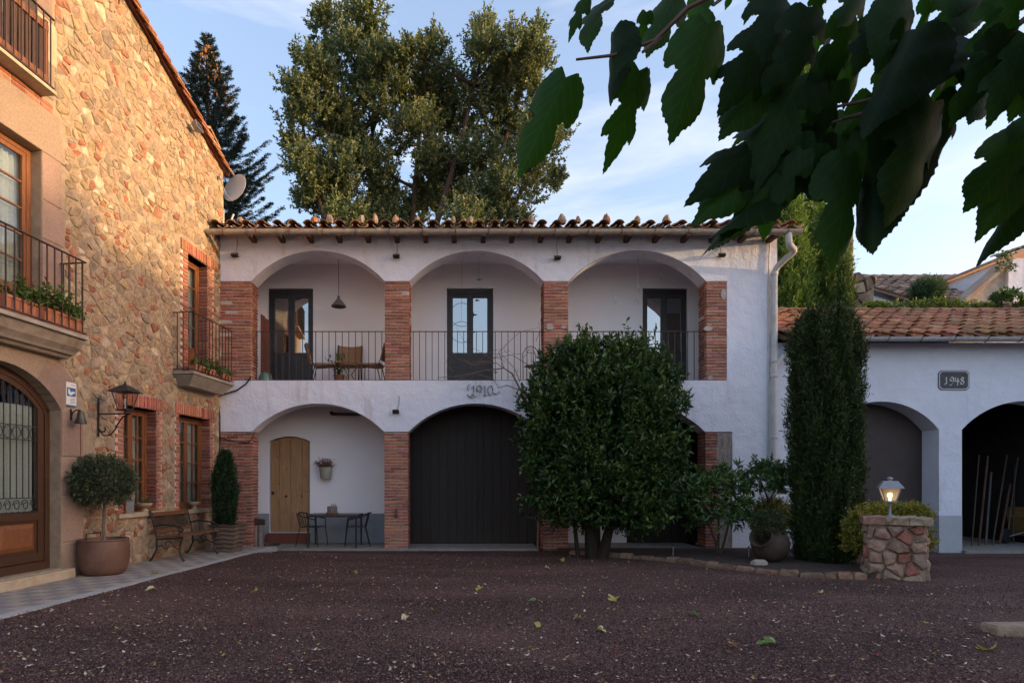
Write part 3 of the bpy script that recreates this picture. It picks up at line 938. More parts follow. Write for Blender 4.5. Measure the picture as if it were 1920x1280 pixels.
def clip(poly, nx, ny, c):
    """keep nx*x + ny*y >= c"""
    out = []
    for i in range(len(poly)):
        a, b = poly[i], poly[(i + 1) % len(poly)]
        da, db = nx * a[0] + ny * a[1] - c, nx * b[0] + ny * b[1] - c
        if da >= 0: out.append(a)
        if (da >= 0) != (db >= 0):
            t = da / (da - db)
            out.append((a[0] + (b[0] - a[0]) * t, a[1] + (b[1] - a[1]) * t))
    return out

def cells(seeds, rects, circles, region, ax=1.0, lines=()):
    """Voronoi cells in 2D, cut back from the excluded shapes"""
    S = np.array(seeds)
    res = []
    for i, (x, y) in enumerate(seeds):
        bad = False
        for (a, b, c, d) in rects:
            if a < x < b and c < y < d: bad = True
        for (cx, cy, r) in circles:
            if (x - cx) ** 2 + (y - cy) ** 2 < r * r: bad = True
        for (nx, ny, c) in lines:
            if nx * x + ny * y < c: bad = True
        if bad: continue
        dd = ((S[:, 0] - x) * ax) ** 2 + (S[:, 1] - y) ** 2
        idx = np.argsort(dd)[1:22]
        a, b, c, d = region
        poly = [(a, c), (b, c), (b, d), (a, d)]
        for j in idx:
            qx, qy = seeds[j]
            nx, ny = (x - qx) * ax * ax, (y - qy)
            mx, my = (x + qx) / 2, (y + qy) / 2
            poly = clip(poly, nx, ny, nx * mx + ny * my)
            if len(poly) < 3: break
        for (a, b, c, d) in rects:
            if len(poly) < 3: break
            s = [(a - x, (-1, 0, -a)), (x - b, (1, 0, b)), (c - y, (0, -1, -c)), (y - d, (0, 1, d))]
            m = max(s, key=lambda t: t[0])
            poly = clip(poly, *m[1])
        for (cx, cy, r) in circles:
            if len(poly) < 3: break
            L = math.hypot(x - cx, y - cy)
            nx, ny = (x - cx) / L, (y - cy) / L
            poly = clip(poly, nx, ny, nx * cx + ny * cy + r)
        for l in lines:
            if len(poly) < 3: break
            poly = clip(poly, *l)
        if len(poly) >= 3: res.append(poly)
    return res

def area(p):
    return 0.5 * abs(sum(p[i][0] * p[(i+1) % len(p)][1] - p[(i+1) % len(p)][0] * p[i][1] for i in range(len(p))))

def rock_shape(poly, h, gap=0.009, rough=0.25, corner=0.1):
    """rounded stone on the outline poly; returns verts (x, depth, z) and faces, depth grows outwards"""
    cx = sum(p[0] for p in poly) / len(poly); cy = sum(p[1] for p in poly) / len(poly)
    pts = []
    n = len(poly)
    for i in range(n):
        p, q = poly[i], poly[(i + 1) % n]
        L = math.hypot(q[0] - p[0], q[1] - p[1])
        if L < 0.012: continue
        for t in (corner, 1 - corner):
            x, y = p[0] + (q[0] - p[0]) * t, p[1] + (q[1] - p[1]) * t
            j = min(L * 0.1, 0.014)
            pts.append((x + rnd.uniform(-j, j), y + rnd.uniform(-j, j)))
    m = len(pts)
    if m < 4: return None
    R_ = math.sqrt(area(poly) / math.pi) + 1e-6
    k0 = max(0.4, 1 - gap / R_)
    tx, ty = rnd.uniform(-rough, rough) * h / R_, rnd.uniform(-rough, rough) * h / R_
    vs, fs = [], []
    for (k, d) in ((k0, -0.03), (k0 * 0.985, h * 0.45), (k0 * 0.8, h)):
        for (x, y) in pts:
            xx, yy = cx + (x - cx) * k, cy + (y - cy) * k
            dep = d + ((xx - cx) * tx + (yy - cy) * ty if d > 0 else 0) + (rnd.uniform(-.006, .006) if d > 0 else 0)
            vs.append((xx, dep, yy))
    for r in range(2):
        for i in range(m):
            fs.append((r*m+i, r*m+(i+1) % m, (r+1)*m+(i+1) % m, (r+1)*m+i))
    vs.append((cx + rnd.uniform(-.25, .25) * R_, h * rnd.uniform(0.85, 1.5) + 0.004, cy + rnd.uniform(-.25, .25) * R_))
    fs += [(2*m+i, 2*m+(i+1) % m, 3*m) for i in range(m)]
    return vs, fs

STONE_PAL = [(0.38, 0.29, 0.19), (0.35, 0.255, 0.175), (0.43, 0.35, 0.245), (0.39, 0.30, 0.185), (0.32, 0.255, 0.195), (0.36, 0.245, 0.175), (0.39, 0.31, 0.21),
             (0.41, 0.32, 0.22), (0.36, 0.275, 0.20), (0.29, 0.24, 0.19), (0.35, 0.175, 0.115), (0.49, 0.42, 0.32), (0.38, 0.275, 0.205), (0.39, 0.31, 0.215), (0.34, 0.28, 0.21), (0.44, 0.37, 0.265)]
def stone_fill():
    seeds = []
    dx, dz = 0.17, 0.105
    r2 = random.Random(21)
    z = 0.05
    j = 0
    while z < 11.2:
        u = -0.1 + (j % 2) * dx / 2
        while u < 6.4:
            if r2.random() > 0.33:
                seeds.append((u + r2.uniform(-.42, .42) * dx, z + r2.uniform(-.42, .42) * dz))
                if r2.random() < 0.3: seeds.append((u + r2.uniform(-.5, .5) * dx, z + r2.uniform(-.5, .5) * dz))
            u += dx
        z += dz; j += 1
    rects = [(4.126, 9, -1, 2.58),                       # dressed jamb and door
             (2.12, 3.43, 0.9, 3.07), (0.24, 1.73, 0.87, 3.085), (0.24, 1.56, 3.3, 6.38),
             (4.5, 9, 3.3, 6.9), (4.7, 9, 6.9, 11)]
    lines = [(0.388, -1.0, -8.49 - 0.19 * 0.388 + 0.02), (1, 0, U0 + 0.01), (0, 1, 0.06)]
    cs = cells(seeds, rects, [(AC[0], AC[1], AO)], (U0, 6.4, 0.0, 11.3), ax=0.8, lines=lines)
    cs = [c for c in cs if area(c) > 0.004]
    def size(c):
        u = sum(p[0] for p in c) / len(c)
        vis = 1.0 if u < 5.6 else 0.0
        return vis * area(c) / (13.5 - u) ** 2
    cs.sort(key=size, reverse=True)
    rest = MB()
    for i, c in enumerate(cs):
        a = area(c)
        g = rock_shape(c, rnd.choice((0.002, 0.006, 0.011, 0.018)) * rnd.uniform(0.7, 1.3) + 0.005 * min(a / 0.05, 1))
        if not g: continue
        col = rnd.choice(STONE_PAL); k = rnd.uniform(0.82, 1.2)
        if a < 0.014 and rnd.random() < 0.2: col = (0.36, 0.15, 0.095)
        col = (col[0] * k, col[1] * k, col[2] * k)
        if i < 300:
            mb = MB(); mb.col = col; mb.raw(*g)
            link('stone', mb.mesh('stone', STONE), SWALL)
        else:
            rest.col = col; rest.raw(*g)
    rest.build('small_stones', STONE, SWALL, kind='stuff')
stone_fill()

def block(parent, poly, d0, d1, m=GRANITE, name='dressed_stone', bev=0.012):
    """dressed block: outline in (u, z), front face slightly chamfered"""
    cx = sum(p[0] for p in poly) / len(poly); cy = sum(p[1] for p in poly) / len(poly)
    n = len(poly)
    def inset(p, e):
        L = math.hypot(p[0] - cx, p[1] - cy)
        return (p[0] + (cx - p[0]) * e / L, p[1] + (cy - p[1]) * e / L)
    rings = [([inset(p, 0.004) for p in poly], d0), ([inset(p, 0.004) for p in poly], d1 - bev), ([inset(p, 0.004 + bev * 1.4) for p in poly], d1 + rnd.uniform(-.004, .004))]
    vs, fs = [], []
    for pp, d in rings: vs += [(p[0], d, p[1]) for p in pp]
    for r in range(2):
        fs += [(r*n+i, r*n+(i+1) % n, (r+1)*n+(i+1) % n, (r+1)*n+i) for i in range(n)]
    fs.append(tuple(range(2*n, 3*n)))
    mb = MB(); mb.raw(vs, fs)
    return mb.build(name, m, parent)

def dressed():
    sur = MB(); sur.box(4.20, 4.40, -0.4, -0.3, 0.2, 0.4)
    # jamb and voussoirs of the arched door
    z = 0.1
    for h in (0.52, 0.7, 0.58, 0.68):
        block(SWALL, [(4.126 + rnd.uniform(-.02, .02), z), (4.575, z), (4.575, z + h), (4.126 + rnd.uniform(-.03, .03), z + h)], -0.5, 0.012)
        block(SWALL, [(6.63, z), (7.1, z), (7.1, z + h), (6.63, z + h)], -0.5, 0.012)
        z += h
    a0, a1 = 34.6, 145.4
    cuts = [a0, 62, 92, 120, a1]
    for i in range(4):
        pts = []
        for k in range(6):
            a = R(cuts[i] + (cuts[i + 1] - cuts[i]) * k / 5)
            pts.append((AC[0] - AR * math.cos(a), AC[1] + AR * math.sin(a)))
        for k in range(5, -1, -1):
            a = R(cuts[i] + (cuts[i + 1] - cuts[i]) * k / 5)
            pts.append((AC[0] - AO * math.cos(a), AC[1] + AO * math.sin(a)))
        # concave outline: build as strip
        mb = MB()
        for k in range(5):
            q = [pts[k], pts[k + 1], pts[10 - k], pts[11 - k]]
            mb.face([(p[0], 0.014, p[1]) for p in q])
            mb.face([(pts[k][0], 0.014, pts[k][1]), (pts[k][0], -0.5, pts[k][1]), (pts[k+1][0], -0.5, pts[k+1][1]), (pts[k+1][0], 0.014, pts[k+1][1])])
            mb.face([(p[0], 0.014 if t < 2 else -0.1, p[1]) for t, p in ((0, pts[11-k]), (1, pts[10-k]), (2, pts[10-k]), (3, pts[11-k]))])
        mb.face([(pts[0][0], 0.014, pts[0][1]), (pts[0][0], -0.1, pts[0][1]), (pts[11][0], -0.1, pts[11][1]), (pts[11][0], 0.014, pts[11][1])])
        mb.face([(pts[5][0], 0.014, pts[5][1]), (pts[5][0], -0.1, pts[5][1]), (pts[6][0], -0.1, pts[6][1]), (pts[6][0], 0.014, pts[6][1])])
        mb.build('voussoir', GRANITE, SWALL)
    # upper door surround
    z = 3.68
    for h, w in ((0.62, 0.40), (0.7, 0.36), (0.55, 0.42), (0.70, 0.37)):
        block(SWALL, [(4.937 - w, z), (4.937, z), (4.937, z + h), (4.937 - w, z + h)], -0.5, 0.016)
        z += h
    block(SWALL, [(4.50, 6.23), (6.6, 6.23), (6.6, 6.86), (4.62, 6.86)], -0.5, 0.02)
    z = 7.06
    for i, (h, w) in enumerate(((0.5, 0.3), (0.62, 0.36), (0.45, 0.28), (0.6, 0.34), (0.5, 0.3))):
        block(SWALL, [(5.02 - w, z), (5.02, z), (5.02, z + h), (5.02 - w, z + h)], -0.5, 0.016, m=CREAMST if i == 1 else GRANITE)
        z += h
    # brick infill strip between lintel and top door
    mb = MB()
    u = 4.72
    for zz in (6.895, 6.965):
        u = 4.72
        while u < 6.3:
            brick_at(Matrix.Translation((u + 0.12, 0.01, zz)) @ Matrix.Rotation(R(180), 4, 'Z'), 0.225, 0.055, 0.1, mb=mb)
            u += 0.24
    mb.build('brick_infill', BRICK, SWALL)
dressed()

def brick_surround(op, wl, wr, name='brick_surround', depth=0.2, zt=0.225):
    """toothed brick jambs, brick reveals and a soldier course over an opening (u0 = far, u1 = near)"""
    u0, u1, zb, zt0, _ = op
    core = MB()
    core.box(u0 - wl, u0, -0.5, 0.006, zb, zt0 + zt); core.box(u1, u1 + wr, -0.5, 0.006, zb, zt0 + zt)
    core.box(u0, u1, -0.5, 0.006, zt0, zt0 + zt)
    s = core.build(name, BRICK_MORTAR, SWALL)
    flip = Matrix.Rotation(R(180), 4, 'Z')
    n = int((zt0 - zb) / 0.069); p = (zt0 - zb) / n
    for i in range(n):
        z = zb + (i + 0.5) * p
        f = 0.62 if i % 2 else 1.0
        for a, b in ((u0 - wl * f, u0), (u1, u1 + wr * f)):
            brick_at(Matrix.Translation(((a + b) / 2, 0.026, z)) @ flip, b - a - 0.006, 0.055, 0.1, s)
    rv = MB()
    for i in range(n):
        z = zb + (i + 0.5) * p
        brick_at(Matrix.Translation((u0 + 0.014, -0.12, z)) @ Matrix.Rotation(R(90), 4, 'Z'), 0.24, 0.055, 0.1, mb=rv)
        brick_at(Matrix.Translation((u1 - 0.014, -0.12, z)) @ Matrix.Rotation(R(-90), 4, 'Z'), 0.24, 0.055, 0.1, mb=rv)
    rv.build('reveal_bricks', BRICK, s, kind='stuff')
    W = (u1 + wr) - (u0 - wl)
    k = int(W / 0.066)
    for i in range(k):
        u = u0 - wl + (i + 0.5) * W / k
        brick_at(Matrix.Translation((u, 0.03, zt0 + zt / 2)) @ flip, W / k - 0.012, zt * 0.97, 0.12, s)
    return s
brick_surround(W1, 0.14, 0.2)
brick_surround(W2, 0.14, 0.12)
brick_surround(B1, 0.22, 0.25)

def curtain(parent, u0, u1, z0, z1, d, waves=9, m=CURTAIN, gather=0.02):
    mb = MB(); n = waves * 6
    vs = []
    for i in range(n + 1):
        u = u0 + (u1 - u0) * i / n
        dd = d + gather * math.sin(i / 6 * 6.283) + 0.006 * math.sin(i * 1.7)
        vs += [(u, dd, z0 + 0.012 * math.sin(i * 1.05)), (u, dd * 1.0, z1)]
    mb.raw(vs, [(2*i, 2*i+2, 2*i+3, 2*i+1) for i in range(n)])
    return mb.build('curtain', m, parent, smooth=True)

def casement(parent, u0, u1, z0, z1, d, leaves, cols, rows, m, gm=WINGLASS, panel=0.0, cur=True, name='window', fw=0.055):
    """wooden casement in the plane d: frame, leaves with glazing bars, every pane its own part"""
    f = MB()
    f.box(u0, u0 + fw, d - 0.07, d, z0, z1); f.box(u1 - fw, u1, d - 0.07, d, z0, z1)
    f.box(u0 + fw, u1 - fw, d - 0.069, d - 0.001, z1 - fw, z1); f.box(u0 + fw, u1 - fw, d - 0.069, d + 0.01, z0, z0 + fw)
    w = f.build(name, m, parent)
    a0, b0 = u0 + fw, u1 - fw
    for L in range(leaves):
        a = a0 + (b0 - a0) * L / leaves + 0.002; b = a0 + (b0 - a0) * (L + 1) / leaves - 0.002
        s, zb, zt = 0.06, z0 + fw + 0.002, z1 - fw - 0.002
        g = MB()
        g.box(a, a + s, d - 0.055, d - 0.01, zb, zt); g.box(b - s, b, d - 0.055, d - 0.01, zb, zt)
        g.box(a + s, b - s, d - 0.054, d - 0.011, zb, zb + 0.08 + panel); g.box(a + s, b - s, d - 0.054, d - 0.011, zt - 0.06, zt)
        if panel > 0.2:
            g.box(a + s + 0.04, b - s - 0.04, d - 0.05, d - 0.002, zb + 0.1, zb + panel)
        ga, gb, gc, gd = a + s, b - s, zb + 0.08 + panel, zt - 0.06
        for c in range(1, cols):
            x = ga + (gb - ga) * c / cols; g.box(x - 0.011, x + 0.011, d - 0.05, d - 0.015, gc, gd)
        for r in range(1, rows):
            z = gc + (gd - gc) * r / rows; g.box(ga, gb, d - 0.049, d - 0.016, z - 0.012, z + 0.012)
        lf = g.build('window_leaf' if panel < 0.2 else 'door_leaf', m, w)
        for c in range(cols):
            for r in range(rows):
                p = MB()
                p.box(ga + (gb - ga) * c / cols + 0.002, ga + (gb - ga) * (c + 1) / cols - 0.002, d - 0.036, d - 0.032, gc + (gd - gc) * r / rows + 0.002, gc + (gd - gc) * (r + 1) / rows - 0.002)
                p.build('pane', gm, w)
    if cur: curtain(w, u0 + fw, u1 - fw, z0 + 0.1 + panel, z1 - fw, d - 0.13, waves=int((u1 - u0) / 0.09))
    return w
casement(house, W1[0] + 0.012, W1[1] - 0.012, W1[2], W1[3], -0.19, 2, 2, 4, OAKW)
casement(house, W2[0] + 0.012, W2[1] - 0.012, W2[2], W2[3], -0.19, 2, 2, 4, OAKW)
casement(house, B1[0] + 0.012, B1[1] - 0.012, 3.66, B1[3], -0.2, 1, 1, 4, OAKW, panel=0.55, name='balcony_door')
casement(house, B2[0] + 0.005, B2[1] - 0.005, 3.66, B2[3], -0.16, 2, 1, 5, OAKW, panel=0.45, name='balcony_door', fw=0.07)
casement(house, T3[0] + 0.005, T3[1] - 0.005, 7.06, T3[3], -0.22, 2, 1, 4, OAKW, panel=0.3, name='balcony_door')
dk = MB(); dk.box(U0 + 0.42, U1 - 0.42, -1.6, -1.5, -0.2, 9.4); dk.build('dark_backing', DARK, house)  # sheet coloured near-black to give the rooms behind the windows their shade
for op in (W1, W2):
    s = MB(); s.box(op[0] - 0.14, op[1] + 0.16, -0.2, 0.06, op[2] - 0.075, op[2] - 0.002)
    s.build('window_sill', CREAMST, house)

def arched_door():
    u0, u1, zb, zs, rise = DOOR
    d = -0.18
    f = MB()                                            # outer frame following the arch
    n = 16
    def rim(k, off):
        a = R(34.6 + (145.4 - 34.6) * k / n)
        return (AC[0] - (AR - off) * math.cos(a), AC[1] + (AR - off) * math.sin(a))
    for k in range(n):
        p, q, r, s = rim(k, 0), rim(k + 1, 0), rim(k + 1, 0.1), rim(k, 0.1)
        f.face([(x[0], d, x[1]) for x in (p, q, r, s)])
        f.face([(s[0], d, s[1]), (r[0], d, r[1]), (r[0], d - 0.1, r[1]), (s[0], d - 0.1, s[1])])
    f.box(u0, u0 + 0.09, d - 0.1, d, zb, zs + 0.02); f.box(u1 - 0.09, u1, d - 0.1, d, zb, zs + 0.02)
    f.box(u0 + 0.09, u1 - 0.09, d - 0.1, d + 0.02, zb, zb + 0.12)
    door = f.build('arched_door', DOORW, house)
    um = (u0 + u1) / 2
    for a, b in ((u0 + 0.1, um - 0.004), (um + 0.004, u1 - 0.1)):
        s = 0.1
        zt = lambda u: arch_z(u, u0 + 0.09, u1 - 0.09, zs - 0.03, rise - 0.04)
        g = MB()
        z0 = zb + 0.13
        for (x0, x1) in ((a, a + s), (b - s, b)):
            g.prism([(x0, z0), (x1, z0), (x1, zt(x1)), (x0, zt(x0))], d - 0.07, d - 0.012)
        for k in range(8):
            x0, x1 = a + s + (b - a - 2 * s) * k / 8, a + s + (b - a - 2 * s) * (k + 1) / 8
            g.prism([(x0, zt(x0) - 0.11), (x1, zt(x1) - 0.11), (x1, zt(x1)), (x0, zt(x0))], d - 0.069, d - 0.013)
        g.box(a + s, b - s, d - 0.069, d - 0.013, z0, z0 + 0.12); g.box(a + s, b - s, d - 0.069, d - 0.004, 0.98, 1.09)
        g.box(a + s, b - s, d - 0.06, d - 0.035, z0 + 0.12, 0.98)
        lf = g.build('door_leaf', DOORW, door)
        pn = MB()                                       # raised lower panel
        xa, xb, za, zc = a + s + 0.05, b - s - 0.05, z0 + 0.17, 0.93
        pn.raw([(xa, d - 0.036, za), (xb, d - 0.036, za), (xb, d - 0.036, zc), (xa, d - 0.036, zc), (xa + .06, d - 0.008, za + .06), (xb - .06, d - 0.008, za + .06), (xb - .06, d - 0.008, zc - .06), (xa + .06, d - 0.008, zc - .06)], [(4,5,6,7),(0,1,5,4),(1,2,6,5),(2,3,7,6),(3,0,4,7)])
        pn.build('panel', OAKW, door)
        p = MB(); p.prism([(a + s, 1.09), (b - s, 1.09), (b - s, zt(b - s) - 0.1), ((a + b) / 2, zt((a + b) / 2) - 0.1), (a + s, zt(a + s) - 0.1)], d - 0.05, d - 0.046); p.build('pane', WINGLASS, door)
        gr = MB()                                       # iron grille with rings and scrolls
        N = 7
        for k in range(N):
            x = a + s + (b - a - 2 * s) * (k + 0.5) / N
            gr.tube([(x, d - 0.02, 1.3), (x, d - 0.02, zt(x) - 0.1)], 0.008, 5)
        for z in (1.30, 1.1, 2.12, 2.32):
            gr.bar((a + s, d - 0.02, z), (b - s, d - 0.02, z), 0.012)
        for k in range(5):
            x = a + s + (b - a - 2 * s) * (k + 0.5) / 5
            gr.tube([(x + 0.065 * math.cos(t * 0.52), d - 0.02, 2.22 + 0.085 * math.sin(t * 0.52)) for t in range(13)], 0.006, 4)
            gr.tube([(x + 0.06 * math.cos(t * 0.45) * (1 - t / 30), d - 0.02, 1.2 + 0.08 * math.sin(t * 0.45) * (1 - t / 30)) for t in range(20)], 0.007, 4)
        gr.build('grille', IRON, door)
        curtain(door, a + s, b - s, 1.1, 2.62, d - 0.12, waves=7)
    st = MB(); st.box(u0 - 0.14, u1 + 0.2, -0.15, 0.12, 0.05, 0.235)
    sx = st.build('doorstep', CREAMST, house)
arched_door()

def stone_balconies():
    # long moulded balcony
    s = MB()
    prof = [(0, 3.34), (0.14, 3.34), (0.17, 3.38), (0.23, 3.385), (0.26, 3.42), (0.33, 3.48), (0.38, 3.56), (0.40, 3.60), (0.455, 3.605), (0.455, 3.66), (0, 3.66)]
    s.prism(prof, 4.58, 6.8, 'x')
    b = s.build('balcony', SLABST, house)
    railing(b, 4.60, 6.8, 0.425, 3.70, 4.74, 17)
    r = MB()
    r.bar((4.605, 0.0, 4.74), (4.605, 0.425, 4.74), 0.03, 0.014); r.bar((4.605, 0.0, 3.70), (4.605, 0.425, 3.70), 0.03, 0.014)
    for k in range(4):
        y = 0.07 + k * 0.1
        r.box(4.598, 4.612, y - 0.007, y + 0.007, 3.7, 4.74)
    r.build('side_railing', IRON_RUST, b)
    # short balcony on a tapered slab
    s = MB()
    u0, u1 = 0.19, 1.80
    vs = [(u0, 0, 3.66), (u1, 0, 3.66), (u1, 0.45, 3.66), (u0, 0.45, 3.66), (u0, 0, 3.61), (u1, 0, 3.61), (u1, 0.45, 3.61), (u0, 0.45, 3.61),
          (u0 + .02, 0, 3.60), (u1 - .02, 0, 3.60), (u1 - .02, 0.43, 3.60), (u0 + .02, 0.43, 3.60), (u0 + .16, 0, 3.40), (u1 - .16, 0, 3.40), (u1 - .16, 0.26, 3.40), (u0 + .16, 0.26, 3.40)]
    s.raw(vs, [(0,1,2,3),(0,4,5,1),(1,5,6,2),(2,6,7,3),(3,7,4,0),(4,7,6,5),(8,9,13,12),(9,10,14,13),(10,11,15,14),(11,8,12,15),(12,13,14,15)])
    b = s.build('balcony', CONC, house)
    railing(b, u0 + 0.02, u1 - 0.02, 0.425, 3.70, 4.80, 12)
    r = MB()
    r.bar((u1 - 0.02, 0, 4.80), (u1 - 0.02, 0.425, 4.80), 0.03, 0.014); r.bar((u1 - 0.02, 0, 3.7), (u1 - 0.02, 0.425, 3.7), 0.03, 0.014)
    for k in range(3):
        y = 0.1 + k * 0.12
        r.box(u1 - 0.027, u1 - 0.013, y - 0.007, y + 0.007, 3.7, 4.8)
    r.build('side_railing', IRON_RUST, b)
    # top balcony: thin slab, wooden screen behind the bars
    s = MB(); s.box(4.93, 6.9, 0, 0.24, 7.0, 7.045); b = s.build('balcony', CREAMST, house)
    railing(b, 4.95, 6.9, 0.215, 7.08, 8.05, 16)
    for k in range(11):
        p = MB(); p.box(5.06 + k * 0.11, 5.06 + k * 0.11 + 0.085, 0.13, 0.15, 7.1, 7.98); p.build('screen_slat', DOORW, b)
    p = MB(); p.box(5.0, 6.4, 0.151, 0.175, 7.85, 7.95); p.box(5.0, 6.4, 0.151, 0.175, 7.14, 7.22); p.box(5.0, 5.05, 0.12, 0.17, 7.05, 8.0); p.build('screen_frame', OAKW, b)
stone_balconies()

def stone_roof():
    sl = math.atan(0.388)
    r = MB()
    L = (U1 + 0.2 - U0 + 0.15) / math.cos(sl)
    m = Matrix.Translation((U0 - 0.15, 0, RT(U0 - 0.15) + 0.02)) @ Matrix.Rotation(-sl, 4, 'Y')
    r.box(0, L, -8.3, 0.06, 0.0, 0.06, m)
    rf = r.build('roof', TILE, house)
    c = barrel(0.44, 0.135, 0.11, th=0.018)
    me = c.mesh('verge_tile', TILE, True)
    n = 23
    for i in range(n):
        t = 0.02 + i * 0.235
        mm = m @ Matrix.Translation((t, 0.09, 0.045)) @ Matrix.Rotation(R(-90), 4, 'Z') @ Matrix.Rotation(-0.15 + rnd.gauss(0, .02), 4, 'X') @ Matrix.Rotation(-0.5 + rnd.gauss(0, .05), 4, 'Y')
        link('verge_tile', me, rf, mm)
    # rows of tiles on the slope behind the verge
    rest = MB()
    for j in range(12):
        for i in range(22):
            mm = m @ Matrix.Translation((i * 0.36, -0.18 - j * 0.24, 0.06)) @ Matrix.Rotation(R(-90), 4, 'Z') @ Matrix.Rotation(-0.05, 4, 'X')
            rest.raw([mm @ Vector(v) for v in c.v], c.f)
    rest.build('slope_tiles', TILE, rf, kind='stuff')
stone_roof()

# ------------------------------------------------------------------ pavement along the stone house
def pavement():
    w = 1.34
    m = MB(); m.box(0.02, 9, 0.02, w - 0.12, -0.2, 0.094)
    pv = m.build('pavement', CONC, None); pv.location = SO; pv.rotation_euler = (0, 0, SRZ)
    tag(pv, 'grey and cream chequered tile pavement along the stone house', kind='structure')
    k = MB()
    n = 46
    for i in range(n):
        u0, u1 = 0.02 + i * 8.98 / n, 0.02 + (i + 1) * 8.98 / n
        e = lambda u: w + 0.022 * mnoise.noise(Vector((u * 2.1, 0, 5)))
        k.raw([(u0, w - .118, 0.1), (u1, w - .118, 0.1), (u1, e(u1), 0.094), (u0, e(u0), 0.094), (u1, e(u1) + .02, 0.0), (u0, e(u0) + .02, 0.0)], [(0, 1, 2, 3), (3, 2, 4, 5)])
    ke = k.build('kerb_band', mat('kerb_cement', (0.4, 0.39, 0.38), (0.33, 0.32, 0.31), 5, 0.9, bump=0.5, bscale=50), pv)
    ca = mat('cream_paving', (0.42, 0.35, 0.28), (0.34, 0.28, 0.23), 8, 0.8, bump=0.5, bscale=60, objrand=0.07)
    cb = mat('grey_paving', (0.29, 0.26, 0.235), (0.23, 0.205, 0.185), 8, 0.8, bump=0.5, bscale=60, objrand=0.07)
    t = MB(); t.box(0.002, 0.198, 0.002, 0.198, 0.08, 0.1)
    ma, mb_ = t.mesh('paving_tile', ca), t.mesh('paving_tile', cb)
    for i in range(48):
        for j in range(6):
            link('paving_tile', ma if (i + j) % 2 else mb_, pv, Matrix.Translation((0.03 + i * 0.2, 0.02 + j * 0.2, rnd.uniform(-0.0015, 0.0015))))
pavement()
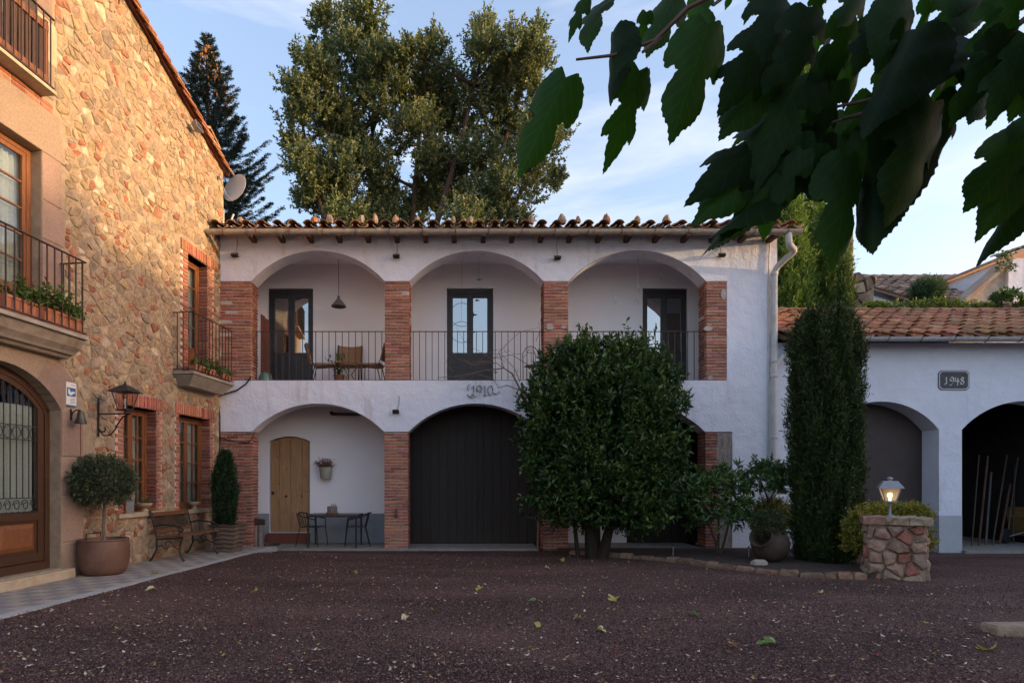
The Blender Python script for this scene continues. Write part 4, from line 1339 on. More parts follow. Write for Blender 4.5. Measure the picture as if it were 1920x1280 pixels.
# ================================================================== the low barn on the right (1948)
BY = 13.52
barn = E('barn', 'low white barn with arched openings and mossy clay-tile roof', 'barn', (0, BY, 0))
BZ = AZ(805)
def build_barn():
    bx0, bx1 = XB + 0.004, 15.9
    A = (AX(1546), AX(1762), -0.2, BZ, 0.63)
    B = (AX(1805), AX(2045), -0.2, BZ, 0.64)
    w = MB()
    arch_wall(w, bx0, bx1, -0.3, 4.62, 0, 0.5, [A, B])
    w.box(bx0, bx1, 5.8, 6.0, -0.3, 4.62)
    w.box(bx1 - 0.3, bx1, 0.5, 5.8, -0.3, 4.62)
    w.build('wall', mat('blue_white_plaster', (0.74, 0.78, 0.88), (0.68, 0.72, 0.81), 1.5, 0.9, bump=0.65, bscale=22, bdist=0.015, b2=3.5, c3=(0.5, 0.49, 0.49), s3=1.3, p3=(0.6, 0.85), st3=(2.6, 2.6, 0.5)), barn)
    dd = MB()
    ldz = AZ(966)
    lm = mat('pale_blue_dado', (0.38, 0.42, 0.46), (0.44, 0.47, 0.5), 3, 0.85, bump=0.4, bscale=30)
    dd.box(AX(1762) - 0.003, AX(1805) + 0.003, -0.004, 0.5, -0.2, ldz)
    dd.build('dado', lm, barn)
    # brown arched door set back in the first arch
    f = MB(); f.box(A[0] - 0.1, A[1] + 0.1, 0.52, 0.58, -0.2, 3.5)
    d = f.build('brown_door', BROWND, barn)
    h = MB()
    xm = A[0] + 0.9
    h.box(xm - 0.012, xm + 0.012, 0.505, 0.52, 0.0, 3.35)
    h.build('cover_strip', BROWND, d)
    # store behind the open arch, its shade put into near-black walls
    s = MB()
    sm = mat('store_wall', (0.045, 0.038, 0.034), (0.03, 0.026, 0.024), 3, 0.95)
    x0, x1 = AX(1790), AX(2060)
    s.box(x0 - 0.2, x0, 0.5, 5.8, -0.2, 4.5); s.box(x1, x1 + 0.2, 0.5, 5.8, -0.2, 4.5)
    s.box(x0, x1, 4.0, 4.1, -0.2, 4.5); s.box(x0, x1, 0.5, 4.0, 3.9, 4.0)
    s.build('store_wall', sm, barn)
    fl = MB(); fl.box(AX(1804), AX(2046), -0.12, 4.0, -0.2, -0.012); fl.build('store_floor', CONC_D, barn)
    # roof
    sl = math.atan(0.45)
    dk = MB()
    m = Matrix.Translation((0, -0.36, 4.64)) @ Matrix.Rotation(sl, 4, 'X')
    dk.box(bx0, bx1 + 0.1, 0.03, 3.75, -0.06, 0.0, m)
    dk.prism([(3.05, 6.13), (3.05, 6.19), (6.2, 4.8), (6.2, 4.74)], bx0, bx1 + 0.1, 'x')
    rf = dk.build('roof', BEAM, barn)
    tile_roof(rf, (bx0 + 0.16, -0.4, 4.655), 24, 8, 0.36, 0.44, sl, TILE, L=0.53, r=0.13, single_rows=99, jitter=0.015)
    rdg = barrel(0.5, 0.12, 0.1).mesh('ridge_tile', TILE, True)
    for i in range(21):
        link('ridge_tile', rdg, rf, Matrix.Translation((bx0 + 0.42 + i * 0.42, 3.07, 6.2 + rnd.uniform(-.012, .012))) @ Matrix.Rotation(R(90) + rnd.gauss(0, .03), 4, 'Z') @ Matrix.Rotation(-0.04, 4, 'X'))
    # gutter
    gy, gzz, gr, n = -0.47, LZ(637, 13.05), 0.085, 10
    g = MB()
    prof = [(math.cos(R(180 + 180 * k / n)) * gr, math.sin(R(180 + 180 * k / n)) * gr) for k in range(n + 1)]
    prof += [(p[0] * 0.9, p[1] * 0.9) for p in reversed(prof)]
    prof = [(p[0] + gy, p[1] + gzz + 0.05) for p in prof]
    g.prism(prof, LX(1483, 13.05), 15.9, 'x')
    g.prism([(math.cos(R(180 + 180 * k / n)) * gr * .95 + gy, math.sin(R(180 + 180 * k / n)) * gr * .95 + gzz + .05) for k in range(n + 1)], LX(1483, 13.05) + .004, LX(1483, 13.05) + .014, 'x')
    gut = g.build('gutter', GUTTER2, barn, smooth=True)
    for i in range(8):
        x = LX(1600 + i * 62, 13.05); s = MB()
        s.tube([(x + 0.02, gy - gr * 1.03, gzz + 0.055)] + [(x, gy + math.cos(R(180 + 18 * k)) * gr * 1.06, gzz + 0.05 + math.sin(R(180 + 18 * k)) * gr * 1.06) for k in range(1, 10)] + [(x, gy + 0.2, gzz + 0.07)], 0.008, 5)
        s.build('gutter_strap', IRON_RUST, gut)
build_barn()

def ribbon(mb, pts, nib=(0.009, 0.012), y0=0.0, y1=-0.006, ox=0.0, oz=0.0, s=1.0):
    """broad-pen stroke in the x-z plane"""
    pts = [(ox + p[0] * s, oz + p[1] * s) for p in pts]
    nx, nz = nib
    for a, b in zip(pts[:-1], pts[1:]):
        q = [(a[0] - nx, a[1] - nz), (b[0] - nx, b[1] - nz), (b[0] + nx, b[1] + nz), (a[0] + nx, a[1] + nz)]
        mb.prism(q, y0, y1 + rnd.uniform(-.0008, .0008))

def plaque_1948():
    cx, cz = AX(1789), AZ(712.5)
    w, h = 58 / 168, 37 / 168
    t = E('date_plaque', 'slate date plaque reading 1948 with white border on the barn wall', 'plaque', (cx, BY - 0.002, cz))
    def octo(k, c):
        a, b = w - k, h - k
        return [(-a + c, -b), (a - c, -b), (a, -b + c), (a, b - c), (a - c, b), (-a + c, b), (-a, b - c), (-a, -b + c)]
    sl = mat('slate_paint', (0.07, 0.075, 0.085), (0.1, 0.105, 0.115), 12, 0.7)
    wp = mat('plaque_white', (0.66, 0.66, 0.66), (0.55, 0.55, 0.55), 20, 0.7)
    m = MB(); m.prism(octo(0, 0.06), -0.012, 0.01); m.build('plate', sl, t)
    m = MB(); o1, o2 = octo(0.014, 0.055), octo(0.032, 0.05)
    for i in range(8):
        j = (i + 1) % 8
        m.prism([o1[i], o1[j], o2[j], o2[i]], -0.016, -0.0121)
    m.build('border', wp, t)
    D = {'1': [[(0.2, 0.75), (0.45, 1.0), (0.45, 0.05), (0.15, 0.0)]],
         '9': [[(0.75, 0.62), (0.45, 0.45), (0.18, 0.65), (0.3, 0.95), (0.6, 1.0), (0.78, 0.75), (0.72, 0.3), (0.45, -0.12), (0.2, -0.15)]],
         '4': [[(0.25, 0.95), (0.2, 0.45), (0.85, 0.4)], [(0.6, 0.9), (0.62, 0.3), (0.55, -0.2)]],
         '8': [[(0.55, 0.52), (0.28, 0.72), (0.4, 0.98), (0.66, 0.92), (0.68, 0.7), (0.35, 0.42), (0.22, 0.15), (0.42, -0.02), (0.68, 0.05), (0.76, 0.28), (0.55, 0.52)]]}
    x = -0.235
    for ch in '1948':
        m = MB()
        for st in D[ch]: ribbon(m, st, (0.010, 0.012), -0.0121, -0.017, x, -0.085, 0.15)
        m.build('numeral', wp, t)
        x += 0.115
plaque_1948()

def numerals_1910():
    t = E('date_numerals', 'black iron numerals 1910 with a scroll on the arcade wall', 'numerals', (AX(906), FY - 0.02, AZ(733)))
    s = 0.0119
    def P(x, y): return ((x - 906) * s, (733 - y) * s)
    strokes = {
        'numeral_one': [[P(881, 729), P(884, 726), P(888, 723), P(888, 733), P(886, 741)], [P(883, 741), P(890, 741)]],
        'numeral_nine': [[P(901, 731), P(896, 734), P(893, 730), P(894, 725), P(898, 722.5), P(902, 725), P(902, 731), P(899, 738), P(893, 743), P(885, 745.5), P(878, 743), P(877, 739)]],
        'numeral_one ': [[P(904, 727), P(909, 722.5), P(909, 741)], [P(906, 741), P(912, 741)]],
        'numeral_zero': [[P(919 + 4.6 * math.cos(k * .5236), 732 - 9.0 * math.sin(k * .5236)) for k in range(13)]],
        'scroll': [[P(878, 732), P(876, 727), P(878, 722), P(882, 721)], [P(925, 737), P(929, 739), P(934, 737), P(936, 733)]]}
    for k, st in strokes.items():
        m = MB()
        for q in st: ribbon(m, q, (0.006, 0.005), 0.01, -0.012)
        m.build(k.strip(), IRON, t)
numerals_1910()

# ================================================================== houses behind and beside
def back_house():
    h = E('back_house', 'house behind the barn with a weathered pinkish tile roof', 'house', (0, 17.0, 0))
    sl = math.atan(0.53)
    x0 = LX(1607, 21.0)
    w = MB(); w.box(x0 + 0.2, x0 + 8, 0.3, 5.0, 0, 6.1); w.prism([(0.3, 6.1), (5.0, 6.1), (5.0, 8.6)], x0 + 0.2, x0 + 8, 'x'); w.build('wall', PLASTER, h)
    dk = MB(); m = Matrix.Translation((0, 0, 6.28)) @ Matrix.Rotation(sl, 4, 'X'); dk.box(x0, x0 + 8.2, -0.42, 5.66, -0.06, 0, m)
    rf = dk.build('roof', TILE_FAR, h)
    tile_roof(rf, (x0 + 0.1, -0.37, 6.094), 21, 14, 0.37, 0.425, sl, TILE_FAR, L=0.5, r=0.14, jitter=0.02, pans=False)
    rd = barrel(0.5, 0.13, 0.11).mesh('ridge_tile', TILE_FAR, True)
    for i in range(17):
        link('ridge_tile', rd, rf, Matrix.Translation((x0 + 0.5 + i * 0.44, 5.0, 8.95)) @ Matrix.Rotation(R(90), 4, 'Z'))
back_house()

def rock_wall(name, parent, x0, x1, z0, z1, y, dx, dz, mt=STONE, pal=STONE_PAL, top=None, seed=3, single=True, h=(0.02, 0.05), dim=1.0, gap=0.012):
    r2 = random.Random(seed)
    seeds = []
    z = z0 + dz / 2; j = 0
    while z < z1 + dz:
        x = x0 + (j % 2) * dx / 2
        while x < x1 + dx:
            seeds.append((x + r2.uniform(-.48, .48) * dx, z + r2.uniform(-.46, .46) * dz)); x += dx
        z += dz; j += 1
    lines = [(1, 0, x0), (-1, 0, -x1), (0, 1, z0), (0, -1, -z1)] + (list(top) if top else [])
    for c in cells(seeds, [], [], (x0 - 1, x1 + 1, z0 - 1, z1 + 1), lines=lines):
        if area(c) < 0.003: continue
        g = rock_shape(c, rnd.uniform(*h), gap)
        if not g: continue
        col = rnd.choice(pal); k = rnd.uniform(0.8, 1.15) * dim
        mb = MB(); mb.col = (col[0] * k, col[1] * k, col[2] * k)
        mb.raw([(v[0], y - v[1], v[2]) for v in g[0]], g[1])
        link(name, mb.mesh(name, mt), parent)

def ruin_tower():
    Y = 17.9
    t = E('stone_chimney', 'square rubble-stone chimney stack behind the cypresses', 'chimney', (0, Y, 0))
    x0, x1 = LX(1552, Y), LX(1601, Y)
    z1 = LZ(402, Y)
    c = MB(); c.box(x0 + .02, x1 - .02, 0.0, 0.9, 0, z1 - .03); c.build('core', MORTAR, t)
    rock_wall('stone', t, x0, x1, 5.3, z1, 0.0, 0.26, 0.19, seed=9, dim=0.85)
    b = MB(); b.box(LX(1601, Y), LX(1640, Y), 0.05, 0.6, 0, LZ(515, Y)); b.build('shoulder', MORTAR, t)
    rock_wall('stone', t, LX(1590, Y), LX(1642, Y), 5.6, LZ(505, Y), 0.03, 0.34, 0.3, seed=4, dim=0.7, top=[(-0.5, -1, -LZ(505, Y) - 0.5 * LX(1610, Y))], h=(0.08, 0.16))
ruin_tower()

def white_gable():
    Y = 17.6
    t = E('white_gable_house', 'white rendered gable with a tile coping above the barn roof', 'house', (0, Y, 0))
    x0 = LX(1891, Y)
    w = MB(); w.box(x0, x0 + 4, 0, 3, 4, LZ(484, Y)); w.build('wall', PLASTER, t)
    c = MB()
    c.prism([(LX(1800, Y), LZ(577, Y)), (LX(1893, Y) - 0.002, LZ(500, Y)), (LX(1893, Y) - 0.002, LZ(577, Y))], 0.1, 0.5)
    c.build('sloping_parapet', mat('parapet_render', (0.5, 0.44, 0.36), (0.36, 0.31, 0.25), 6, 0.9, bump=0.4), t)
    k = MB()
    a, b = Vector((LX(1800, Y), 0, LZ(574, Y))), Vector((LX(1893, Y), 0, LZ(496, Y)))
    k.bar(a + Vector((0, .25, .05)), b + Vector((-.01, .25, .05)), 0.62, 0.09); k.build('coping', TILE_FAR, t)
    me = barrel(0.5, 0.14, 0.12).mesh('coping_tile', TILE_FAR, True)
    for i in range(5):
        link('coping_tile', me, t, Matrix.Translation((x0 - 0.12 + i * 0.3, -0.12, LZ(482, Y) + 0.06 + i * 0.1)) @ Matrix.Rotation(R(8), 4, 'X'))
    r = MB(); m = Matrix.Translation((x0 - 0.15, -0.15, LZ(484, Y))) @ Matrix.Rotation(R(-18), 4, 'Y'); r.box(0, 4, 0, 3.2, 0, 0.08, m); r.build('roof', TILE_FAR, t)
white_gable()

def occluder():  # unseen block added on the right, stepped roofline shaping the yard's shade
    t = E('occluder_house', 'unseen house added on the right, roofline shaped to shade the yard', 'house', (26.5, 0, 0))
    for (y0, y1, zr) in ((-6.0, 8.45, 8.15), (8.45, 9.6, 9.5), (9.6, 10.55, 7.86), (10.55, 15, 7.4)):
        w = MB(); w.box(-3, 3, y0, y1, -0.2, zr - 1.4)
        w.prism([(-3, zr - 1.4), (3, zr - 1.4), (0, zr - 0.05)], y0, y1, 'y'); w.build('wall', PLASTER, t)
        r = MB()
        r.prism([(-3.3, zr - 1.54), (0, zr - 0.06), (3.3, zr - 1.54), (3.3, zr - 1.46), (0, zr), (-3.3, zr - 1.46)], y0 - 0.002, y1 + 0.002, 'y'); r.build('roof', TILE, t)
occluder()
# ================================================================== vegetation
def unit(a):
    return a / np.maximum(np.linalg.norm(a, axis=-1, keepdims=True), 1e-9)

def leaf_arrays(C, A, L, W, fold=0.25, droop=0.0):
    """one folded diamond per leaf: base C, axis A"""
    n = len(C)
    A = unit(A)
    S = unit(np.cross(A, unit(rng.normal(size=(n, 3)) + np.array([0, 0, 1.2]))))
    N = np.cross(S, A)
    L = np.broadcast_to(L, n)[:, None]; W = np.broadcast_to(W, n)[:, None]
    mid = C + A * L * 0.45
    V = np.stack([C, mid + S * W * 0.5 + N * W * fold, C + A * L - N * L * droop, mid - S * W * 0.5 + N * W * fold], 1)
    return V

def leaf_object(name, parts, cols, m, parent, kind='stuff'):
    V = np.concatenate(parts); n = len(V)
    F = (np.arange(n) * 4)[:, None, None] + np.array([(0, 1, 2), (0, 2, 3)])[None]
    return np_mesh(name, V.reshape(-1, 3), F.reshape(-1, 3), np.repeat(np.concatenate(cols), 2, axis=0), m, parent, kind)

def tint(n, c1, c2, spread=0.25):
    t = rng.random((n, 1))
    c = np.array(c1)[None] * (1 - t) + np.array(c2)[None] * t
    return c * (1 - spread + 2 * spread * rng.random((n, 1)))

def shoots(P, D, length, k, L, W, c1, c2, tipc=None, spread_ang=0.9, droop=0.1, fold=0.25):
    """leafy shoots: k leaves along each shoot starting at P heading D"""
    n = len(P)
    D = unit(D)
    length = np.broadcast_to(length, n)
    t = (np.arange(k) + rng.random((n, k))) / k
    C = P[:, None] + D[:, None] * (t * length[:, None])[..., None]
    A = D[:, None] * (0.35 + 0.5 * t[..., None]) + rng.normal(size=(n, k, 3)) * spread_ang * 0.6
    C = C.reshape(-1, 3); A = A.reshape(-1, 3)
    m = len(C)
    V = leaf_arrays(C, A, L * (0.7 + 0.6 * rng.random(m)), W * (0.7 + 0.6 * rng.random(m)), fold, droop)
    col = tint(m, c1, c2)
    per = np.repeat(0.75 + 0.5 * rng.random(n), k)[:, None]
    col = col * per
    if tipc is not None:
        w = np.clip((t.reshape(-1, 1) - 0.6) / 0.4, 0, 1) * np.repeat((rng.random(n) < 0.6), k)[:, None]
        col = col * (1 - 0.7 * w) + np.array(tipc)[None] * 0.7 * w
    return V, col

def sphere_dirs(n, up=-1.0):
    d = unit(rng.normal(size=(n * 3, 3)))
    d = d[d[:, 2] > up][:n]
    return d

# ------------------------------------------------------------------ unseen trees added on the right to soften the shadow edge
def shade_trees():
    names = ['first', 'second', 'third', 'fourth']
    LT = leaf_mat('shade_leaf', (0.06, 0.09, 0.03), 0.2)
    for i, (y, r, zt) in enumerate(((1.2, 1.5, 8.6), (3.4, 1.3, 9.0), (5.4, 1.2, 8.5), (7.0, 0.9, 8.7))):
        t = E('shade_tree', 'unseen leafy tree added behind the neighbour house, %s along the row' % names[i], 'tree', (31, y, 0), 0, 'added shade trees')
        m = MB(); m.tube([(0, 0, 0), (0.1, 0, zt - r)], [0.2, 0.1], 7); m.build('trunk', BARK, t)
        n = int(420 * r)
        d = unit(rng.normal(size=(n, 3)))
        P = np.array([0, 0, zt - r * 1.1]) + d * r * (0.4 + 0.6 * rng.random((n, 1))) * (1 + 0.25 * np.sin(d[:, 1:2] * 7 + i))
        V, col = shoots(P, d + np.array([0, 0, 0.6]), 0.5, 8, 0.2, 0.12, (1, 1, 1), (1.2, 1.1, 1), None, spread_ang=1.2)
        leaf_object('crown', [V], [col], LT, t)
shade_trees()

# ------------------------------------------------------------------ holm oak behind the arcade
def holm_oak():
    Y = 21.5
    s = Y / FPX
    base = Vector((LX(735, Y), Y, 0))
    t = E('holm_oak', 'huge many-stemmed evergreen oak rising behind the arcade roof', 'tree', base)
    lob = [(622,35,40),(690,50,52),(655,115,70),(590,125,45),(560,160,32),(712,135,52),(600,205,62),(556,205,30),(675,215,70),(560,275,30),(580,305,42),(602,352,48),(655,300,62),(722,300,52),(575,365,25),(640,392,36),
           (755,85,26),(770,160,46),(800,95,34),(832,150,50),(792,240,58),(850,235,58),(745,375,52),(822,315,64),(885,300,64),(812,385,52),
           (898,58,34),(938,85,46),(1003,75,34),(1012,48,18),(922,150,58),(982,150,50),(1030,215,34),(1000,250,48),(950,240,58),(1048,250,22),(960,335,50),(1010,320,36),(900,380,50),(962,388,30),(1042,325,16), (700,400,40), (860,400,40)]
    rt = random.Random(5)
    parts, cols = [], []
    stems = []
    for (px0, px1, py1) in ((690, 610, 60), (700, 690, 70), (720, 800, 120), (740, 905, 90), (760, 1000, 110), (690, 575, 230), (770, 1010, 300)):
        a = Vector((LX(px0, Y), Y + rt.uniform(-.5, .5), 0))
        b = Vector((LX(px1, Y), Y + rt.uniform(-1, 1), LZ(py1, Y)))
        pts = []
        for i in range(13):
            f = i / 12
            p = a.lerp(b, f)
            p.x = a.x + (b.x - a.x) * f ** 1.5 + 0.12 * math.sin(f * 9 + px1)
            pts.append(p)
        stems.append(pts)
        m = MB(); m.tube([p - base for p in pts], [0.24 * (1 - 0.86 * i / 12) for i in range(13)], 8)
        m.build('trunk', BARK, t, smooth=True)
    for (px, py, r) in lob:
        yy = Y + rt.uniform(-1.5, 1.5)
        c = Vector((LX(px, yy), yy, LZ(py + 16, yy)))
        rr = r * s * 0.9
        best = min((p for st in stems for p in st[4:]), key=lambda p: (p - c).length + (0.8 if p.z > c.z else 0))
        m = MB(); mid = best.lerp(c, 0.5) + Vector((rt.uniform(-.2, .2), 0, rt.uniform(-.2, .1)))
        m.tube([best - base, mid - base, c - base], [0.08, 0.05, 0.02], 5); m.build('limb', BARK, t, smooth=True)
        n = int(r * r / 8.5) + 20
        mcl = max(4, int(r / 5.5))
        dc = sphere_dirs(mcl)
        ci = rng.integers(0, len(dc), n)
        d = unit(rng.normal(size=(n, 3)))
        cc = np.array(c - base)[None] + dc[ci] * np.array([rr, rr * 0.95, rr * 1.05]) * (0.55 + 0.4 * rng.random((len(dc), 1)))[ci]
        P = cc + d * (rr * 0.34 + 0.10) * (0.3 + 0.7 * rng.random((n, 1)))
        V, col = shoots(P, d * 0.7 + np.array([0, 0, 0.7]), 0.36 * (0.5 + 0.9 * rng.random(n)), 17, 0.12, 0.058, (0.12, 0.17, 0.08), (0.185, 0.225, 0.115), tipc=(0.34, 0.33, 0.155), spread_ang=1.2)
        parts.append(V); cols.append(col)
    leaf_object('crown', parts, cols, leaf_mat('oak_leaf', (1, 1, 1), 0.25, 0.5, tcol=(1.3, 1.35, 0.6)), t)
holm_oak()

# ------------------------------------------------------------------ spruce behind the stone house
def spruce():
    Y = 24.0
    top = Vector((LX(388, Y), Y, LZ(80, Y)))
    base = Vector((top.x + 0.25, Y, 0))
    t = E('spruce', 'dark spruce with brown cones at the tip behind the stone house', 'tree', base)
    m = MB(); m.tube([(0, 0, 0), (-0.1, 0, top.z * 0.5), (-0.25, 0, top.z), (-0.25, 0, top.z + 0.42)], [0.26, 0.17, 0.035, 0.012], 8); m.build('trunk', BARK, t, smooth=True)
    parts, cols = [], []
    twigs = MB()
    z = top.z + 0.12; k = 0
    while z > top.z - 9.6:
        dz = top.z - z
        Lb = 0.22 + dz * 0.40 if dz < 5 else 2.2 + (dz - 5) * 0.22
        nb = 5 if dz < 0.8 else 8
        for i in range(nb):
            a = 6.283 * (i + rnd.random() * 0.6) / nb + k * 0.7
            L = Lb * rnd.uniform(0.7, 1.12)
            d = Vector((math.cos(a), math.sin(a), 0))
            px_ = -0.25 + 0.25 * min(dz / 14, 1)
            p0 = Vector((px_, 0, z))
            pts = [p0 + d * (L * f) + Vector((0, 0, L * (0.16 * f - 0.42 * f * (1 - f) * 1.2 + (0.18 * f * f if dz < 4 else 0.22 * f * f)))) for f in (0, .25, .5, .75, 1)]
            twigs.tube(pts, [0.02, 0.016, 0.012, 0.008, 0.005], 4)
            n = int(8 + L * 26)
            fr = 0.12 + 0.88 * rng.random(n) ** 0.8
            P = np.array([list(pts[min(int(f * 4), 3)].lerp(pts[min(int(f * 4), 3) + 1], f * 4 - int(f * 4))) if f < 1 else list(pts[4]) for f in fr])
            side = np.array([-d.y, d.x, 0.0])
            sg = np.sign(rng.random(n) - 0.5)[:, None]
            D = np.array(d)[None] * 0.8 + side[None] * sg * (0.7 * rng.random((n, 1))) + np.array([0, 0, 0.16]) + rng.normal(size=(n, 3)) * 0.15
            V, col = shoots(P, D, 0.14 + 0.22 * (1 - fr) * min(L, 1.6), 13, 0.09, 0.022, (0.026, 0.045, 0.034), (0.045, 0.07, 0.05), spread_ang=0.8)
            parts.append(V); cols.append(col)
        z -= 0.27; k += 1
    twigs.build('twigs', BARK, t, kind='stuff')
    leaf_object('crown', parts, cols, leaf_mat('spruce_needle', (1, 1, 1), 0.1, 0.55), t)
    cn = MB()
    for i in range(300):
        dz = rnd.random() ** 1.3 * 2.6
        a = rnd.uniform(0, 6.283); r = (0.12 + dz * 0.36) * rnd.uniform(0.7, 1.15)
        if dz > 1.3 and math.cos(a) < 0.2: continue
        c = Vector((-0.22 + r * math.cos(a), r * math.sin(a), top.z - dz - 0.1))
        k = rnd.uniform(0.7, 1.3); cn.col = (0.42 * k, 0.2 * k, 0.07 * k)
        cn.lathe([(0.0, 0.03), (0.026, 0.0), (0.03, -0.06), (0.0, -0.14)], 6, c)
    cn.build('cones', mat('spruce_cone', (1, 1, 1), attr=True, rough=0.8), t, kind='stuff')
spruce()

# ------------------------------------------------------------------ columns: yew in the bed, cypresses behind
def column(name, label, cat, px, Y, z0, z1, prof, n, k, L, W, sl, c1, c2, tipc, m, cores=True, lean=0.0, group=None, ky=1.0, upw=1.6, core=0.16):
    """prof(f): radius at height fraction f"""
    base = Vector((LX(px, Y), Y, z0))
    t = E(name, label, cat, base, 0, group)
    H = z1 - z0
    mm = MB(); mm.tube([(0, 0, -0.1), (0.02, 0, H * 0.4), (lean, 0, H * 0.85)], [0.09, 0.06, 0.015], 7); mm.build('trunk', BARK, t, smooth=True)
    f = rng.random(n)
    rad = np.array([prof(x) for x in f])
    keep = rng.random(n) < (rad / rad.max()) ** 0.6
    f, rad = f[keep], rad[keep]; n = len(f)
    a = rng.random(n) * 6.283
    # plumes: vertical ribs that stick out a little
    rib = 1 + 0.13 * np.sin(a * 9 + 2.0 * np.sin(f * 9)) + 0.07 * np.sin(a * 5 + f * 14)
    q = rad * rib * (0.62 + 0.4 * rng.random(n) ** 0.5)
    P = np.stack([q * np.cos(a) + lean * f, q * np.sin(a) * ky, f * H], 1)
    D = np.stack([np.cos(a) * 0.8, np.sin(a) * 0.8, np.full(n, upw)], 1) + rng.normal(size=(n, 3)) * 0.3
    V, col = shoots(P, D, sl * (0.6 + 0.8 * rng.random(n)), k, L, W, c1, c2, tipc, spread_ang=0.75)
    nc = 4200
    f2 = rng.random(nc) * 0.97; a2 = rng.random(nc) * 6.283
    r2 = np.array([prof(x) for x in f2]) * (0.35 + 0.42 * rng.random(nc))
    P2 = np.stack([r2 * np.cos(a2) + lean * f2, r2 * np.sin(a2) * ky, f2 * H], 1)
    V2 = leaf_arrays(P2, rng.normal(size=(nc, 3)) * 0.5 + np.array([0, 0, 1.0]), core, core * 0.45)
    leaf_object('crown', [V, V2], [col, tint(nc, c1, c1) * 0.8], m, t)  # inner leaves coloured darker, painting in the shade inside the column
    return t

NEEDLE = leaf_mat('yew_needle', (1, 1, 1), 0.12, 0.5)
Yy = 11.2
column('yew_column', 'tall dark clipped yew column in the bed before the barn', 'tree', 1547, Yy, 0.03, LZ(592, Yy),
       lambda f: 0.515 * (0.80 + 0.28 * math.sin(min(f * 2.4 + 0.35, 1.9)) - 0.08) * (1.0 if f < 0.86 else max(0.0, 1 - ((f - 0.86) / 0.16) ** 2 * 0.6)), 12500, 12, 0.055, 0.016, 0.17,
       (0.026, 0.048, 0.013), (0.046, 0.074, 0.02), (0.10, 0.13, 0.03), NEEDLE, upw=1.8)
CYP = leaf_mat('cypress_spray', (1, 1, 1), 0.28, 0.6, tcol=(1.3, 1.35, 0.7))
cyc = ((0.085, 0.17, 0.035), (0.15, 0.24, 0.05), (0.24, 0.32, 0.075))
column('cypress', 'tall pointed cypress behind the arcade gable, largest of its row', 'tree', 1503, 19.5, 0, LZ(95, 19.5), lambda f: 1.25 * (1 - f) ** 0.75 * (1 if f > 0.2 else 1), 8000, 12, 0.15, 0.035, 0.5, *cyc, CYP, group='cypresses behind the barn', upw=2.0)
column('cypress', 'green cypress in the row behind the barn, beside the chimney', 'tree', 1552, 18.2, 0, LZ(395, 18.2), lambda f: 0.72 * (1 - f ** 3) ** 0.8, 6500, 12, 0.12, 0.03, 0.42, *cyc, CYP, group='cypresses behind the barn', upw=2.0)
column('cypress', 'smallest slender green cypress in front of the stone chimney', 'tree', 1581, 17.2, 0, LZ(488, 17.2), lambda f: 0.28 * (1 - f ** 2.5) ** 0.8, 2600, 12, 0.10, 0.026, 0.34, (0.05, 0.1, 0.025), (0.085, 0.14, 0.035), (0.11, 0.16, 0.05), CYP, group='cypresses behind the barn', upw=2.0)
column('cypress', 'green cypress close to the arcade gable behind the downpipe', 'tree', 1478, 17.8, 0, LZ(372, 17.8), lambda f: 0.8 * (1 - f ** 2.5) ** 0.8, 6500, 12, 0.12, 0.03, 0.42, *cyc, CYP, group='cypresses behind the barn', upw=2.0)

# ------------------------------------------------------------------ shrubs
def blob(name, label, cat, c, rad, n, k, sl, L, W, c1, c2, tipc, m, stems=(), up=0.6, inner=0.55, lo=-0.75, base=None, lump=0.12, group=None, stem_m=BARK, droop=0.1, sa=0.9, fold=0.25, core=0, sq=0):
    c = Vector(c)
    base = Vector(base) if base is not None else Vector((c.x, c.y, 0))
    t = E(name, label, cat, base, 0, group)
    d = sphere_dirs(n, lo); n = len(d)
    if sq: d = np.sign(d) * np.abs(d) ** sq
    ph = rng.random(6) * 6
    bump = 1 + lump * (np.sin(d[:, 0] * 5 + ph[0]) * np.sin(d[:, 2] * 6 + ph[1]) + 0.7 * np.sin(d[:, 1] * 9 + d[:, 2] * 8 + ph[2]))
    rr = (inner + (1 - inner) * rng.random(n) ** 0.45)
    P = np.array(c - base)[None] + d * np.array(rad)[None] * (bump * rr)[:, None]
    V, col = shoots(P, d * (1 - up * 0.4) + np.array([0, 0, up]) + rng.normal(size=(n, 3)) * 0.2, sl * (0.5 + rng.random(n)), k, L, W, c1, c2, tipc, droop=droop, spread_ang=sa, fold=fold)
    Vs, cs = [V], [col]
    if core:
        d2 = unit(rng.normal(size=(core, 3)))
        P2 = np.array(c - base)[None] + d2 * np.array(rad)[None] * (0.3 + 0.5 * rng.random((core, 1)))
        Vs.append(leaf_arrays(P2, rng.normal(size=(core, 3)) + np.array([0, 0, .5]), L * 1.7, W * 2.2)); cs.append(tint(core, c1, c1) * 0.9)  # core leaves darkened in colour to stand for the shaded inside
    leaf_object('crown', Vs, cs, m, t)
    for pts, r0, r1 in stems:
        mm = MB(); mm.tube([Vector(p) - base for p in pts], [r0 + (r1 - r0) * i / (len(pts) - 1) for i in range(len(pts))], 7); mm.build('stem', stem_m, t, smooth=True)
    return t

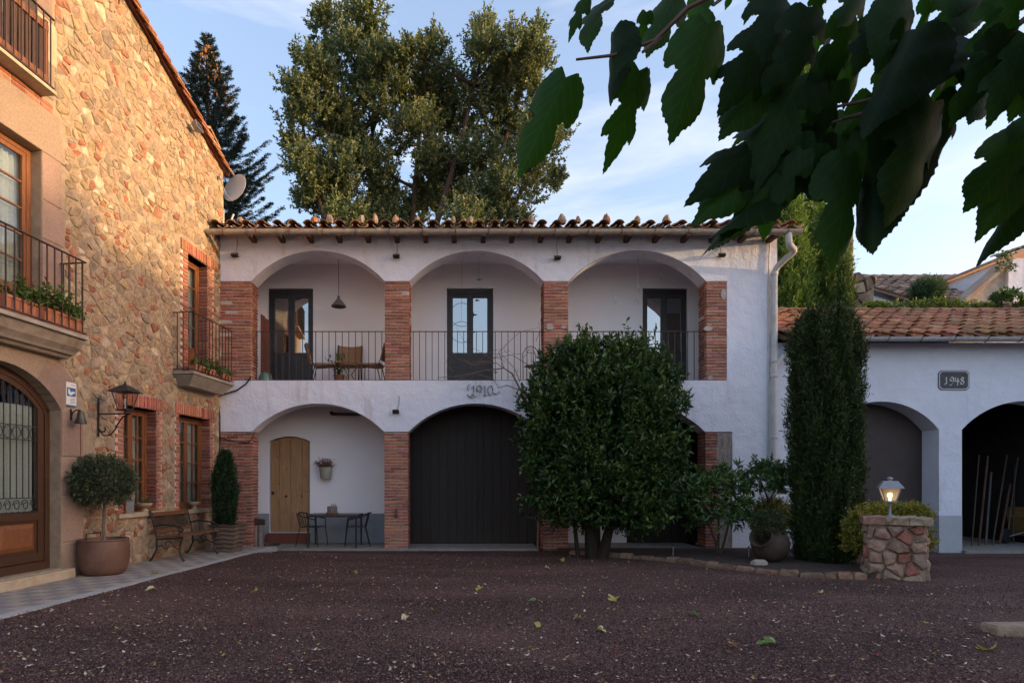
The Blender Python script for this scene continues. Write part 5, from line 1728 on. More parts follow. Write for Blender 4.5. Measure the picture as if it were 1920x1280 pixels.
LAUREL = leaf_mat('laurel_leaf', (1, 1, 1), 0.1, 0.38, spec=0.35)
Yl = 12.15
lc = at(1130, 826, Yl)
lb = (LX(1115, Yl), Yl, 0.05)
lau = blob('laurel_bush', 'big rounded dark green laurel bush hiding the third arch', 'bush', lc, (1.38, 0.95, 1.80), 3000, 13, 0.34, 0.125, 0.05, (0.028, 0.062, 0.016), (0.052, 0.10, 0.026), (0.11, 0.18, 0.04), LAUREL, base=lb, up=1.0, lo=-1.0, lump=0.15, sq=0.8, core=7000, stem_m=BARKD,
     stems=[([(LX(1110, Yl), Yl, -0.05), (LX(1106, Yl), Yl, 0.5), (LX(1098, Yl), Yl, 1.3)], 0.15, 0.07), ([(LX(1125, Yl), Yl - .08, -0.05), (LX(1140, Yl), Yl, 0.5), (LX(1160, Yl), Yl, 1.4)], 0.13, 0.06), ([(LX(1118, Yl), Yl + .1, -0.05), (LX(1120, Yl), Yl + .1, 1.3)], 0.12, 0.06), ([(LX(1085, Yl), Yl + .05, -0.05), (LX(1078, Yl), Yl, 0.6), (LX(1060, Yl), Yl, 1.2)], 0.05, 0.03)])
def laurel_top():
    """upright leading shoots that break the outline at the top"""
    P, Ln = [], []
    for (px, py, l) in ((1097, 612, .5), (1130, 640, .4), (1215, 622, .45), (1245, 650, .3), (1060, 640, .4), (1020, 665, .3), (1160, 640, .3), (1185, 645, .3), (1270, 690, .3), (1005, 690, .3), (1110, 650, .3), (1225, 655, .3), (1040, 655, .3), (1075, 640, .35), (1145, 650, .35), (1200, 640, .35), (1290, 740, .3), (975, 740, .25), (1255, 665, .35)):
        for q in range(4):
            yy = Yl + rnd.uniform(-.5, .3)
            P.append(at(px + rnd.uniform(-8, 8), py + l * 93 + rnd.uniform(0, 14), yy) - Vector(lb)); Ln.append(l + 0.1)
    P = np.array([list(p) for p in P])
    V, col = shoots(P, np.array([0, 0, 1.0])[None] + rng.normal(size=P.shape) * 0.12, np.array(Ln), 18, 0.115, 0.044, (0.024, 0.05, 0.014), (0.038, 0.075, 0.02), (0.07, 0.125, 0.03), spread_ang=0.8)
    leaf_object('leading_shoots', [V], [col], LAUREL, lau)
laurel_top()
def laurel_skirt():
    """lower boughs that reach down before the stems, and stray side shoots"""
    P, D = [], []
    for i in range(420):
        px = rnd.uniform(1000, 1285); yy = Yl + rnd.uniform(-.75, .5)
        py = rnd.uniform(900, 988) - 40 * abs((px - 1142) / 150) ** 3
        P.append(at(px, py, yy) - Vector(lb)); D.append((rnd.gauss(0, .6), rnd.gauss(-.3, .4), rnd.uniform(-.5, .6)))
    for i in range(90):
        a = rnd.uniform(0, 6.28); px, py = 1132 + 138 * math.cos(a), 815 + 160 * math.sin(a)
        P.append(at(px, py, Yl - .3) - Vector(lb)); D.append((math.cos(a), -.2, .7 - .6 * math.sin(a)))
    P = np.array([list(p) for p in P])
    V, col = shoots(P, np.array(D), 0.3, 13, 0.12, 0.048, (0.026, 0.058, 0.015), (0.048, 0.092, 0.024), (0.10, 0.16, 0.036))
    leaf_object('lower_boughs', [V], [col], LAUREL, lau)
laurel_skirt()

RHODO = leaf_mat('rhododendron_leaf', (1, 1, 1), 0.18, 0.35, spec=0.5)
rc = ((0.05, 0.105, 0.025), (0.085, 0.155, 0.038), (0.13, 0.2, 0.055))
Yr = 11.9
def st(*q): return [at(px, py, y) for px, py, y in q]
blob('rhododendron', 'rhododendron with long leaves between the laurel and the brick stub', 'shrub', at(1340, 945, Yr), (0.66, 0.55, 0.66), 210, 11, 0.1, 0.15, 0.042, *rc, RHODO, base=at(1346, 1036, Yr), up=0.5, inner=0.4, lump=0.2, sa=1.3, droop=0.15,
     stems=[(st((1348, 1038, Yr), (1340, 1010, Yr), (1320, 960, Yr)), 0.035, 0.015), (st((1352, 1038, Yr), (1362, 1000, Yr), (1375, 940, Yr)), 0.03, 0.012), (st((1346, 1038, Yr), (1348, 990, Yr), (1345, 930, Yr - .2)), 0.03, 0.012)])
blob('rhododendron', 'rhododendron on a thin bent stem in front of the white downpipe', 'shrub', at(1432, 902, Yr + .2), (0.5, 0.42, 0.36), 130, 11, 0.09, 0.125, 0.036, *rc, RHODO, base=at(1425, 1030, Yr + .2), up=0.5, inner=0.4, lump=0.2, sa=1.3, droop=0.15,
     stems=[(st((1425, 1034, Yr + .2), (1432, 985, Yr + .2), (1440, 935, Yr + .2), (1428, 905, Yr + .2)), 0.03, 0.012), (st((1436, 950, Yr + .2), (1452, 920, Yr + .2), (1462, 905, Yr + .1)), 0.018, 0.008)])
EUO = leaf_mat('euonymus_leaf', (1, 1, 1), 0.2, 0.45)
ec = ((0.10, 0.13, 0.025), (0.36, 0.31, 0.05), (0.42, 0.36, 0.08))
blob('variegated_shrub', 'yellow-green variegated shrub between the jar and the rhododendron', 'shrub', at(1448, 975, 12.4), (0.42, 0.35, 0.42), 700, 9, 0.11, 0.042, 0.022, *ec, EUO, core=700, up=0.7, inner=0.6)
blob('variegated_hedge', 'yellow variegated low hedge behind the stone lamp pillar', 'hedge', at(1672, 992, 10.6), (0.58, 0.26, 0.40), 1700, 9, 0.11, 0.042, 0.022, *ec, EUO, sq=0.5, core=700, up=0.7, inner=0.6, lump=0.05)
blob('variegated_shrub', 'yellow variegated shrub spilling beside the pillar and the yew', 'shrub', at(1610, 1005, 10.3), (0.15, 0.25, 0.36), 520, 9, 0.11, 0.042, 0.022, *ec, EUO, core=700, up=0.5, inner=0.6)
BOX = leaf_mat('box_leaf', (1, 1, 1), 0.12, 0.4)
blob('box_shrub', 'small dark fine-leaved shrub spilling over the tipped jar', 'shrub', at(1440, 985, 10.95), (0.25, 0.22, 0.24), 420, 9, 0.1, 0.03, 0.016, (0.03, 0.05, 0.018), (0.05, 0.075, 0.022), (0.10, 0.12, 0.03), BOX, up=0.5, inner=0.5)

# creeper and plants over the barn roof
def creeper():
    t = E('creeper', 'light green creeper growing along the barn ridge', 'creeper', (11.0, 16.7, 6.1))
    P = []
    for i in range(330):
        px = rnd.choice((rnd.uniform(1625, 1850), rnd.gauss(1775, 35), rnd.gauss(1640, 12)))
        h = 3 + 12 * math.exp(-((px - 1775) / 45) ** 2) + 4 * math.exp(-((px - 1700) / 50) ** 2)
        P.append(at(px, 578 - rnd.random() * h, 16.6 + rnd.uniform(-.25, .3)) - Vector((11.0, 16.7, 6.1)))
    P = np.array([list(p) for p in P])
    V, col = shoots(P, rng.normal(size=P.shape) + np.array([0, -0.4, 0.6]), 0.14, 8, 0.085, 0.05, (0.10, 0.16, 0.03), (0.17, 0.21, 0.045), None, spread_ang=1.2)
    leaf_object('foliage', [V], [col], EUO, t)
    m = MB(); m.tube([at(px, 579, 16.62) - Vector((11.0, 16.7, 6.1)) for px in range(1625, 1860, 15)], 0.012, 5); m.build('stem', TWIG, t)
creeper()
blob('juniper', 'round feathery juniper in front of the weathered back roof', 'shrub', at(1738, 553, 17.5), (0.40, 0.35, 0.36), 600, 12, 0.2, 0.07, 0.018, (0.05, 0.1, 0.05), (0.08, 0.14, 0.06), None, CYP, up=1.0, inner=0.3, lump=0.1, base=at(1738, 585, 17.5))
blob('leafy_plant', 'broad-leaved plant at the foot of the white gable', 'plant', at(1889, 566, 16.9), (0.32, 0.25, 0.24), 60, 7, 0.12, 0.14, 0.08, (0.05, 0.1, 0.03), (0.09, 0.15, 0.04), None, RHODO, up=0.6, inner=0.3, base=at(1889, 585, 16.9))
blob('ivy', 'trailing ivy hanging from the coping of the white gable', 'ivy', at(1884, 492, 17.3), (0.13, 0.12, 0.24), 40, 6, 0.15, 0.08, 0.05, (0.06, 0.1, 0.03), (0.1, 0.15, 0.04), None, RHODO, up=-0.4, inner=0.3, base=at(1886, 500, 17.3))

# ------------------------------------------------------------------ mulberry branches hanging over the viewer
def mulberry_outline(kind):
    """right half outline of a lobed, toothed leaf: (side, along); base at 0, tip at 1"""
    if kind == 0:
        ctl = [(0.0, 0.0), (0.16, -0.08), (0.36, -0.04), (0.5, 0.1), (0.52, 0.26), (0.45, 0.39), (0.33, 0.37), (0.25, 0.42), (0.32, 0.52), (0.37, 0.64), (0.28, 0.78), (0.12, 0.90), (0.0, 1.04)]
    elif kind == 1:
        ctl = [(0.0, 0.0), (0.15, -0.07), (0.33, -0.04), (0.42, 0.1), (0.44, 0.28), (0.42, 0.46), (0.35, 0.62), (0.25, 0.77), (0.12, 0.9), (0.0, 1.05)]
    else:
        ctl = [(0.0, 0.0), (0.14, -0.05), (0.3, -0.05), (0.42, 0.05), (0.54, 0.2), (0.5, 0.32), (0.32, 0.31), (0.22, 0.36), (0.32, 0.46), (0.44, 0.57), (0.42, 0.68), (0.27, 0.66), (0.22, 0.72), (0.2, 0.8), (0.11, 0.9), (0.0, 1.04)]
    out = []
    for i in range(len(ctl) - 1):
        a, b = ctl[i], ctl[i + 1]
        L = math.hypot(b[0] - a[0], b[1] - a[1])
        n = max(2, int(L / 0.035))
        for k in range(n):
            f = k / n
            x, y = a[0] + (b[0] - a[0]) * f, a[1] + (b[1] - a[1]) * f
            nx, ny = (b[1] - a[1]) / L, -(b[0] - a[0]) / L
            t = 0.016 if (k % 2 and i > 0) else 0.0
            out.append((x + nx * t, y + ny * t))
    out.append(ctl[-1])
    return out

def mulberry_leaf_mesh(kind, curl, cup, m):
    from mathutils.geometry import delaunay_2d_cdt
    half = mulberry_outline(kind)
    ol = [Vector(p) for p in half] + [Vector((-x, y)) for x, y in half[-2:0:-1]]
    n = len(ol)
    inner = [Vector((x * 0.085, y * 0.085 + (0.04 if x % 2 else 0))) for x in range(-6, 7) for y in range(-1, 13)]
    res = delaunay_2d_cdt(ol + inner, [], [list(range(n))], 1, 1e-5)
    def lift(x, y):
        return -curl * y * y - cup * x * x + 0.012 * math.sin(y * 17 + abs(x) * 13) * min(1, abs(x) * 4)
    mb = MB()
    k = 0.6 + 1.0 * rnd.random(); mb.col = (k, k, k)
    mb.raw([(v.x, v.y, lift(v.x, v.y)) for v in res[0]], [tuple(f) for f in res[2]])
    return mb.mesh('leaf', m, True)

def mulberry():
    root = Vector((3.6, -1.2, 0))
    t = E('mulberry_tree', 'mulberry tree whose dark lobed leaves hang into the top right', 'tree', root)
    m = MB(); m.tube([Vector((0, 0, 0)), Vector((-0.1, 0.1, 1.2)), Vector((-0.3, 0.3, 2.4)), Vector((-0.8, 0.9, 3.0))], [0.2, 0.16, 0.12, 0.06], 10); m.build('trunk', BARKG, t, smooth=True)
    ML = leaf_mat('mulberry_leaf', (0.012, 0.028, 0.007), 0.34, 0.55, spec=0.12, tcol=(0.04, 0.13, 0.007))
    nt, lk = ML.node_tree.nodes, ML.node_tree.links     # veins from the leaf's own coordinates
    tco = nt.new('ShaderNodeTexCoord'); sp = nt.new('ShaderNodeSeparateXYZ'); lk.new(tco.outputs['Object'], sp.inputs[0])
    def MN(op, a, b=None):
        q = nt.new('ShaderNodeMath'); q.operation = op
        for i_, v_ in enumerate((a, b)):
            if v_ is None: continue
            if isinstance(v_, (int, float)): q.inputs[i_].default_value = v_
            else: lk.new(v_, q.inputs[i_])
        return q.outputs[0]
    ax_ = MN('ABSOLUTE', sp.outputs['X'])
    fr_ = MN('FRACT', MN('MULTIPLY', MN('SUBTRACT', sp.outputs['Y'], MN('MULTIPLY', ax_, 0.75)), 7.0))
    side = MN('LESS_THAN', MN('ABSOLUTE', MN('SUBTRACT', fr_, 0.5)), 0.05)
    vein = MN('MAXIMUM', side, MN('LESS_THAN', ax_, 0.009))
    for nd in [q for q in nt if q.type == 'MIX' and q.blend_type == 'MULTIPLY']:
        dst = [l_ for l_ in lk if l_.from_node == nd]
        hv = nt.new('ShaderNodeHueSaturation'); lk.new(nd.outputs[2], hv.inputs['Color'])
        lk.new(MN('MULTIPLY_ADD', vein, 0.35), hv.inputs['Value'])
        hv.inputs['Value'].links[0].from_node.inputs[2].default_value = 0.92
        for l_ in dst: lk.new(hv.outputs['Color'], l_.to_socket)
    kinds = [mulberry_leaf_mesh(k, c, u, ML) for k, c, u in ((0, .12, .5), (0, .35, .2), (1, .12, .4), (1, .3, .7), (2, .15, .4), (2, .3, .3), (0, -.1, .9), (1, .05, 1.1))]
    # leaves: base pixel, tip pixel, kind, depth, facing turn in degrees
    LV = [(1078,112,972,318,0,1.22,20),(1207,98,1157,312,5,1.2,-5),(1338,8,1270,246,0,1.18,0),(1152,34,1138,190,7,1.25,62),(1215,10,1196,90,2,1.3,15),(1105,-12,1060,64,5,1.35,20),(1130,0,1085,50,1,1.4,50),
          (1270,-20,1215,88,2,1.3,10),(1300,-25,1330,60,3,1.35,30),(1425,-25,1395,46,2,1.2,10),(1465,30,1362,188,4,1.2,15),(1480,100,1355,238,2,1.22,35),(1500,150,1370,262,0,1.25,30),(1520,110,1405,310,3,1.18,25),
          (1530,205,1298,350,4,1.22,10),(1505,235,1302,402,0,1.2,5),(1560,240,1375,412,5,1.16,15),(1470,300,1310,470,7,1.26,70),(1545,250,1345,470,6,1.24,74),(1455,345,1436,452,2,1.3,-10),(1520,260,1425,400,3,1.14,30),
          (1592,258,1578,494,2,1.1,5),(1640,300,1632,465,7,1.12,60),(1560,225,1470,380,2,1.2,20),(1600,190,1545,330,3,1.25,20),
          (1572,70,1520,215,2,1.15,10),(1590,0,1570,160,3,1.12,0),(1520,-10,1490,140,2,1.1,10),(1450,-30,1440,90,4,1.15,20),(1630,40,1560,170,0,1.2,30),(1605,-30,1640,90,2,1.2,-10),
          (1740,20,1618,242,7,1.05,48),(1720,60,1640,190,3,1.1,20),(1690,130,1680,412,2,1.08,0),(1730,190,1660,330,0,1.15,15),(1760,150,1690,408,2,1.05,-8),(1700,170,1625,455,7,1.1,58),(1770,210,1740,330,3,1.12,-10),
          (1830,60,1745,140,2,1.1,30),(1860,90,1790,230,0,1.05,10),(1800,80,1760,225,3,1.12,5),(1900,30,1838,190,2,1.0,0),(1930,40,1885,190,3,1.0,5),(1890,-30,1850,120,2,1.05,0),(1960,60,1905,215,0,1.0,0),
          (1800,-30,1775,70,5,1.15,10),(1840,-20,1800,60,2,1.15,0),(1750,-25,1730,80,3,1.15,0),(1690,-30,1660,110,2,1.15,0),(1660,10,1610,120,3,1.2,10),(1540,-30,1530,60,3,1.2,5),(1380,-30,1360,20,2,1.3,10),
          (1945,225,1822,380,0,1.15,20),(1950,260,1850,410,3,1.15,15),(1935,330,1828,492,7,1.2,72),(1940,290,1830,370,4,1.2,30),(1970,180,1905,260,2,1.15,0),
          (1640,150,1600,300,3,1.2,15),(1690,90,1640,235,2,1.18,25),(1580,130,1530,260,4,1.2,30),(1500,20,1440,150,0,1.22,20),(1560,30,1500,130,2,1.25,10),(1650,210,1600,340,2,1.2,20),(1720,230,1700,360,3,1.18,5),(1800,150,1770,280,2,1.1,-10),(1850,140,1830,215,3,1.1,0),(1620,-20,1580,40,2,1.1,0),(1700,20,1690,140,4,1.1,0),(1780,30,1740,170,2,1.12,10),(1920,-40,1880,80,3,1.0,0),(1560,170,1480,300,2,1.24,20),(1610,90,1590,200,2,1.24,0)]
    for (bx, by, tx, ty, k, Y, turn) in LV:
        Y = Y * 1.12
        bx, by = tx + (bx - tx) * 0.84, ty + (by - ty) * 0.84
        b = at(bx, by, Y); tip = at(tx, ty, Y * rnd.uniform(0.94, 1.04))
        yv = (tip - b); L = yv.length; yv.normalize()
        nv = Vector((0.1, -1, 0.25)); nv = (nv - yv * nv.dot(yv)).normalized()
        q = Matrix.Rotation(R(turn + rnd.uniform(-14, 14)), 3, yv)
        nv = q @ nv
        xv = yv.cross(nv)
        w = L * rnd.uniform(0.47, 0.58)
        M = Matrix(((xv.x * w, yv.x * L, nv.x * L, b.x - root.x), (xv.y * w, yv.y * L, nv.y * L, b.y - root.y), (xv.z * w, yv.z * L, nv.z * L, b.z - root.z), (0, 0, 0, 1)))
        lf = link('leaf', kinds[(k, 4, 5, 0)[rnd.randrange(4)] if k in (2, 3) else k], t, M)
        p = MB()                                        # stalk
    # the rest of the crown, unseen over the viewer, added to block sky light
    n = 3600
    P = np.stack([rng.uniform(-3.0, 2.2, n), rng.uniform(-2.2, 2.05, n), rng.uniform(2.35, 4.3, n)], 1)
    wy = P[:, 1] + root.y
    ok = P[:, 2] > 1.55 + 0.95 * np.maximum(wy, 0.0) + 0.45
    P = P[ok]; n = len(P)
    V = leaf_arrays(P, rng.normal(size=(n, 3)) * 0.6 + np.array([0, 0, -0.6]), 0.24 * (0.7 + 0.5 * rng.random(n)), 0.19)
    leaf_object('crown', [V], [np.ones((n, 3)) * (0.8 + 0.4 * rng.random((n, 1)))], ML, t)
    br = [[(2000, -160, 1.2), (1930, 30, 1.22), (1800, 130, 1.25), (1700, 190, 1.3), (1640, 205, 1.32), (1560, 230, 1.34)], [(1760, -160, 1.3), (1600, -20, 1.32), (1560, 60, 1.34), (1525, 140, 1.36), (1480, 215, 1.36)],
          [(1560, -160, 1.3), (1380, -30, 1.33), (1290, 15, 1.34), (1230, 75, 1.36), (1150, 104, 1.37), (1080, 112, 1.38)], [(2010, 60, 1.2), (1960, 200, 1.25), (1940, 300, 1.3)], [(1700, 185, 1.3), (1660, 180, 1.31), (1610, 192, 1.32), (1570, 200, 1.33)], [(1690, 205, 1.31), (1640, 210, 1.32), (1580, 222, 1.33)],
          [(1240, 70, 1.36), (1215, 90, 1.36), (1205, 98, 1.35)], [(1380, -30, 1.33), (1350, 0, 1.33), (1338, 10, 1.32)]]
    for i, q in enumerate(br):
        pts = [at(x, y, z) - root for x, y, z in q]
        if i in (0, 1, 2, 3): pts = [Vector((-0.8, 0.9, 3.0))] + pts
        n = len(pts)
        r0 = 0.006 if i < 4 else 0.003
        m = MB(); m.tube(pts, [r0 * (1 - j / n) + 0.0022 for j in range(n)], 6); m.build('branch' if i < 4 else 'twig', TWIG, t, smooth=True)
mulberry()
# ================================================================== things by the stone house
def spiral(cx, cz, r0, r1, a0, a1, n=14):
    return [(cx + (r0 + (r1 - r0) * i / n) * math.cos(R(a0 + (a1 - a0) * i / n)), cz + (r0 + (r1 - r0) * i / n) * math.sin(R(a0 + (a1 - a0) * i / n))) for i in range(n + 1)]

def bench():
    t = E('garden_bench', 'cast-iron garden bench with wooden slats and lattice back by the windows', 'bench', SW(2.03, 0.42, 0.1), SRZ)
    L = 0.58
    for sx in (-L, L):
        m = MB()                                        # one cast end: legs, seat rail, arm, back post
        P = lambda y, z: (sx, y, z)
        m.tube([P(0.33, 0.0), P(0.28, 0.06), P(0.24, 0.2), P(0.27, 0.36), P(0.3, 0.42), P(0.22, 0.44)], [.022, .02, .018, .018, .02, .016], 7)
        m.tube([P(-0.33, 0.0), P(-0.27, 0.07), P(-0.2, 0.22), P(-0.2, 0.4), P(-0.25, 0.62), P(-0.31, 0.86), P(-0.335, 0.9)], [.022, .02, .018, .018, .017, .016, .02], 7)
        m.tube([P(0.3, 0.42), P(0.1, 0.41), P(-0.2, 0.39)], 0.017, 6)
        m.tube([P(-0.24, 0.62), P(-0.1, 0.66), P(0.1, 0.64), P(0.25, 0.62), P(0.31, 0.57), P(0.28, 0.52), P(0.24, 0.55)], 0.016, 6)
        m.tube([P(0.22, 0.44), P(0.24, 0.54), P(0.2, 0.62)], 0.014, 6)
        m.tube([P(0.25, 0.2), P(0.1, 0.28), P(-0.02, 0.22), P(-0.1, 0.28), P(-0.2, 0.26)], 0.01, 5)
        m.tube([P(y, z) for y, z in spiral(0.02, 0.3, 0.07, 0.02, 0, 400)], 0.008, 5)
        m.build('cast_iron_end', IRON, t, smooth=True)
    for k in range(6):
        y = -0.16 + k * 0.085
        m = MB(); m.box(-L - 0.03, L + 0.03, y, y + 0.066, 0.425 + 0.012 * k * 0.3, 0.45 + 0.012 * k * 0.3); m.build('seat_slat', SLATW, t)
    for z0, z1 in ((0.80, 0.87), (0.50, 0.56)):
        m = MB(); y = -0.22 - (z0 - 0.4) * 0.2; m.box(-L + 0.01, L - 0.01, y - 0.012, y + 0.018, z0, z1); m.build('back_slat', SLATW, t)
    m = MB()
    n = 16
    for k in range(-6, n + 1):
        for sgn in (1, -1):
            x0, x1 = -L + 0.03 + k * 0.07, -L + 0.03 + (k + 4) * 0.07
            if sgn < 0: x0, x1 = x1, x0
            z0, z1 = 0.56, 0.80
            def cl(x, z):
                return (max(-L + 0.03, min(L - 0.03, x)), z)
            def at_x(X): return z0 + (z1 - z0) * (X - x0) / (x1 - x0)
            a, b = (x0, z0), (x1, z1)
            lo, hi = -L + 0.03, L - 0.03
            if max(x0, x1) < lo or min(x0, x1) > hi: continue
            pts = []
            for (X, Z) in (a, b):
                Xc = max(lo, min(hi, X)); pts.append((Xc, at_x(Xc)))
            if abs(pts[0][0] - pts[1][0]) < 0.02: continue
            yy = lambda z: -0.22 - (z - 0.4) * 0.2
            m.bar((pts[0][0], yy(pts[0][1]) + .004 * sgn, pts[0][1]), (pts[1][0], yy(pts[1][1]) + .004 * sgn, pts[1][1]), 0.016, 0.006)
    m.build('lattice_back', mat('bronze_lattice', (0.06, 0.05, 0.035), (0.1, 0.08, 0.05), 20, 0.5, metal=0.4), t)
bench()

def olive():
    p = at(195, 1075, 9.4); p.z = 0.1
    t = E('pot', 'large round brown glazed pot holding the olive standard', 'pot', p)
    m = MB(); m.lathe([(0.25, 0.0), (0.30, 0.03), (0.345, 0.14), (0.362, 0.28), (0.357, 0.42), (0.345, 0.52), (0.355, 0.535), (0.345, 0.55), (0.315, 0.55), (0.31, 0.5)], 36)
    m.build('bowl', GLAZE, t, smooth=True)
    s = MB(); s.lathe([(0.0, 0.502), (0.2, 0.506), (0.312, 0.5)], 24); s.build('soil', SOIL, t)
    c = at(192, 903, 9.4)
    b = Vector((p.x, p.y, 0.605))
    o = blob('olive_tree', 'ball-topped olive standard growing in the brown pot by the door', 'tree', c, (0.42, 0.4, 0.36), 1500, 10, 0.1, 0.052, 0.013, (0.05, 0.075, 0.035), (0.085, 0.11, 0.06), (0.13, 0.16, 0.09), leaf_mat('olive_leaf', (1, 1, 1), 0.12, 0.5), base=b, up=0.35, inner=0.35, lump=0.04, lo=-0.9)
    m = MB(); m.tube([(0, 0, -0.03), (-0.008, 0, 0.25), (0.01, 0, 0.5), (0, 0, 0.8)], [0.028, 0.024, 0.022, 0.018], 8); m.build('trunk', BARKG, o, smooth=True)
    for a in range(5):
        m = MB(); m.tube([(0, 0, 0.62), (0.1 * math.cos(a * 1.26), 0.1 * math.sin(a * 1.26), 0.76), (0.25 * math.cos(a * 1.26), 0.25 * math.sin(a * 1.26), 0.9)], [0.014, 0.01, 0.005], 5); m.build('limb', BARKG, o)
olive()

def potted_cypress():
    p = at(428, 1032, 12.4); p.z = 0.1
    t = E('ribbed_planter', 'square taupe planter with wavy ribs in front of the brick pier', 'planter', p, SRZ)
    m = MB()
    n = 30
    rows = []
    for i in range(n + 1):
        z = 0.56 * i / n
        w = 0.19 + 0.09 * (z / 0.56) + 0.014 * math.sin(i * 1.35)
        if i == n: w = 0.295
        rows.append((w, z))
    vs = []
    S = 6
    for (w, z) in rows:
        per = []
        for side in range(4):
            for k in range(S):
                f = -1 + 2 * k / S
                x, y = (f * w, -w) if side == 0 else (w, f * w) if side == 1 else (-f * w, w) if side == 2 else (-w, -f * w)
                per.append((x, y, z + 0.012 * math.sin(f * 5 + side)))
        vs += per
    q = 4 * S
    m.raw(vs, [(i*q+k, i*q+(k+1) % q, (i+1)*q+(k+1) % q, (i+1)*q+k) for i in range(n) for k in range(q)])
    m.build('box', mat('taupe_ceramic', (0.18, 0.13, 0.095), (0.13, 0.095, 0.07), 6, 0.6), t, smooth=True)
    s = MB(); s.box(-0.26, 0.26, -0.26, 0.26, 0.5, 0.52); s.build('soil', SOIL, t)
    column('potted_cypress', 'small slim dark cypress in the ribbed planter by the brick pier', 'tree', 421, 12.4, 0.62, LZ(852, 12.4), lambda f: 0.225 * (0.72 + 0.6 * f if f < 0.45 else max(0.02, (1 - ((f - 0.45) / 0.58) ** 1.7))), 2400, 10, 0.045, 0.011, 0.15, (0.018, 0.045, 0.016), (0.03, 0.065, 0.022), (0.05, 0.09, 0.03), NEEDLE, upw=2.2)
potted_cypress()

def wall_lantern():
    u = SU(181)
    t = E('wall_lantern', 'black iron lantern on a scrolled bracket on the stone wall', 'lantern', SW(u, 0.035, 0), SRZ)
    Yb = SY(181)
    zt, zb = LZ(752, Yb), LZ(818, Yb)
    br = MB()
    br.bar((0, 0.0, zb), (0, 0.0, zt + 0.05), 0.028, 0.014)
    za = LZ(776, Yb)
    br.bar((0, 0.0, za), (0, 0.56, za), 0.016, 0.022)
    pts = [(0, y, z) for y, z in spiral(0.085, za - 0.23, 0.018, 0.075, 420, 180)] + [(0, 0.03, za - 0.28), (0, 0.09, za - 0.345), (0, 0.2, za - 0.34), (0, 0.29, za - 0.25), (0, 0.35, za - 0.14), (0, 0.42, za - 0.05), (0, 0.52, za - 0.02)]
    br.tube(pts, 0.011, 6)
    br.build('bracket', IRON, t)
    y = 0.46; z0 = za + 0.04
    f = MB()
    a, b = 0.075, 0.135; h = 0.27
    for sx in (-1, 1):
        for sy in (-1, 1):
            f.bar((sx * a, y + sy * a, z0 + 0.03), (sx * b, y + sy * b, z0 + 0.03 + h), 0.014)
    f.box(-a - .01, a + .01, y - a - .01, y + a + .01, z0 + 0.005, z0 + 0.03)
    f.tube([(0, y, za), (0, y, z0 + .01)], 0.012)
    f.build('frame', IRON, t)
    g = MB()
    for i in range(4):
        c = [(-1, -1), (1, -1), (1, 1), (-1, 1)]
        p, q = c[i], c[(i + 1) % 4]
        g = MB(); g.face([(p[0] * a, y + p[1] * a, z0 + .03), (q[0] * a, y + q[1] * a, z0 + .03), (q[0] * b, y + q[1] * b, z0 + .03 + h), (p[0] * b, y + p[1] * b, z0 + .03 + h)]); g.build('pane', glass_mat('lantern_glass', 0.06, (0.75, 0.72, 0.7)), t)
    r = MB(); zz = z0 + 0.03 + h
    r.raw([(-.185, y - .185, zz), (.185, y - .185, zz), (.185, y + .185, zz), (-.185, y + .185, zz), (-.05, y - .05, zz + .11), (.05, y - .05, zz + .11), (.05, y + .05, zz + .11), (-.05, y + .05, zz + .11)], [(0,1,5,4),(1,2,6,5),(2,3,7,6),(3,0,4,7),(4,5,6,7),(0,3,2,1)])
    r.lathe([(0.03, zz + .11), (0.03, zz + .13), (0.012, zz + .14), (0.018, zz + .16), (0.0, zz + .18)], 8, (0, y, 0))
    r.build('roof', IRON, t)
    bu = MB(); bu.lathe([(0.012, z0 + .03), (0.012, z0 + .1), (0.03, z0 + .14), (0.02, z0 + .19), (0.0, z0 + .2)], 10, (0, y, 0)); bu.build('bulb', WHITEP, t, smooth=True)
wall_lantern()

def bell():
    u = SU(131); Yb = SY(131)
    t = E('door_bell', 'dark bronze bell on an iron arm with a pull chain beside the door', 'bell', SW(u, 0.02, 0), SRZ)
    z = LZ(769, Yb)
    m = MB(); m.bar((0, 0, z - .15), (0, 0, z + .02), 0.03, 0.012); m.tube([(0, 0, z - .1), (0, .03, z - .03), (0, .08, z), (0, .16, z)], 0.011, 6); m.build('arm', IRON, t)
    b = MB(); b.lathe([(0.0, z), (0.035, z - .01), (0.05, z - .05), (0.058, z - .12), (0.085, z - .18), (0.092, z - .2), (0.08, z - .2), (0.05, z - .11)], 18, (0, .16, 0)); b.build('bell_body', mat('bronze', (0.07, 0.065, 0.06), (0.12, 0.1, 0.08), 15, 0.4, metal=0.6), t, smooth=True)
    c = MB(); c.tube([(0, .16, z - .15), (0.005, .16, z - .4), (-.004, .155, z - .62), (0, .15, z - .75)], 0.006, 5); c.build('pull_chain', RUST, t)
bell()

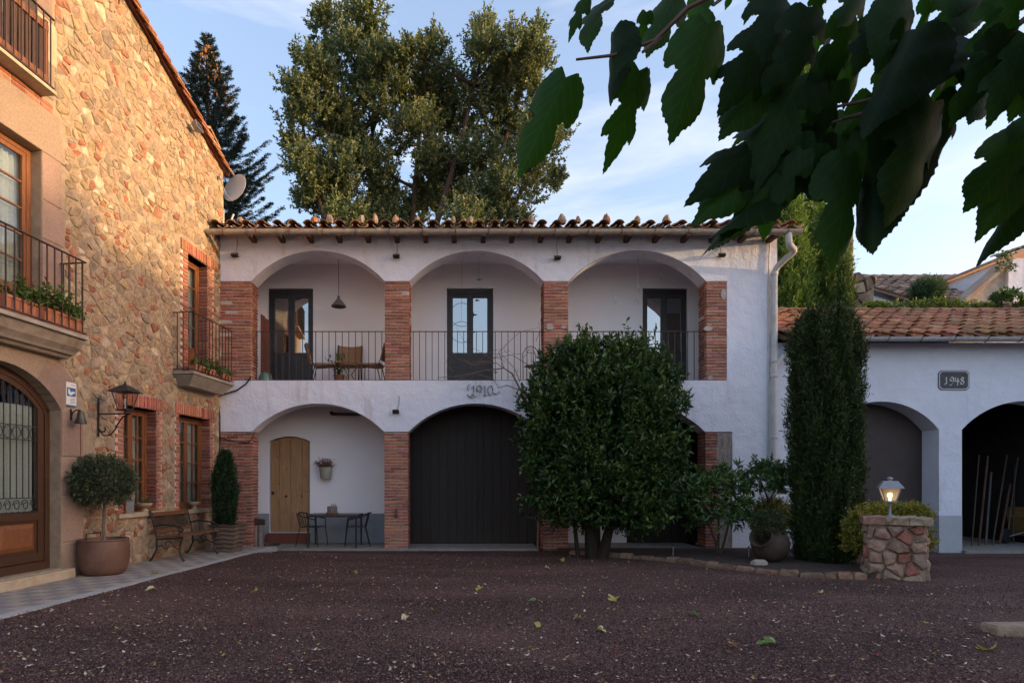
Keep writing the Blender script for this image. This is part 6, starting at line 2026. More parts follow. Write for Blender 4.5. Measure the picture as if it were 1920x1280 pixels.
def plaque_blue():
    u1, u0 = SU(121), SU(140)
    um = (u0 + u1) / 2; Yb = 9.13
    t = E('notice_plate', 'white enamel plate with a blue hand pictogram beside the arched door', 'sign', SW(um, 0.018, 0), SRZ)
    w = (u1 - u0) / 2; z1, z0 = LZ(717, Yb), LZ(762, Yb)
    m = MB(); m.box(-w, w, 0, 0.01, z0, z1); m.build('plate', WHITEP, t)
    bl = mat('sign_blue', (0.03, 0.12, 0.3), (0.035, 0.14, 0.33), 8, 0.4)
    H = z1 - z0
    m = MB(); m.box(-w * .86, w * .86, 0.0101, 0.0115, z0 + H * .42, z0 + H * .78); m.build('blue_field', bl, t)
    m = MB(); m.box(-w, w, 0.0101, 0.0115, z0, z0 + H * .06); m.build('blue_band', bl, t)
    m = MB()                                            # white hand-and-roof pictogram (seen mirrored along the wall direction)
    sx = lambda f: -w * f
    zc = z0 + H * .6
    m.prism([(sx(-.6), zc + .045), (sx(-.5), zc + .055), (sx(-.1), zc - .005), (sx(.2), zc + .012), (sx(.65), zc + .01), (sx(.7), zc - .012), (sx(.3), zc - .02), (sx(.1), zc - .045), (sx(-.3), zc - .05), (sx(-.65), zc - .02)], 0.0116, 0.0128)
    m.build('pictogram', WHITEP, t)
    for k, (f, ww) in enumerate(((.33, .5), (.27, .75), (.2, .6), (.14, .7), (.88, .55))):
        m = MB(); m.box(-w * .8, -w * .8 + 2 * w * .8 * ww, 0.0101, 0.0112, z0 + H * f, z0 + H * f + .007); m.build('text_line', bl, t)
plaque_blue()

def floodlight(loc, rz, label, wire=None, s=1.0, tilt=25, gray=False, group='floodlights on the walls', mt=None):
    t = E('floodlight', label, 'floodlight', loc, rz, group)
    M = Matrix.Translation((0, -0.1 * s, 0)) @ Matrix.Rotation(R(tilt), 4, 'X')
    h = MB()
    h.raw([M @ Vector(p) for p in ((-.065*s, .03*s, -.04*s), (.065*s, .03*s, -.04*s), (.065*s, .03*s, .05*s), (-.065*s, .03*s, .05*s), (-.09*s, -.05*s, -.06*s), (.09*s, -.05*s, -.06*s), (.09*s, -.05*s, .06*s), (-.09*s, -.05*s, .06*s))], [(0,1,2,3),(7,6,5,4),(0,4,5,1),(1,5,6,2),(2,6,7,3),(3,7,4,0)])
    h.build('housing', mt or IRON, t)
    g = MB(); g.raw([M @ Vector(p) for p in ((-.075*s, -.052*s, -.048*s), (.075*s, -.052*s, -.048*s), (.075*s, -.052*s, .048*s), (-.075*s, -.052*s, .048*s))], [(0, 1, 2, 3)]); g.build('lens', glass_mat('lamp_lens', 0.2, (0.6, 0.6, 0.6)), t)
    b = MB(); b.tube([(0.075*s, -.1*s, 0), (.085*s, -.03*s, 0), (.085*s, -.005, 0), (-.085*s, -.005, 0), (-.085*s, -.03*s, 0), (-.075*s, -.1*s, 0)], 0.007 * s, 5); b.build('bracket', mt or IRON, t)
    if wire:
        w = MB(); w.tube(wire, 0.0065, 5); w.build('cable', mat('grey_cable', (0.2, 0.19, 0.18), rough=0.7), t)
    return t
for i, (px, py, lab) in enumerate(((443, 482, 'black floodlight under the eave nearest the stone house'), (744, 484, 'black floodlight between the first and second upper arches'), (1044, 487, 'black floodlight between the second and third upper arches'), (1350, 482, 'black floodlight under the eave right of the third upper arch'))):
    floodlight((AX(px), FY - 0.004, AZ(py)), 0, lab, [(0, -.05, .05), (0.01, -.012, .14), (0.03 - .02 * i, -.012, .3), (0.02, -.015, AZ(446) - AZ(py))], tilt=-48, s=0.85)
floodlight((AX(743), FY - 0.004, AZ(772)), 0, 'small black floodlight on the wall between the two lower arches', [(0.02, -.03, .05), (0.06, -.012, .16), (0.07, -.012, .3), (0.06, -.012, .36)], tilt=18, s=0.8)
floodlight(SW(SU(357) + 0.05, 0.03, SZ(357, 243)), SRZ + R(180), 'grey floodlight fixed high on the stone gable under the verge tiles', [(0.1, -.02, 0), (.2, -.02, .05), (.28, -.02, .15)], s=1.35, tilt=-20, mt=ALU)

def satellite_dish():
    p = Vector((LX(432, 13.75), 13.75, 7.2))
    t = E('satellite_dish', 'white satellite dish on the arcade roof beside the stone gable', 'dish', p)
    c = at(440, 352, 13.75) - p
    M = Matrix.Translation(c) @ Matrix.Rotation(R(-26), 4, 'Z') @ Matrix.Rotation(R(78), 4, 'X')
    d = MB()
    prof = [(0.0, -0.05), (0.1, -0.045), (0.2, -0.028), (0.28, -0.008), (0.325, 0.006), (0.335, 0.0), (0.325, -0.012), (0.2, -0.045), (0.0, -0.068)]
    vs = []
    n = 32
    d.lathe(prof, n, (0, 0, 0), M)
    d.build('reflector', mat('dish_paint', (0.6, 0.6, 0.6), (0.52, 0.52, 0.52), 5, 0.45), t, smooth=True)
    a = MB(); q = [M @ Vector(x) for x in ((0.0, -0.34, 0.0), (0.0, -0.3, 0.2), (0, -0.05, 0.42))]
    a.tube(q, 0.012, 6); a.lathe([(0.0, -0.03), (0.03, -0.03), (0.03, 0.05), (0.0, 0.05)], 10, q[2]); a.build('feed_arm', ALU, t)
    m = MB(); m.tube([(0, 0.05, -0.02), (0, 0.05, 0.28), (0.05, 0.06, 0.42)], 0.022, 8); m.tube([(-0.36, -.35, -0.15), (-0.30, -.2, 0.02), (-0.16, 0.0, 0.08), (-0.15, 0.0, 0.5)], 0.016, 6); m.build('mast', PIPE, t, smooth=True)
satellite_dish()

def roof_vent():
    p = SW(0.05, -0.55, 8.55)
    t = E('chimney_cowl', 'small chimney cowl of tilted clay slabs over the stone house eave', 'chimney', p, SRZ)
    m = MB(); m.box(-.18, .18, -.2, .2, -0.2, 0.5); m.build('stack', MORTAR, t)
    for k, (a, b) in enumerate(((-.42, .05), (.0, .42))):
        s = MB(); sg = -1 if k == 0 else 1
        M = Matrix.Translation((0, 0, 0.86)) @ Matrix.Rotation(R(28 * sg), 4, 'Y')
        s.box(min(0, sg * .52), max(0, sg * .52), -.36, .36, -.03, .02, M); s.build('clay_slab', TILE, t)
    for sx in (-.14, .14):
        for sy in (-.15, .15):
            b = MB(); b.box(sx - .035, sx + .035, sy - .035, sy + .035, .5, .84); b.build('brick_post', BRICKO, t)
roof_vent()

# ------------------------------------------------------------------ flower boxes on the balconies
GER = leaf_mat('geranium_leaf', (1, 1, 1), 0.25, 0.55)
def flower_box(u, d, z, L, h, label, n, hh, red=False):
    t = E('flower_box', label, 'flower box', SW(u, d, z), SRZ, 'terracotta flower boxes on the balconies')
    m = MB()
    w0, w1 = 0.055, 0.08
    m.raw([(-L/2+.02, -w0, 0), (L/2-.02, -w0, 0), (L/2-.02, w0, 0), (-L/2+.02, w0, 0), (-L/2, -w1, h), (L/2, -w1, h), (L/2, w1, h), (-L/2, w1, h), (-L/2+.015, -w1+.015, h), (L/2-.015, -w1+.015, h), (L/2-.015, w1-.015, h), (-L/2+.015, w1-.015, h), (-L/2+.015, -w1+.015, h-.03), (L/2-.015, -w1+.015, h-.03), (L/2-.015, w1-.015, h-.03), (-L/2+.015, w1-.015, h-.03)],
          [(0,3,2,1),(0,1,5,4),(1,2,6,5),(2,3,7,6),(3,0,4,7),(4,5,9,8),(5,6,10,9),(6,7,11,10),(7,4,8,11),(12,13,14,15)])
    m.box(-L/2 - .008, L/2 + .008, w1 - .002, w1 + .008, h - .04, h - .002)
    m.build('trough', TERRA, t)
    P = np.stack([(rng.random(n) - .5) * L * 0.95, rng.normal(size=n) * 0.04 + .02, np.full(n, h - .02)], 1)
    D = rng.normal(size=(n, 3)) * 0.45 + np.array([0, 0.25, 1.0])
    V, col = shoots(P, D, hh * (0.5 + 0.7 * rng.random(n)), 10, 0.06, 0.052, (0.07, 0.13, 0.03), (0.12, 0.18, 0.045), (0.15, 0.2, 0.06), spread_ang=1.5, droop=0.2)
    if red:
        k = rng.random(len(col)) < 0.04; col[k] = (0.22, 0.02, 0.04)
    leaf_object('plants', [V], [col], GER, t)
flower_box(5.62, 0.32, 3.662, 0.62, 0.23, 'leftmost terracotta flower box with geraniums on the long balcony', 34, 0.28)
flower_box(5.12, 0.32, 3.662, 0.6, 0.23, 'middle terracotta flower box with the tallest geraniums on the long balcony', 42, 0.34, True)
flower_box(4.75, 0.32, 3.662, 0.3, 0.23, 'short terracotta flower box at the right end of the long balcony', 20, 0.26)
flower_box(1.45, 0.34, 3.662, 0.45, 0.16, 'left terracotta flower box with succulents on the short balcony', 20, 0.2)
flower_box(0.95, 0.34, 3.662, 0.42, 0.16, 'middle terracotta flower box on the short balcony', 20, 0.24)
flower_box(0.48, 0.34, 3.662, 0.42, 0.16, 'right terracotta flower box on the short balcony by the brick pier', 18, 0.16)

def sill_things():
    t = E('sill_box', 'brown and grey metal box standing on the nearer window sill', 'box', SW(3.12, -0.02, W1[2] + 0.0), SRZ)
    m = MB(); m.box(-.1, .1, -.09, .09, 0, 0.27); m.build('case', ALU, t)
    m = MB(); m.box(.101, .112, -.088, .088, 0.005, 0.265); m.build('side_panel', mat('orange_brown_panel', (0.28, 0.085, 0.03), rough=0.5), t)
    for u, op, lab in ((2.62, W1, 'small cream urn with succulents on the nearer window sill'), (1.0, W2, 'small cream urn with a cactus on the farther window sill')):
        t = E('urn', lab, 'urn', SW(u, 0.0, op[2]), SRZ)
        m = MB(); m.lathe([(0.07, 0), (0.07, 0.02), (0.035, 0.04), (0.04, 0.06), (0.1, 0.1), (0.125, 0.13), (0.125, 0.155), (0.105, 0.155), (0.1, 0.13)], 16); m.build('bowl', CREAMST, t, smooth=True)
        P = np.stack([rng.normal(size=9) * .04, rng.normal(size=9) * .04, np.full(9, .13)], 1)
        V, col = shoots(P, rng.normal(size=(9, 3)) * .4 + np.array([0, 0, 1]), 0.12, 8, 0.05, 0.018, (0.08, 0.12, 0.05), (0.13, 0.16, 0.08), None)
        leaf_object('plant', [V], [col], GER, t)
sill_things()
def scraper():
    t = E('boot_scraper', 'thin black iron boot rail by the wall behind the brown pot', 'rail', SW(SU(170), 0.05, 0.1), SRZ)
    m = MB(); m.tube([(0.16, 0, 0), (0.16, 0, 0.62), (-0.16, 0, 0.62), (-0.16, 0, 0.5)], 0.01, 5); m.build('frame', IRON, t)
scraper()

# ================================================================== things on and in the arcade
def roof_stones():
    xs = [(451, 12, 7), (590, 16, 8), (618, 14, 12), (678, 13, 11), (703, 12, 13), (742, 14, 10), (782, 11, 9), (850, 9, 9), (882, 12, 9), (996, 10, 12), (1053, 17, 13), (1084, 11, 9), (1137, 16, 12), (1195, 13, 9), (1250, 14, 11), (1313, 12, 11), (1392, 12, 9)]
    for i, (px, w, h) in enumerate(xs):
        p = at(px, 414, 13.25)
        t = MB()
        a = w / 86.0; b = h / 86.0
        vs = []
        sd = Vector((i * 3.7, 0, 0))
        for j, (zz, rr) in enumerate(((-0.5, .8), (0.0, 1.0), (0.55, .85), (1.0, .45))):
            for k in range(8):
                an = 6.283 * k / 8
                q = 0.8 + 0.4 * mnoise.noise(sd + Vector((math.cos(an) * 1.3, math.sin(an) * 1.3, zz)))
                vs.append((a * .62 * rr * q * math.cos(an), a * .55 * rr * q * math.sin(an), b * 1.1 * zz * (0.85 + 0.3 * mnoise.noise(sd + Vector((k, zz, 2))))))
        t.col = rnd.choice([(0.36, 0.24, 0.15), (0.4, 0.2, 0.12), (0.34, 0.27, 0.2), (0.3, 0.24, 0.19)])
        t.raw(vs, [(r*8+k, r*8+(k+1) % 8, (r+1)*8+(k+1) % 8, (r+1)*8+k) for r in range(3) for k in range(8)] + [tuple(range(24, 32))])
        o = t.build('roof_stone', STONE, None)
        o.location = p
        names = ['first', 'second', 'third', 'fourth', 'fifth', 'sixth', 'seventh', 'eighth', 'ninth', 'tenth', 'eleventh', 'twelfth', 'thirteenth', 'fourteenth', 'fifteenth', 'sixteenth', 'seventeenth']
        tag(o, 'loose rock weighing down the arcade eave tiles, %s from the left' % names[i], 'rock', 'rocks on the arcade eave')
roof_stones()

def pendant():
    x = LX(635, 14.25)
    t = E('pendant_lamp', 'grey conical pendant lamp hanging in the first upper arch', 'lamp', (x, 14.25, LZ(575, 14.25)))
    m = MB(); m.tube([(0, 0, 0.2), (0, 0, 6.86 - LZ(575, 14.25))], 0.006, 5); m.build('cord', IRON, t)
    m = MB(); m.lathe([(0.018, 0.26), (0.03, 0.24), (0.035, 0.19), (0.09, 0.12), (0.165, 0.03), (0.175, 0.0), (0.165, 0.003), (0.08, 0.11), (0.0, 0.17)], 22); m.build('shade', mat('lamp_shade_grey', (0.12, 0.11, 0.1), (0.16, 0.15, 0.13), 9, 0.6), t, smooth=True)
pendant()
for i, (px, py, lab) in enumerate(((1099, 522, 'bare hanging bulb nearest the second brick pier in the third upper arch'), (1153, 568, 'bare bulb on the long cord left of the middle in the third upper arch'), (1197, 545, 'upper of two bare bulbs before the dark door of the third upper arch'), (1195, 568, 'lower of two bare bulbs before the dark door of the third upper arch'), (1239, 522, 'bare hanging bulb high above the dark door of the third upper arch'))):
    Yb = 14.3 + 0.1 * (i % 3); p = at(px, py, Yb)
    t = E('hanging_bulb', lab, 'light bulb', p, 0, 'bare bulbs in the third upper arch')
    m = MB(); m.tube([(0, 0, 0.12), (0.01, 0, 0.3), (0, 0, 6.86 - p.z)], 0.005, 4); m.build('cord', WHITEP, t)
    m = MB(); m.lathe([(0.014, 0.14), (0.024, 0.12), (0.026, 0.075), (0.018, 0.07)], 10); m.build('socket', WHITEP, t, smooth=True)
    m = MB(); m.lathe([(0.014, 0.07), (0.03, 0.03), (0.034, 0.0), (0.022, -0.03), (0, -0.038)], 12); m.build('bulb', glass_mat('clear_bulb', 0.15, (0.9, 0.9, 0.88)), t, smooth=True)

def chime():
    p = at(866, 590, 14.2)
    t = E('hoop_mobile', 'thin wire hoop mobile with a small bird before the middle balcony door', 'mobile', p)
    r = 22 * 14.2 / FPX
    m = MB(); m.tube([(r * math.cos(k * .2618), 0, r * math.sin(k * .2618)) for k in range(25)], 0.006, 5); m.build('hoop', IRON, t)
    m = MB(); m.tube([(0, 0, r), (0, 0, 6.86 - p.z)], 0.0025, 4); m.build('thread', IRON, t)
    m = MB(); m.lathe([(0, -.05), (0.018, -.03), (0.022, 0.0), (0.012, .04), (0, .07)], 8, (0.3, 0, 0), Matrix.Rotation(R(90), 4, 'Y')); m.build('bird', IRON, t)
    p = at(898, 524, 14.2)
    t = E('glass_bird', 'small green bird ornament hanging above the middle balcony door', 'ornament', p)
    g = mat('green_glass', (0.05, 0.3, 0.16), rough=0.3)
    m = MB(); m.lathe([(0, -.06), (0.02, -.03), (0.026, 0.0), (0.012, .05), (0, .09)], 8, (0, 0, 0), Matrix.Rotation(R(90), 4, 'Y')); m.build('body', g, t, smooth=True)
    m = MB(); m.tube([(0, 0, 0.02), (0, 0, 6.86 - p.z)], 0.0025, 4); m.build('thread', IRON, t)
chime()

def rattan_chair(p, rz, label, s=1.08):
    t = E('rattan_chair', label, 'chair', p, rz, 'rattan chairs in the first upper arch')
    t.scale = (s, s, s)
    m = MB()
    n = 8                                               # woven sling seat and back
    vs = []
    prof = [(-.26, .44), (-.2, .455), (0, .43), (.17, .42), (.21, .46)]
    for (y, z) in prof: vs += [(-.23, y, z), (.23, y, z), (-.23, y, z - .025), (.23, y, z - .025)]
    fs = []
    for i in range(4):
        a, b = i * 4, i * 4 + 4
        fs += [(a, a+1, b+1, b), (a+2, b+2, b+3, a+3), (a, b, b+2, a+2), (a+1, a+3, b+3, b+1)]
    fs += [(0, 2, 3, 1), (16, 17, 19, 18)]
    m.raw(vs, fs); m.build('seat', RATTAN, t)
    m = MB()
    M = Matrix.Translation((0, .24, .50)) @ Matrix.Rotation(R(-14), 4, 'X')
    for i in range(6):
        x0, x1 = -.24 + i * .08, -.24 + (i + 1) * .08
        c = lambda x: 0.05 * (1 - (x / .24) ** 2)
        m.raw([M @ Vector(v) for v in ((x0, c(x0), 0), (x1, c(x1), 0), (x1, c(x1) + .01, .37), (x0, c(x0) + .01, .37), (x0, c(x0) + .022, 0), (x1, c(x1) + .022, 0), (x1, c(x1) + .032, .37), (x0, c(x0) + .032, .37))], [(0,1,2,3),(7,6,5,4),(3,2,6,7),(0,4,5,1)] + ([(0,3,7,4)] if i == 0 else []) + ([(1,5,6,2)] if i == 5 else []))
    m.build('backrest', RATTAN, t)
    for sx in (-.22, .22):
        l = MB(); l.tube([(sx, -.24, 0), (sx, -.22, .44), (sx, .2, .43), (sx, .24, .5), (sx, .33, .86)], 0.011, 6); l.build('side_frame', IRON, t)
        l = MB(); l.tube([(sx, .26, 0), (sx, .16, .43)], 0.011, 6); l.build('leg', IRON, t)
FLZ = ZS - 0.03
rattan_chair((LX(606, 14.0), 14.05, FLZ), R(100), 'rattan chair on the balcony facing right, left of its table')
rattan_chair((LX(653, 14.35), 14.35, FLZ), R(4), 'rattan chair behind the balcony table, seen from the front', 1.27)
rattan_chair((LX(697, 14.0), 14.05, FLZ), R(-98), 'rattan chair on the balcony facing left, next to the brick pier')
def balcony_table():
    t = E('side_table', 'small rattan-topped table among the balcony chairs', 'table', (LX(655, 14.02), 14.02, FLZ))
    m = MB(); m.lathe([(0.0, .44), (0.24, .44), (0.25, .455), (0.24, .47), (0.0, .47)], 20); m.build('top', RATTAN, t)
    for a in range(3):
        l = MB(); c, s = math.cos(a * 2.09 + .5), math.sin(a * 2.09 + .5)
        l.tube([(.2 * c, .2 * s, 0), (.05 * c, .05 * s, .25), (.18 * c, .18 * s, .44)], 0.01, 6); l.build('leg', IRON, t)
    P = at(636, 660, 14.3)
    t = E('potted_plant', 'small green plant beside the middle rattan chair', 'plant', (P.x, P.y, FLZ))
    m = MB(); m.lathe([(0.09, 0), (0.13, 0.26), (0.145, 0.28), (0.12, 0.28), (0.11, .24)], 16); m.build('pot', TERRA, t, smooth=True)
    V, col = shoots(np.zeros((9, 3)) + np.array([0, 0, .25]), rng.normal(size=(9, 3)) * .25 + np.array([0, 0, 1]), 0.5, 9, 0.09, 0.05, (0.06, 0.12, 0.03), (0.1, 0.17, 0.04), None)
    leaf_object('foliage', [V], [col], GER, t)
    p = at(498, 700, 14.05); p.z = FLZ
    t = E('glass_demijohn', 'pale green glass demijohn on the balcony floor beside the door', 'bottle', p)
    m = MB(); m.lathe([(0.0, 0), (0.12, 0.0), (0.155, 0.06), (0.16, 0.16), (0.12, 0.27), (0.04, 0.34), (0.03, 0.42), (0.04, 0.43)], 18); m.build('bottle', mat('green_bottle', (0.12, 0.22, 0.16), rough=0.15, spec=0.6), t, smooth=True)
    t = E('red_board_screen', 'red-brown board screen standing against the first upper pier', 'screen', (0, FY, 0))
    for k in range(2):
        x = AX(474) + 0.02 + k * 0.1
        m = MB(); m.prism([(x, FLZ), (x + .095, FLZ), (x + .095, AZ(582 + 8 * k)), (x, AZ(577 + 8 * k))], 0.47, 0.5); m.build('board', REDWOOD, t)
    t = E('iron_chair', 'black wire garden chair with looped back behind the middle railing', 'chair', (LX(1000, 14.1), 14.1, FLZ), R(6))
    m = MB()
    for sx in (-.2, .2):
        m.tube([(sx, -.2, 0), (sx, -.19, .45)], 0.01, 6)
    m.build('front_legs', IRON, t)
    m = MB(); m.tube([(-.2, .2, 0), (-.2, .2, .45), (-.2, .24, .8), (-.1, .26, .95), (0, .26, .98), (.1, .26, .95), (.2, .24, .8), (.2, .2, .45), (.2, .2, 0)], 0.01, 6); m.build('back_frame', IRON, t)
    m = MB()
    for k in (-.1, 0, .1): m.tube([(k, .2, .45), (k, .23, .8), (k * .4, .25, .93)], 0.006, 5)
    m.tube([(-.19, .23, .7), (-.08, .24, .82), (.08, .24, .82), (.19, .23, .7)], 0.006, 5)
    m.build('back_wires', IRON, t)
    m = MB(); m.lathe([(0.0, .45), (.2, .45), (.215, .455), (.2, .465), (0, .46)], 16); m.build('seat', IRON, t)
balcony_table()

# ------------------------------------------------------------------ ground floor recess
def porch_set():
    x0, x1 = LX(578, 13.7), LX(672, 13.7)
    t = E('porch_table', 'square wood-topped black metal table in the first lower arch', 'table', ((x0 + x1) / 2, 13.92, 0.036))
    hw = (x1 - x0) / 2
    for k in range(5):
        m = MB(); a = -hw + 2 * hw * k / 5; m.box(a + .002, a + 2 * hw / 5 - .002, -.38, .38, .715, .735); m.build('top_plank', mat('grey_table_wood', (0.2, 0.16, 0.14), (0.14, 0.115, 0.1), 7, 0.6, stretch=(12, 1.5, 12), bump=.2), t)
    m = MB()
    for (a, b, c, d) in ((-hw - .012, hw + .012, -.4, -.381), (-hw - .012, hw + .012, .381, .4), (-hw - .012, -hw - .001, -.38, .38), (hw + .001, hw + .012, -.38, .38)): m.box(a, b, c, d, .69, .738)
    m.build('rim', IRON, t)
    for sx in (-1, 1):
        for sy in (-1, 1):
            m = MB(); m.box(sx * (hw - .03) - .018, sx * (hw - .03) + .018, sy * .36 - .018, sy * .36 + .018, 0, .70); m.build('leg', IRON, t)
    def tub(p, rz, lab):
        c = E('bistro_chair', lab, 'chair', p, rz, 'black metal chairs at the porch table')
        for sx in (-.21, .21):
            m = MB(); m.tube([(sx * 1.12, -.27, 0), (sx, -.22, .44)], .011, 6); m.build('leg', IRON, c)
            m = MB(); m.tube([(sx * 1.12, .3, 0), (sx, .2, .44), (sx * 1.1, .28, .76)], .011, 6); m.build('leg', IRON, c)
        m = MB(); m.tube([(-.25, -.2, .62), (-.26, .1, .68), (-.2, .27, .74), (0, .33, .77), (.2, .27, .74), (.26, .1, .68), (.25, -.2, .62)], .014, 6); m.tube([(-.25, -.2, .62), (-.22, -.22, .44)], .011, 6); m.tube([(.25, -.2, .62), (.22, -.22, .44)], .011, 6); m.build('arm_rail', IRON, c)
        for k in range(6):
            m = MB(); y = -.22 + k * .075; m.box(-.21, .21, y, y + .055, .44, .452); m.build('seat_slat', IRON, c)
        for k in range(5):
            x = -.16 + k * .08
            m = MB(); m.tube([(x, .2, .44), (x * 1.15, .3 - abs(x) * .2, .75)], .009, 5); m.build('back_bar', IRON, c)
    tub((LX(585, 13.95), 14.0, .036), R(75), 'black metal chair pushed in at the left side of the porch table')
    tub((LX(668, 13.95), 14.02, .036), R(-78), 'black metal chair pushed in at the right side of the porch table')
    p = Vector((LX(623, 13.95), 13.95, .772))
    t = E('table_plant', 'rough speckled pot with a small succulent on a terracotta saucer', 'plant', p)
    m = MB(); m.lathe([(0.1, 0), (.15, .02), (.155, .035), (.13, .03), (0, .028)], 18); m.build('saucer', TERRA, t, smooth=True)
    m = MB(); m.lathe([(.1, .03), (.115, .05), (.118, .17), (.108, .18), (.1, .17), (0, .165)], 16); m.build('pot', mat('pebble_pot', (0.35, 0.3, 0.26), (0.12, 0.1, 0.09), 45, 0.9, bump=.8, bscale=60), t, smooth=True)
    V, col = shoots(np.array([[.02, 0, .16], [.04, .02, .16], [-.01, .02, .16]]), np.array([[.3, 0, 1], [.6, 0, 1], [-.2, 0, 1.]]), .07, 7, .035, .02, (.04, .1, .03), (.06, .13, .04), None); leaf_object('succulent', [V], [col], GER, t)
    p = at(611, 897, 14.62)
    t = E('wall_bucket', 'pale enamel bucket of dried pink flowers hung on the porch wall', 'bucket', p)
    m = MB(); m.lathe([(.125, 0), (.13, .005), (.158, .27), (.165, .275), (.155, .28), (.15, .25), (0, .24)], 22); m.build('bucket', mat('cream_enamel', (0.42, 0.42, 0.34), (0.33, 0.33, 0.27), 7, .55, c3=(.12, .09, .07), s3=12, p3=(.66, .7)), t, smooth=True)
    n = 60
    P = np.stack([rng.normal(size=n) * .05, rng.normal(size=n) * .04, np.full(n, .24)], 1)
    V, col = shoots(P, np.stack([rng.normal(size=n) * .75, rng.normal(size=n) * .4 - .2, np.ones(n)], 1), .26 * (.5 + .6 * rng.random(n)), 9, .042, .035, (.2, .085, .07), (.3, .15, .12), (.3, .16, .15), spread_ang=1.5)
    leaf_object('dried_flowers', [V], [col], leaf_mat('dried_petal', (1, 1, 1), .2, .7), t)
    t = E('ceiling_bar', 'dark iron bar projecting under the first lower arch', 'bar', at(650, 776, 14.6))
    m = MB(); y = 0; m.tube([(-.38, .12, .05), (-.38, 0, .03), (-.36, -.02, 0), (.55, -.02, -.01)], .035, 8); m.build('bar', IRON, t)
    p = Vector((LX(488, 13.75), 13.75, .036))
    t = E('log_holder', 'fluted grey clay holder full of firewood beside the pine door', 'holder', p, R(4))
    for k in range(4):
        m = MB(); m.lathe([(.045, 0), (.045, .5), (.03, .5), (.03, .1)], 10, (-.09 + (k % 2) * .095, -.04 + (k // 2) * .1, 0)); m.build('clay_pipe', mat('grey_clay', (.26, .21, .18), (.19, .16, .14), 8, .85, bump=.4), t, smooth=True)
    for k in range(7):
        a = rnd.uniform(-.4, .4)
        z = .53 + .045 * (k // 3)
        m = MB(); c = Vector((-.05 + rnd.uniform(-.05, .05), -.06 + .06 * (k % 3), z)); v = Vector((math.cos(a), math.sin(a), rnd.uniform(-.1, .1))) * .13
        m.tube([c - v, c + v], [.03, .027], 7); m.build('log', BARK, t)
    for k in range(2):
        lg = MB(); lg.tube([(-.16, 0, 0), (.0, .01, .01), (.16, -.02, .005)], [.035, .033, .03], 8)
        o = lg.build('log', BARK, None); o.location = (LX(507, 13.85) + .02 * k, 13.9 + .1 * k, .075 + .002 * k); o.rotation_euler = (0, 0, .3 + .4 * k)
        tag(o, 'short log lying by the %s of the clay log holder' % ('right foot' if k == 0 else 'back corner'), 'log', 'logs by the pine door')
    t = E('pier_ornament', 'small hanging dried gourd ornament on the lower middle brick pier', 'ornament', (AX(743), FY - .05, AZ(962)))
    m = MB(); m.lathe([(0, -.1), (.035, -.07), (.04, -.03), (.018, .02), (.03, .06), (.01, .11)], 10); m.build('gourd', mat('gourd', (.2, .1, .07), (.12, .06, .045), 12, .7), t, smooth=True)
    m = MB(); m.tube([(0, 0, .1), (.005, .02, .35), (0, .03, .6)], .005, 5); m.build('cord', TWIG, t)
porch_set()

def cables():
    t = E('black_cable', 'black cable looping from the upper pier down the house corner', 'cable', (AX(412), FY, 0))
    b = Vector((AX(412), 0, 0))
    P = lambda x, y, d=-.03: Vector((AX(x), d, AZ(y))) - b
    m = MB(); m.tube([P(472, 706), P(462, 720), P(445, 732), P(425, 738), P(412, 742), P(409, 752), P(413, 780), P(413, 820), P(411, 860), P(410, 925)], .016, 6); m.build('hose', mat('black_rubber', (.02, .02, .022), rough=.6), t, smooth=True)
    m = MB(); m.tube([P(413, 820, -.04), P(440, 827, -.04), P(466, 830, -.04), P(474, 822, -.03), P(477, 812, -.02)], .012, 6); m.build('branch_cable', MATS['black_rubber'], t, smooth=True)
    t = E('rusty_pipe', 'thin rusty pipe running obliquely down the first upper pier', 'pipe', (AX(430), FY, ZS))
    b = Vector((AX(430), 0, ZS))
    m = MB(); m.tube([P(424, 528) + Vector((AX(412), 0, 0)) - b, P(436, 590) + Vector((AX(412), 0, 0)) - b, P(446, 625) + Vector((AX(412), 0, 0)) - b, P(450, 650) + Vector((AX(412), 0, 0)) - b, P(453, 708) + Vector((AX(412), 0, 0)) - b], .018, 7); m.build('pipe', mat('brown_pipe', (.16, .1, .075), (.1, .07, .055), 12, .7), t, smooth=True)
cables()

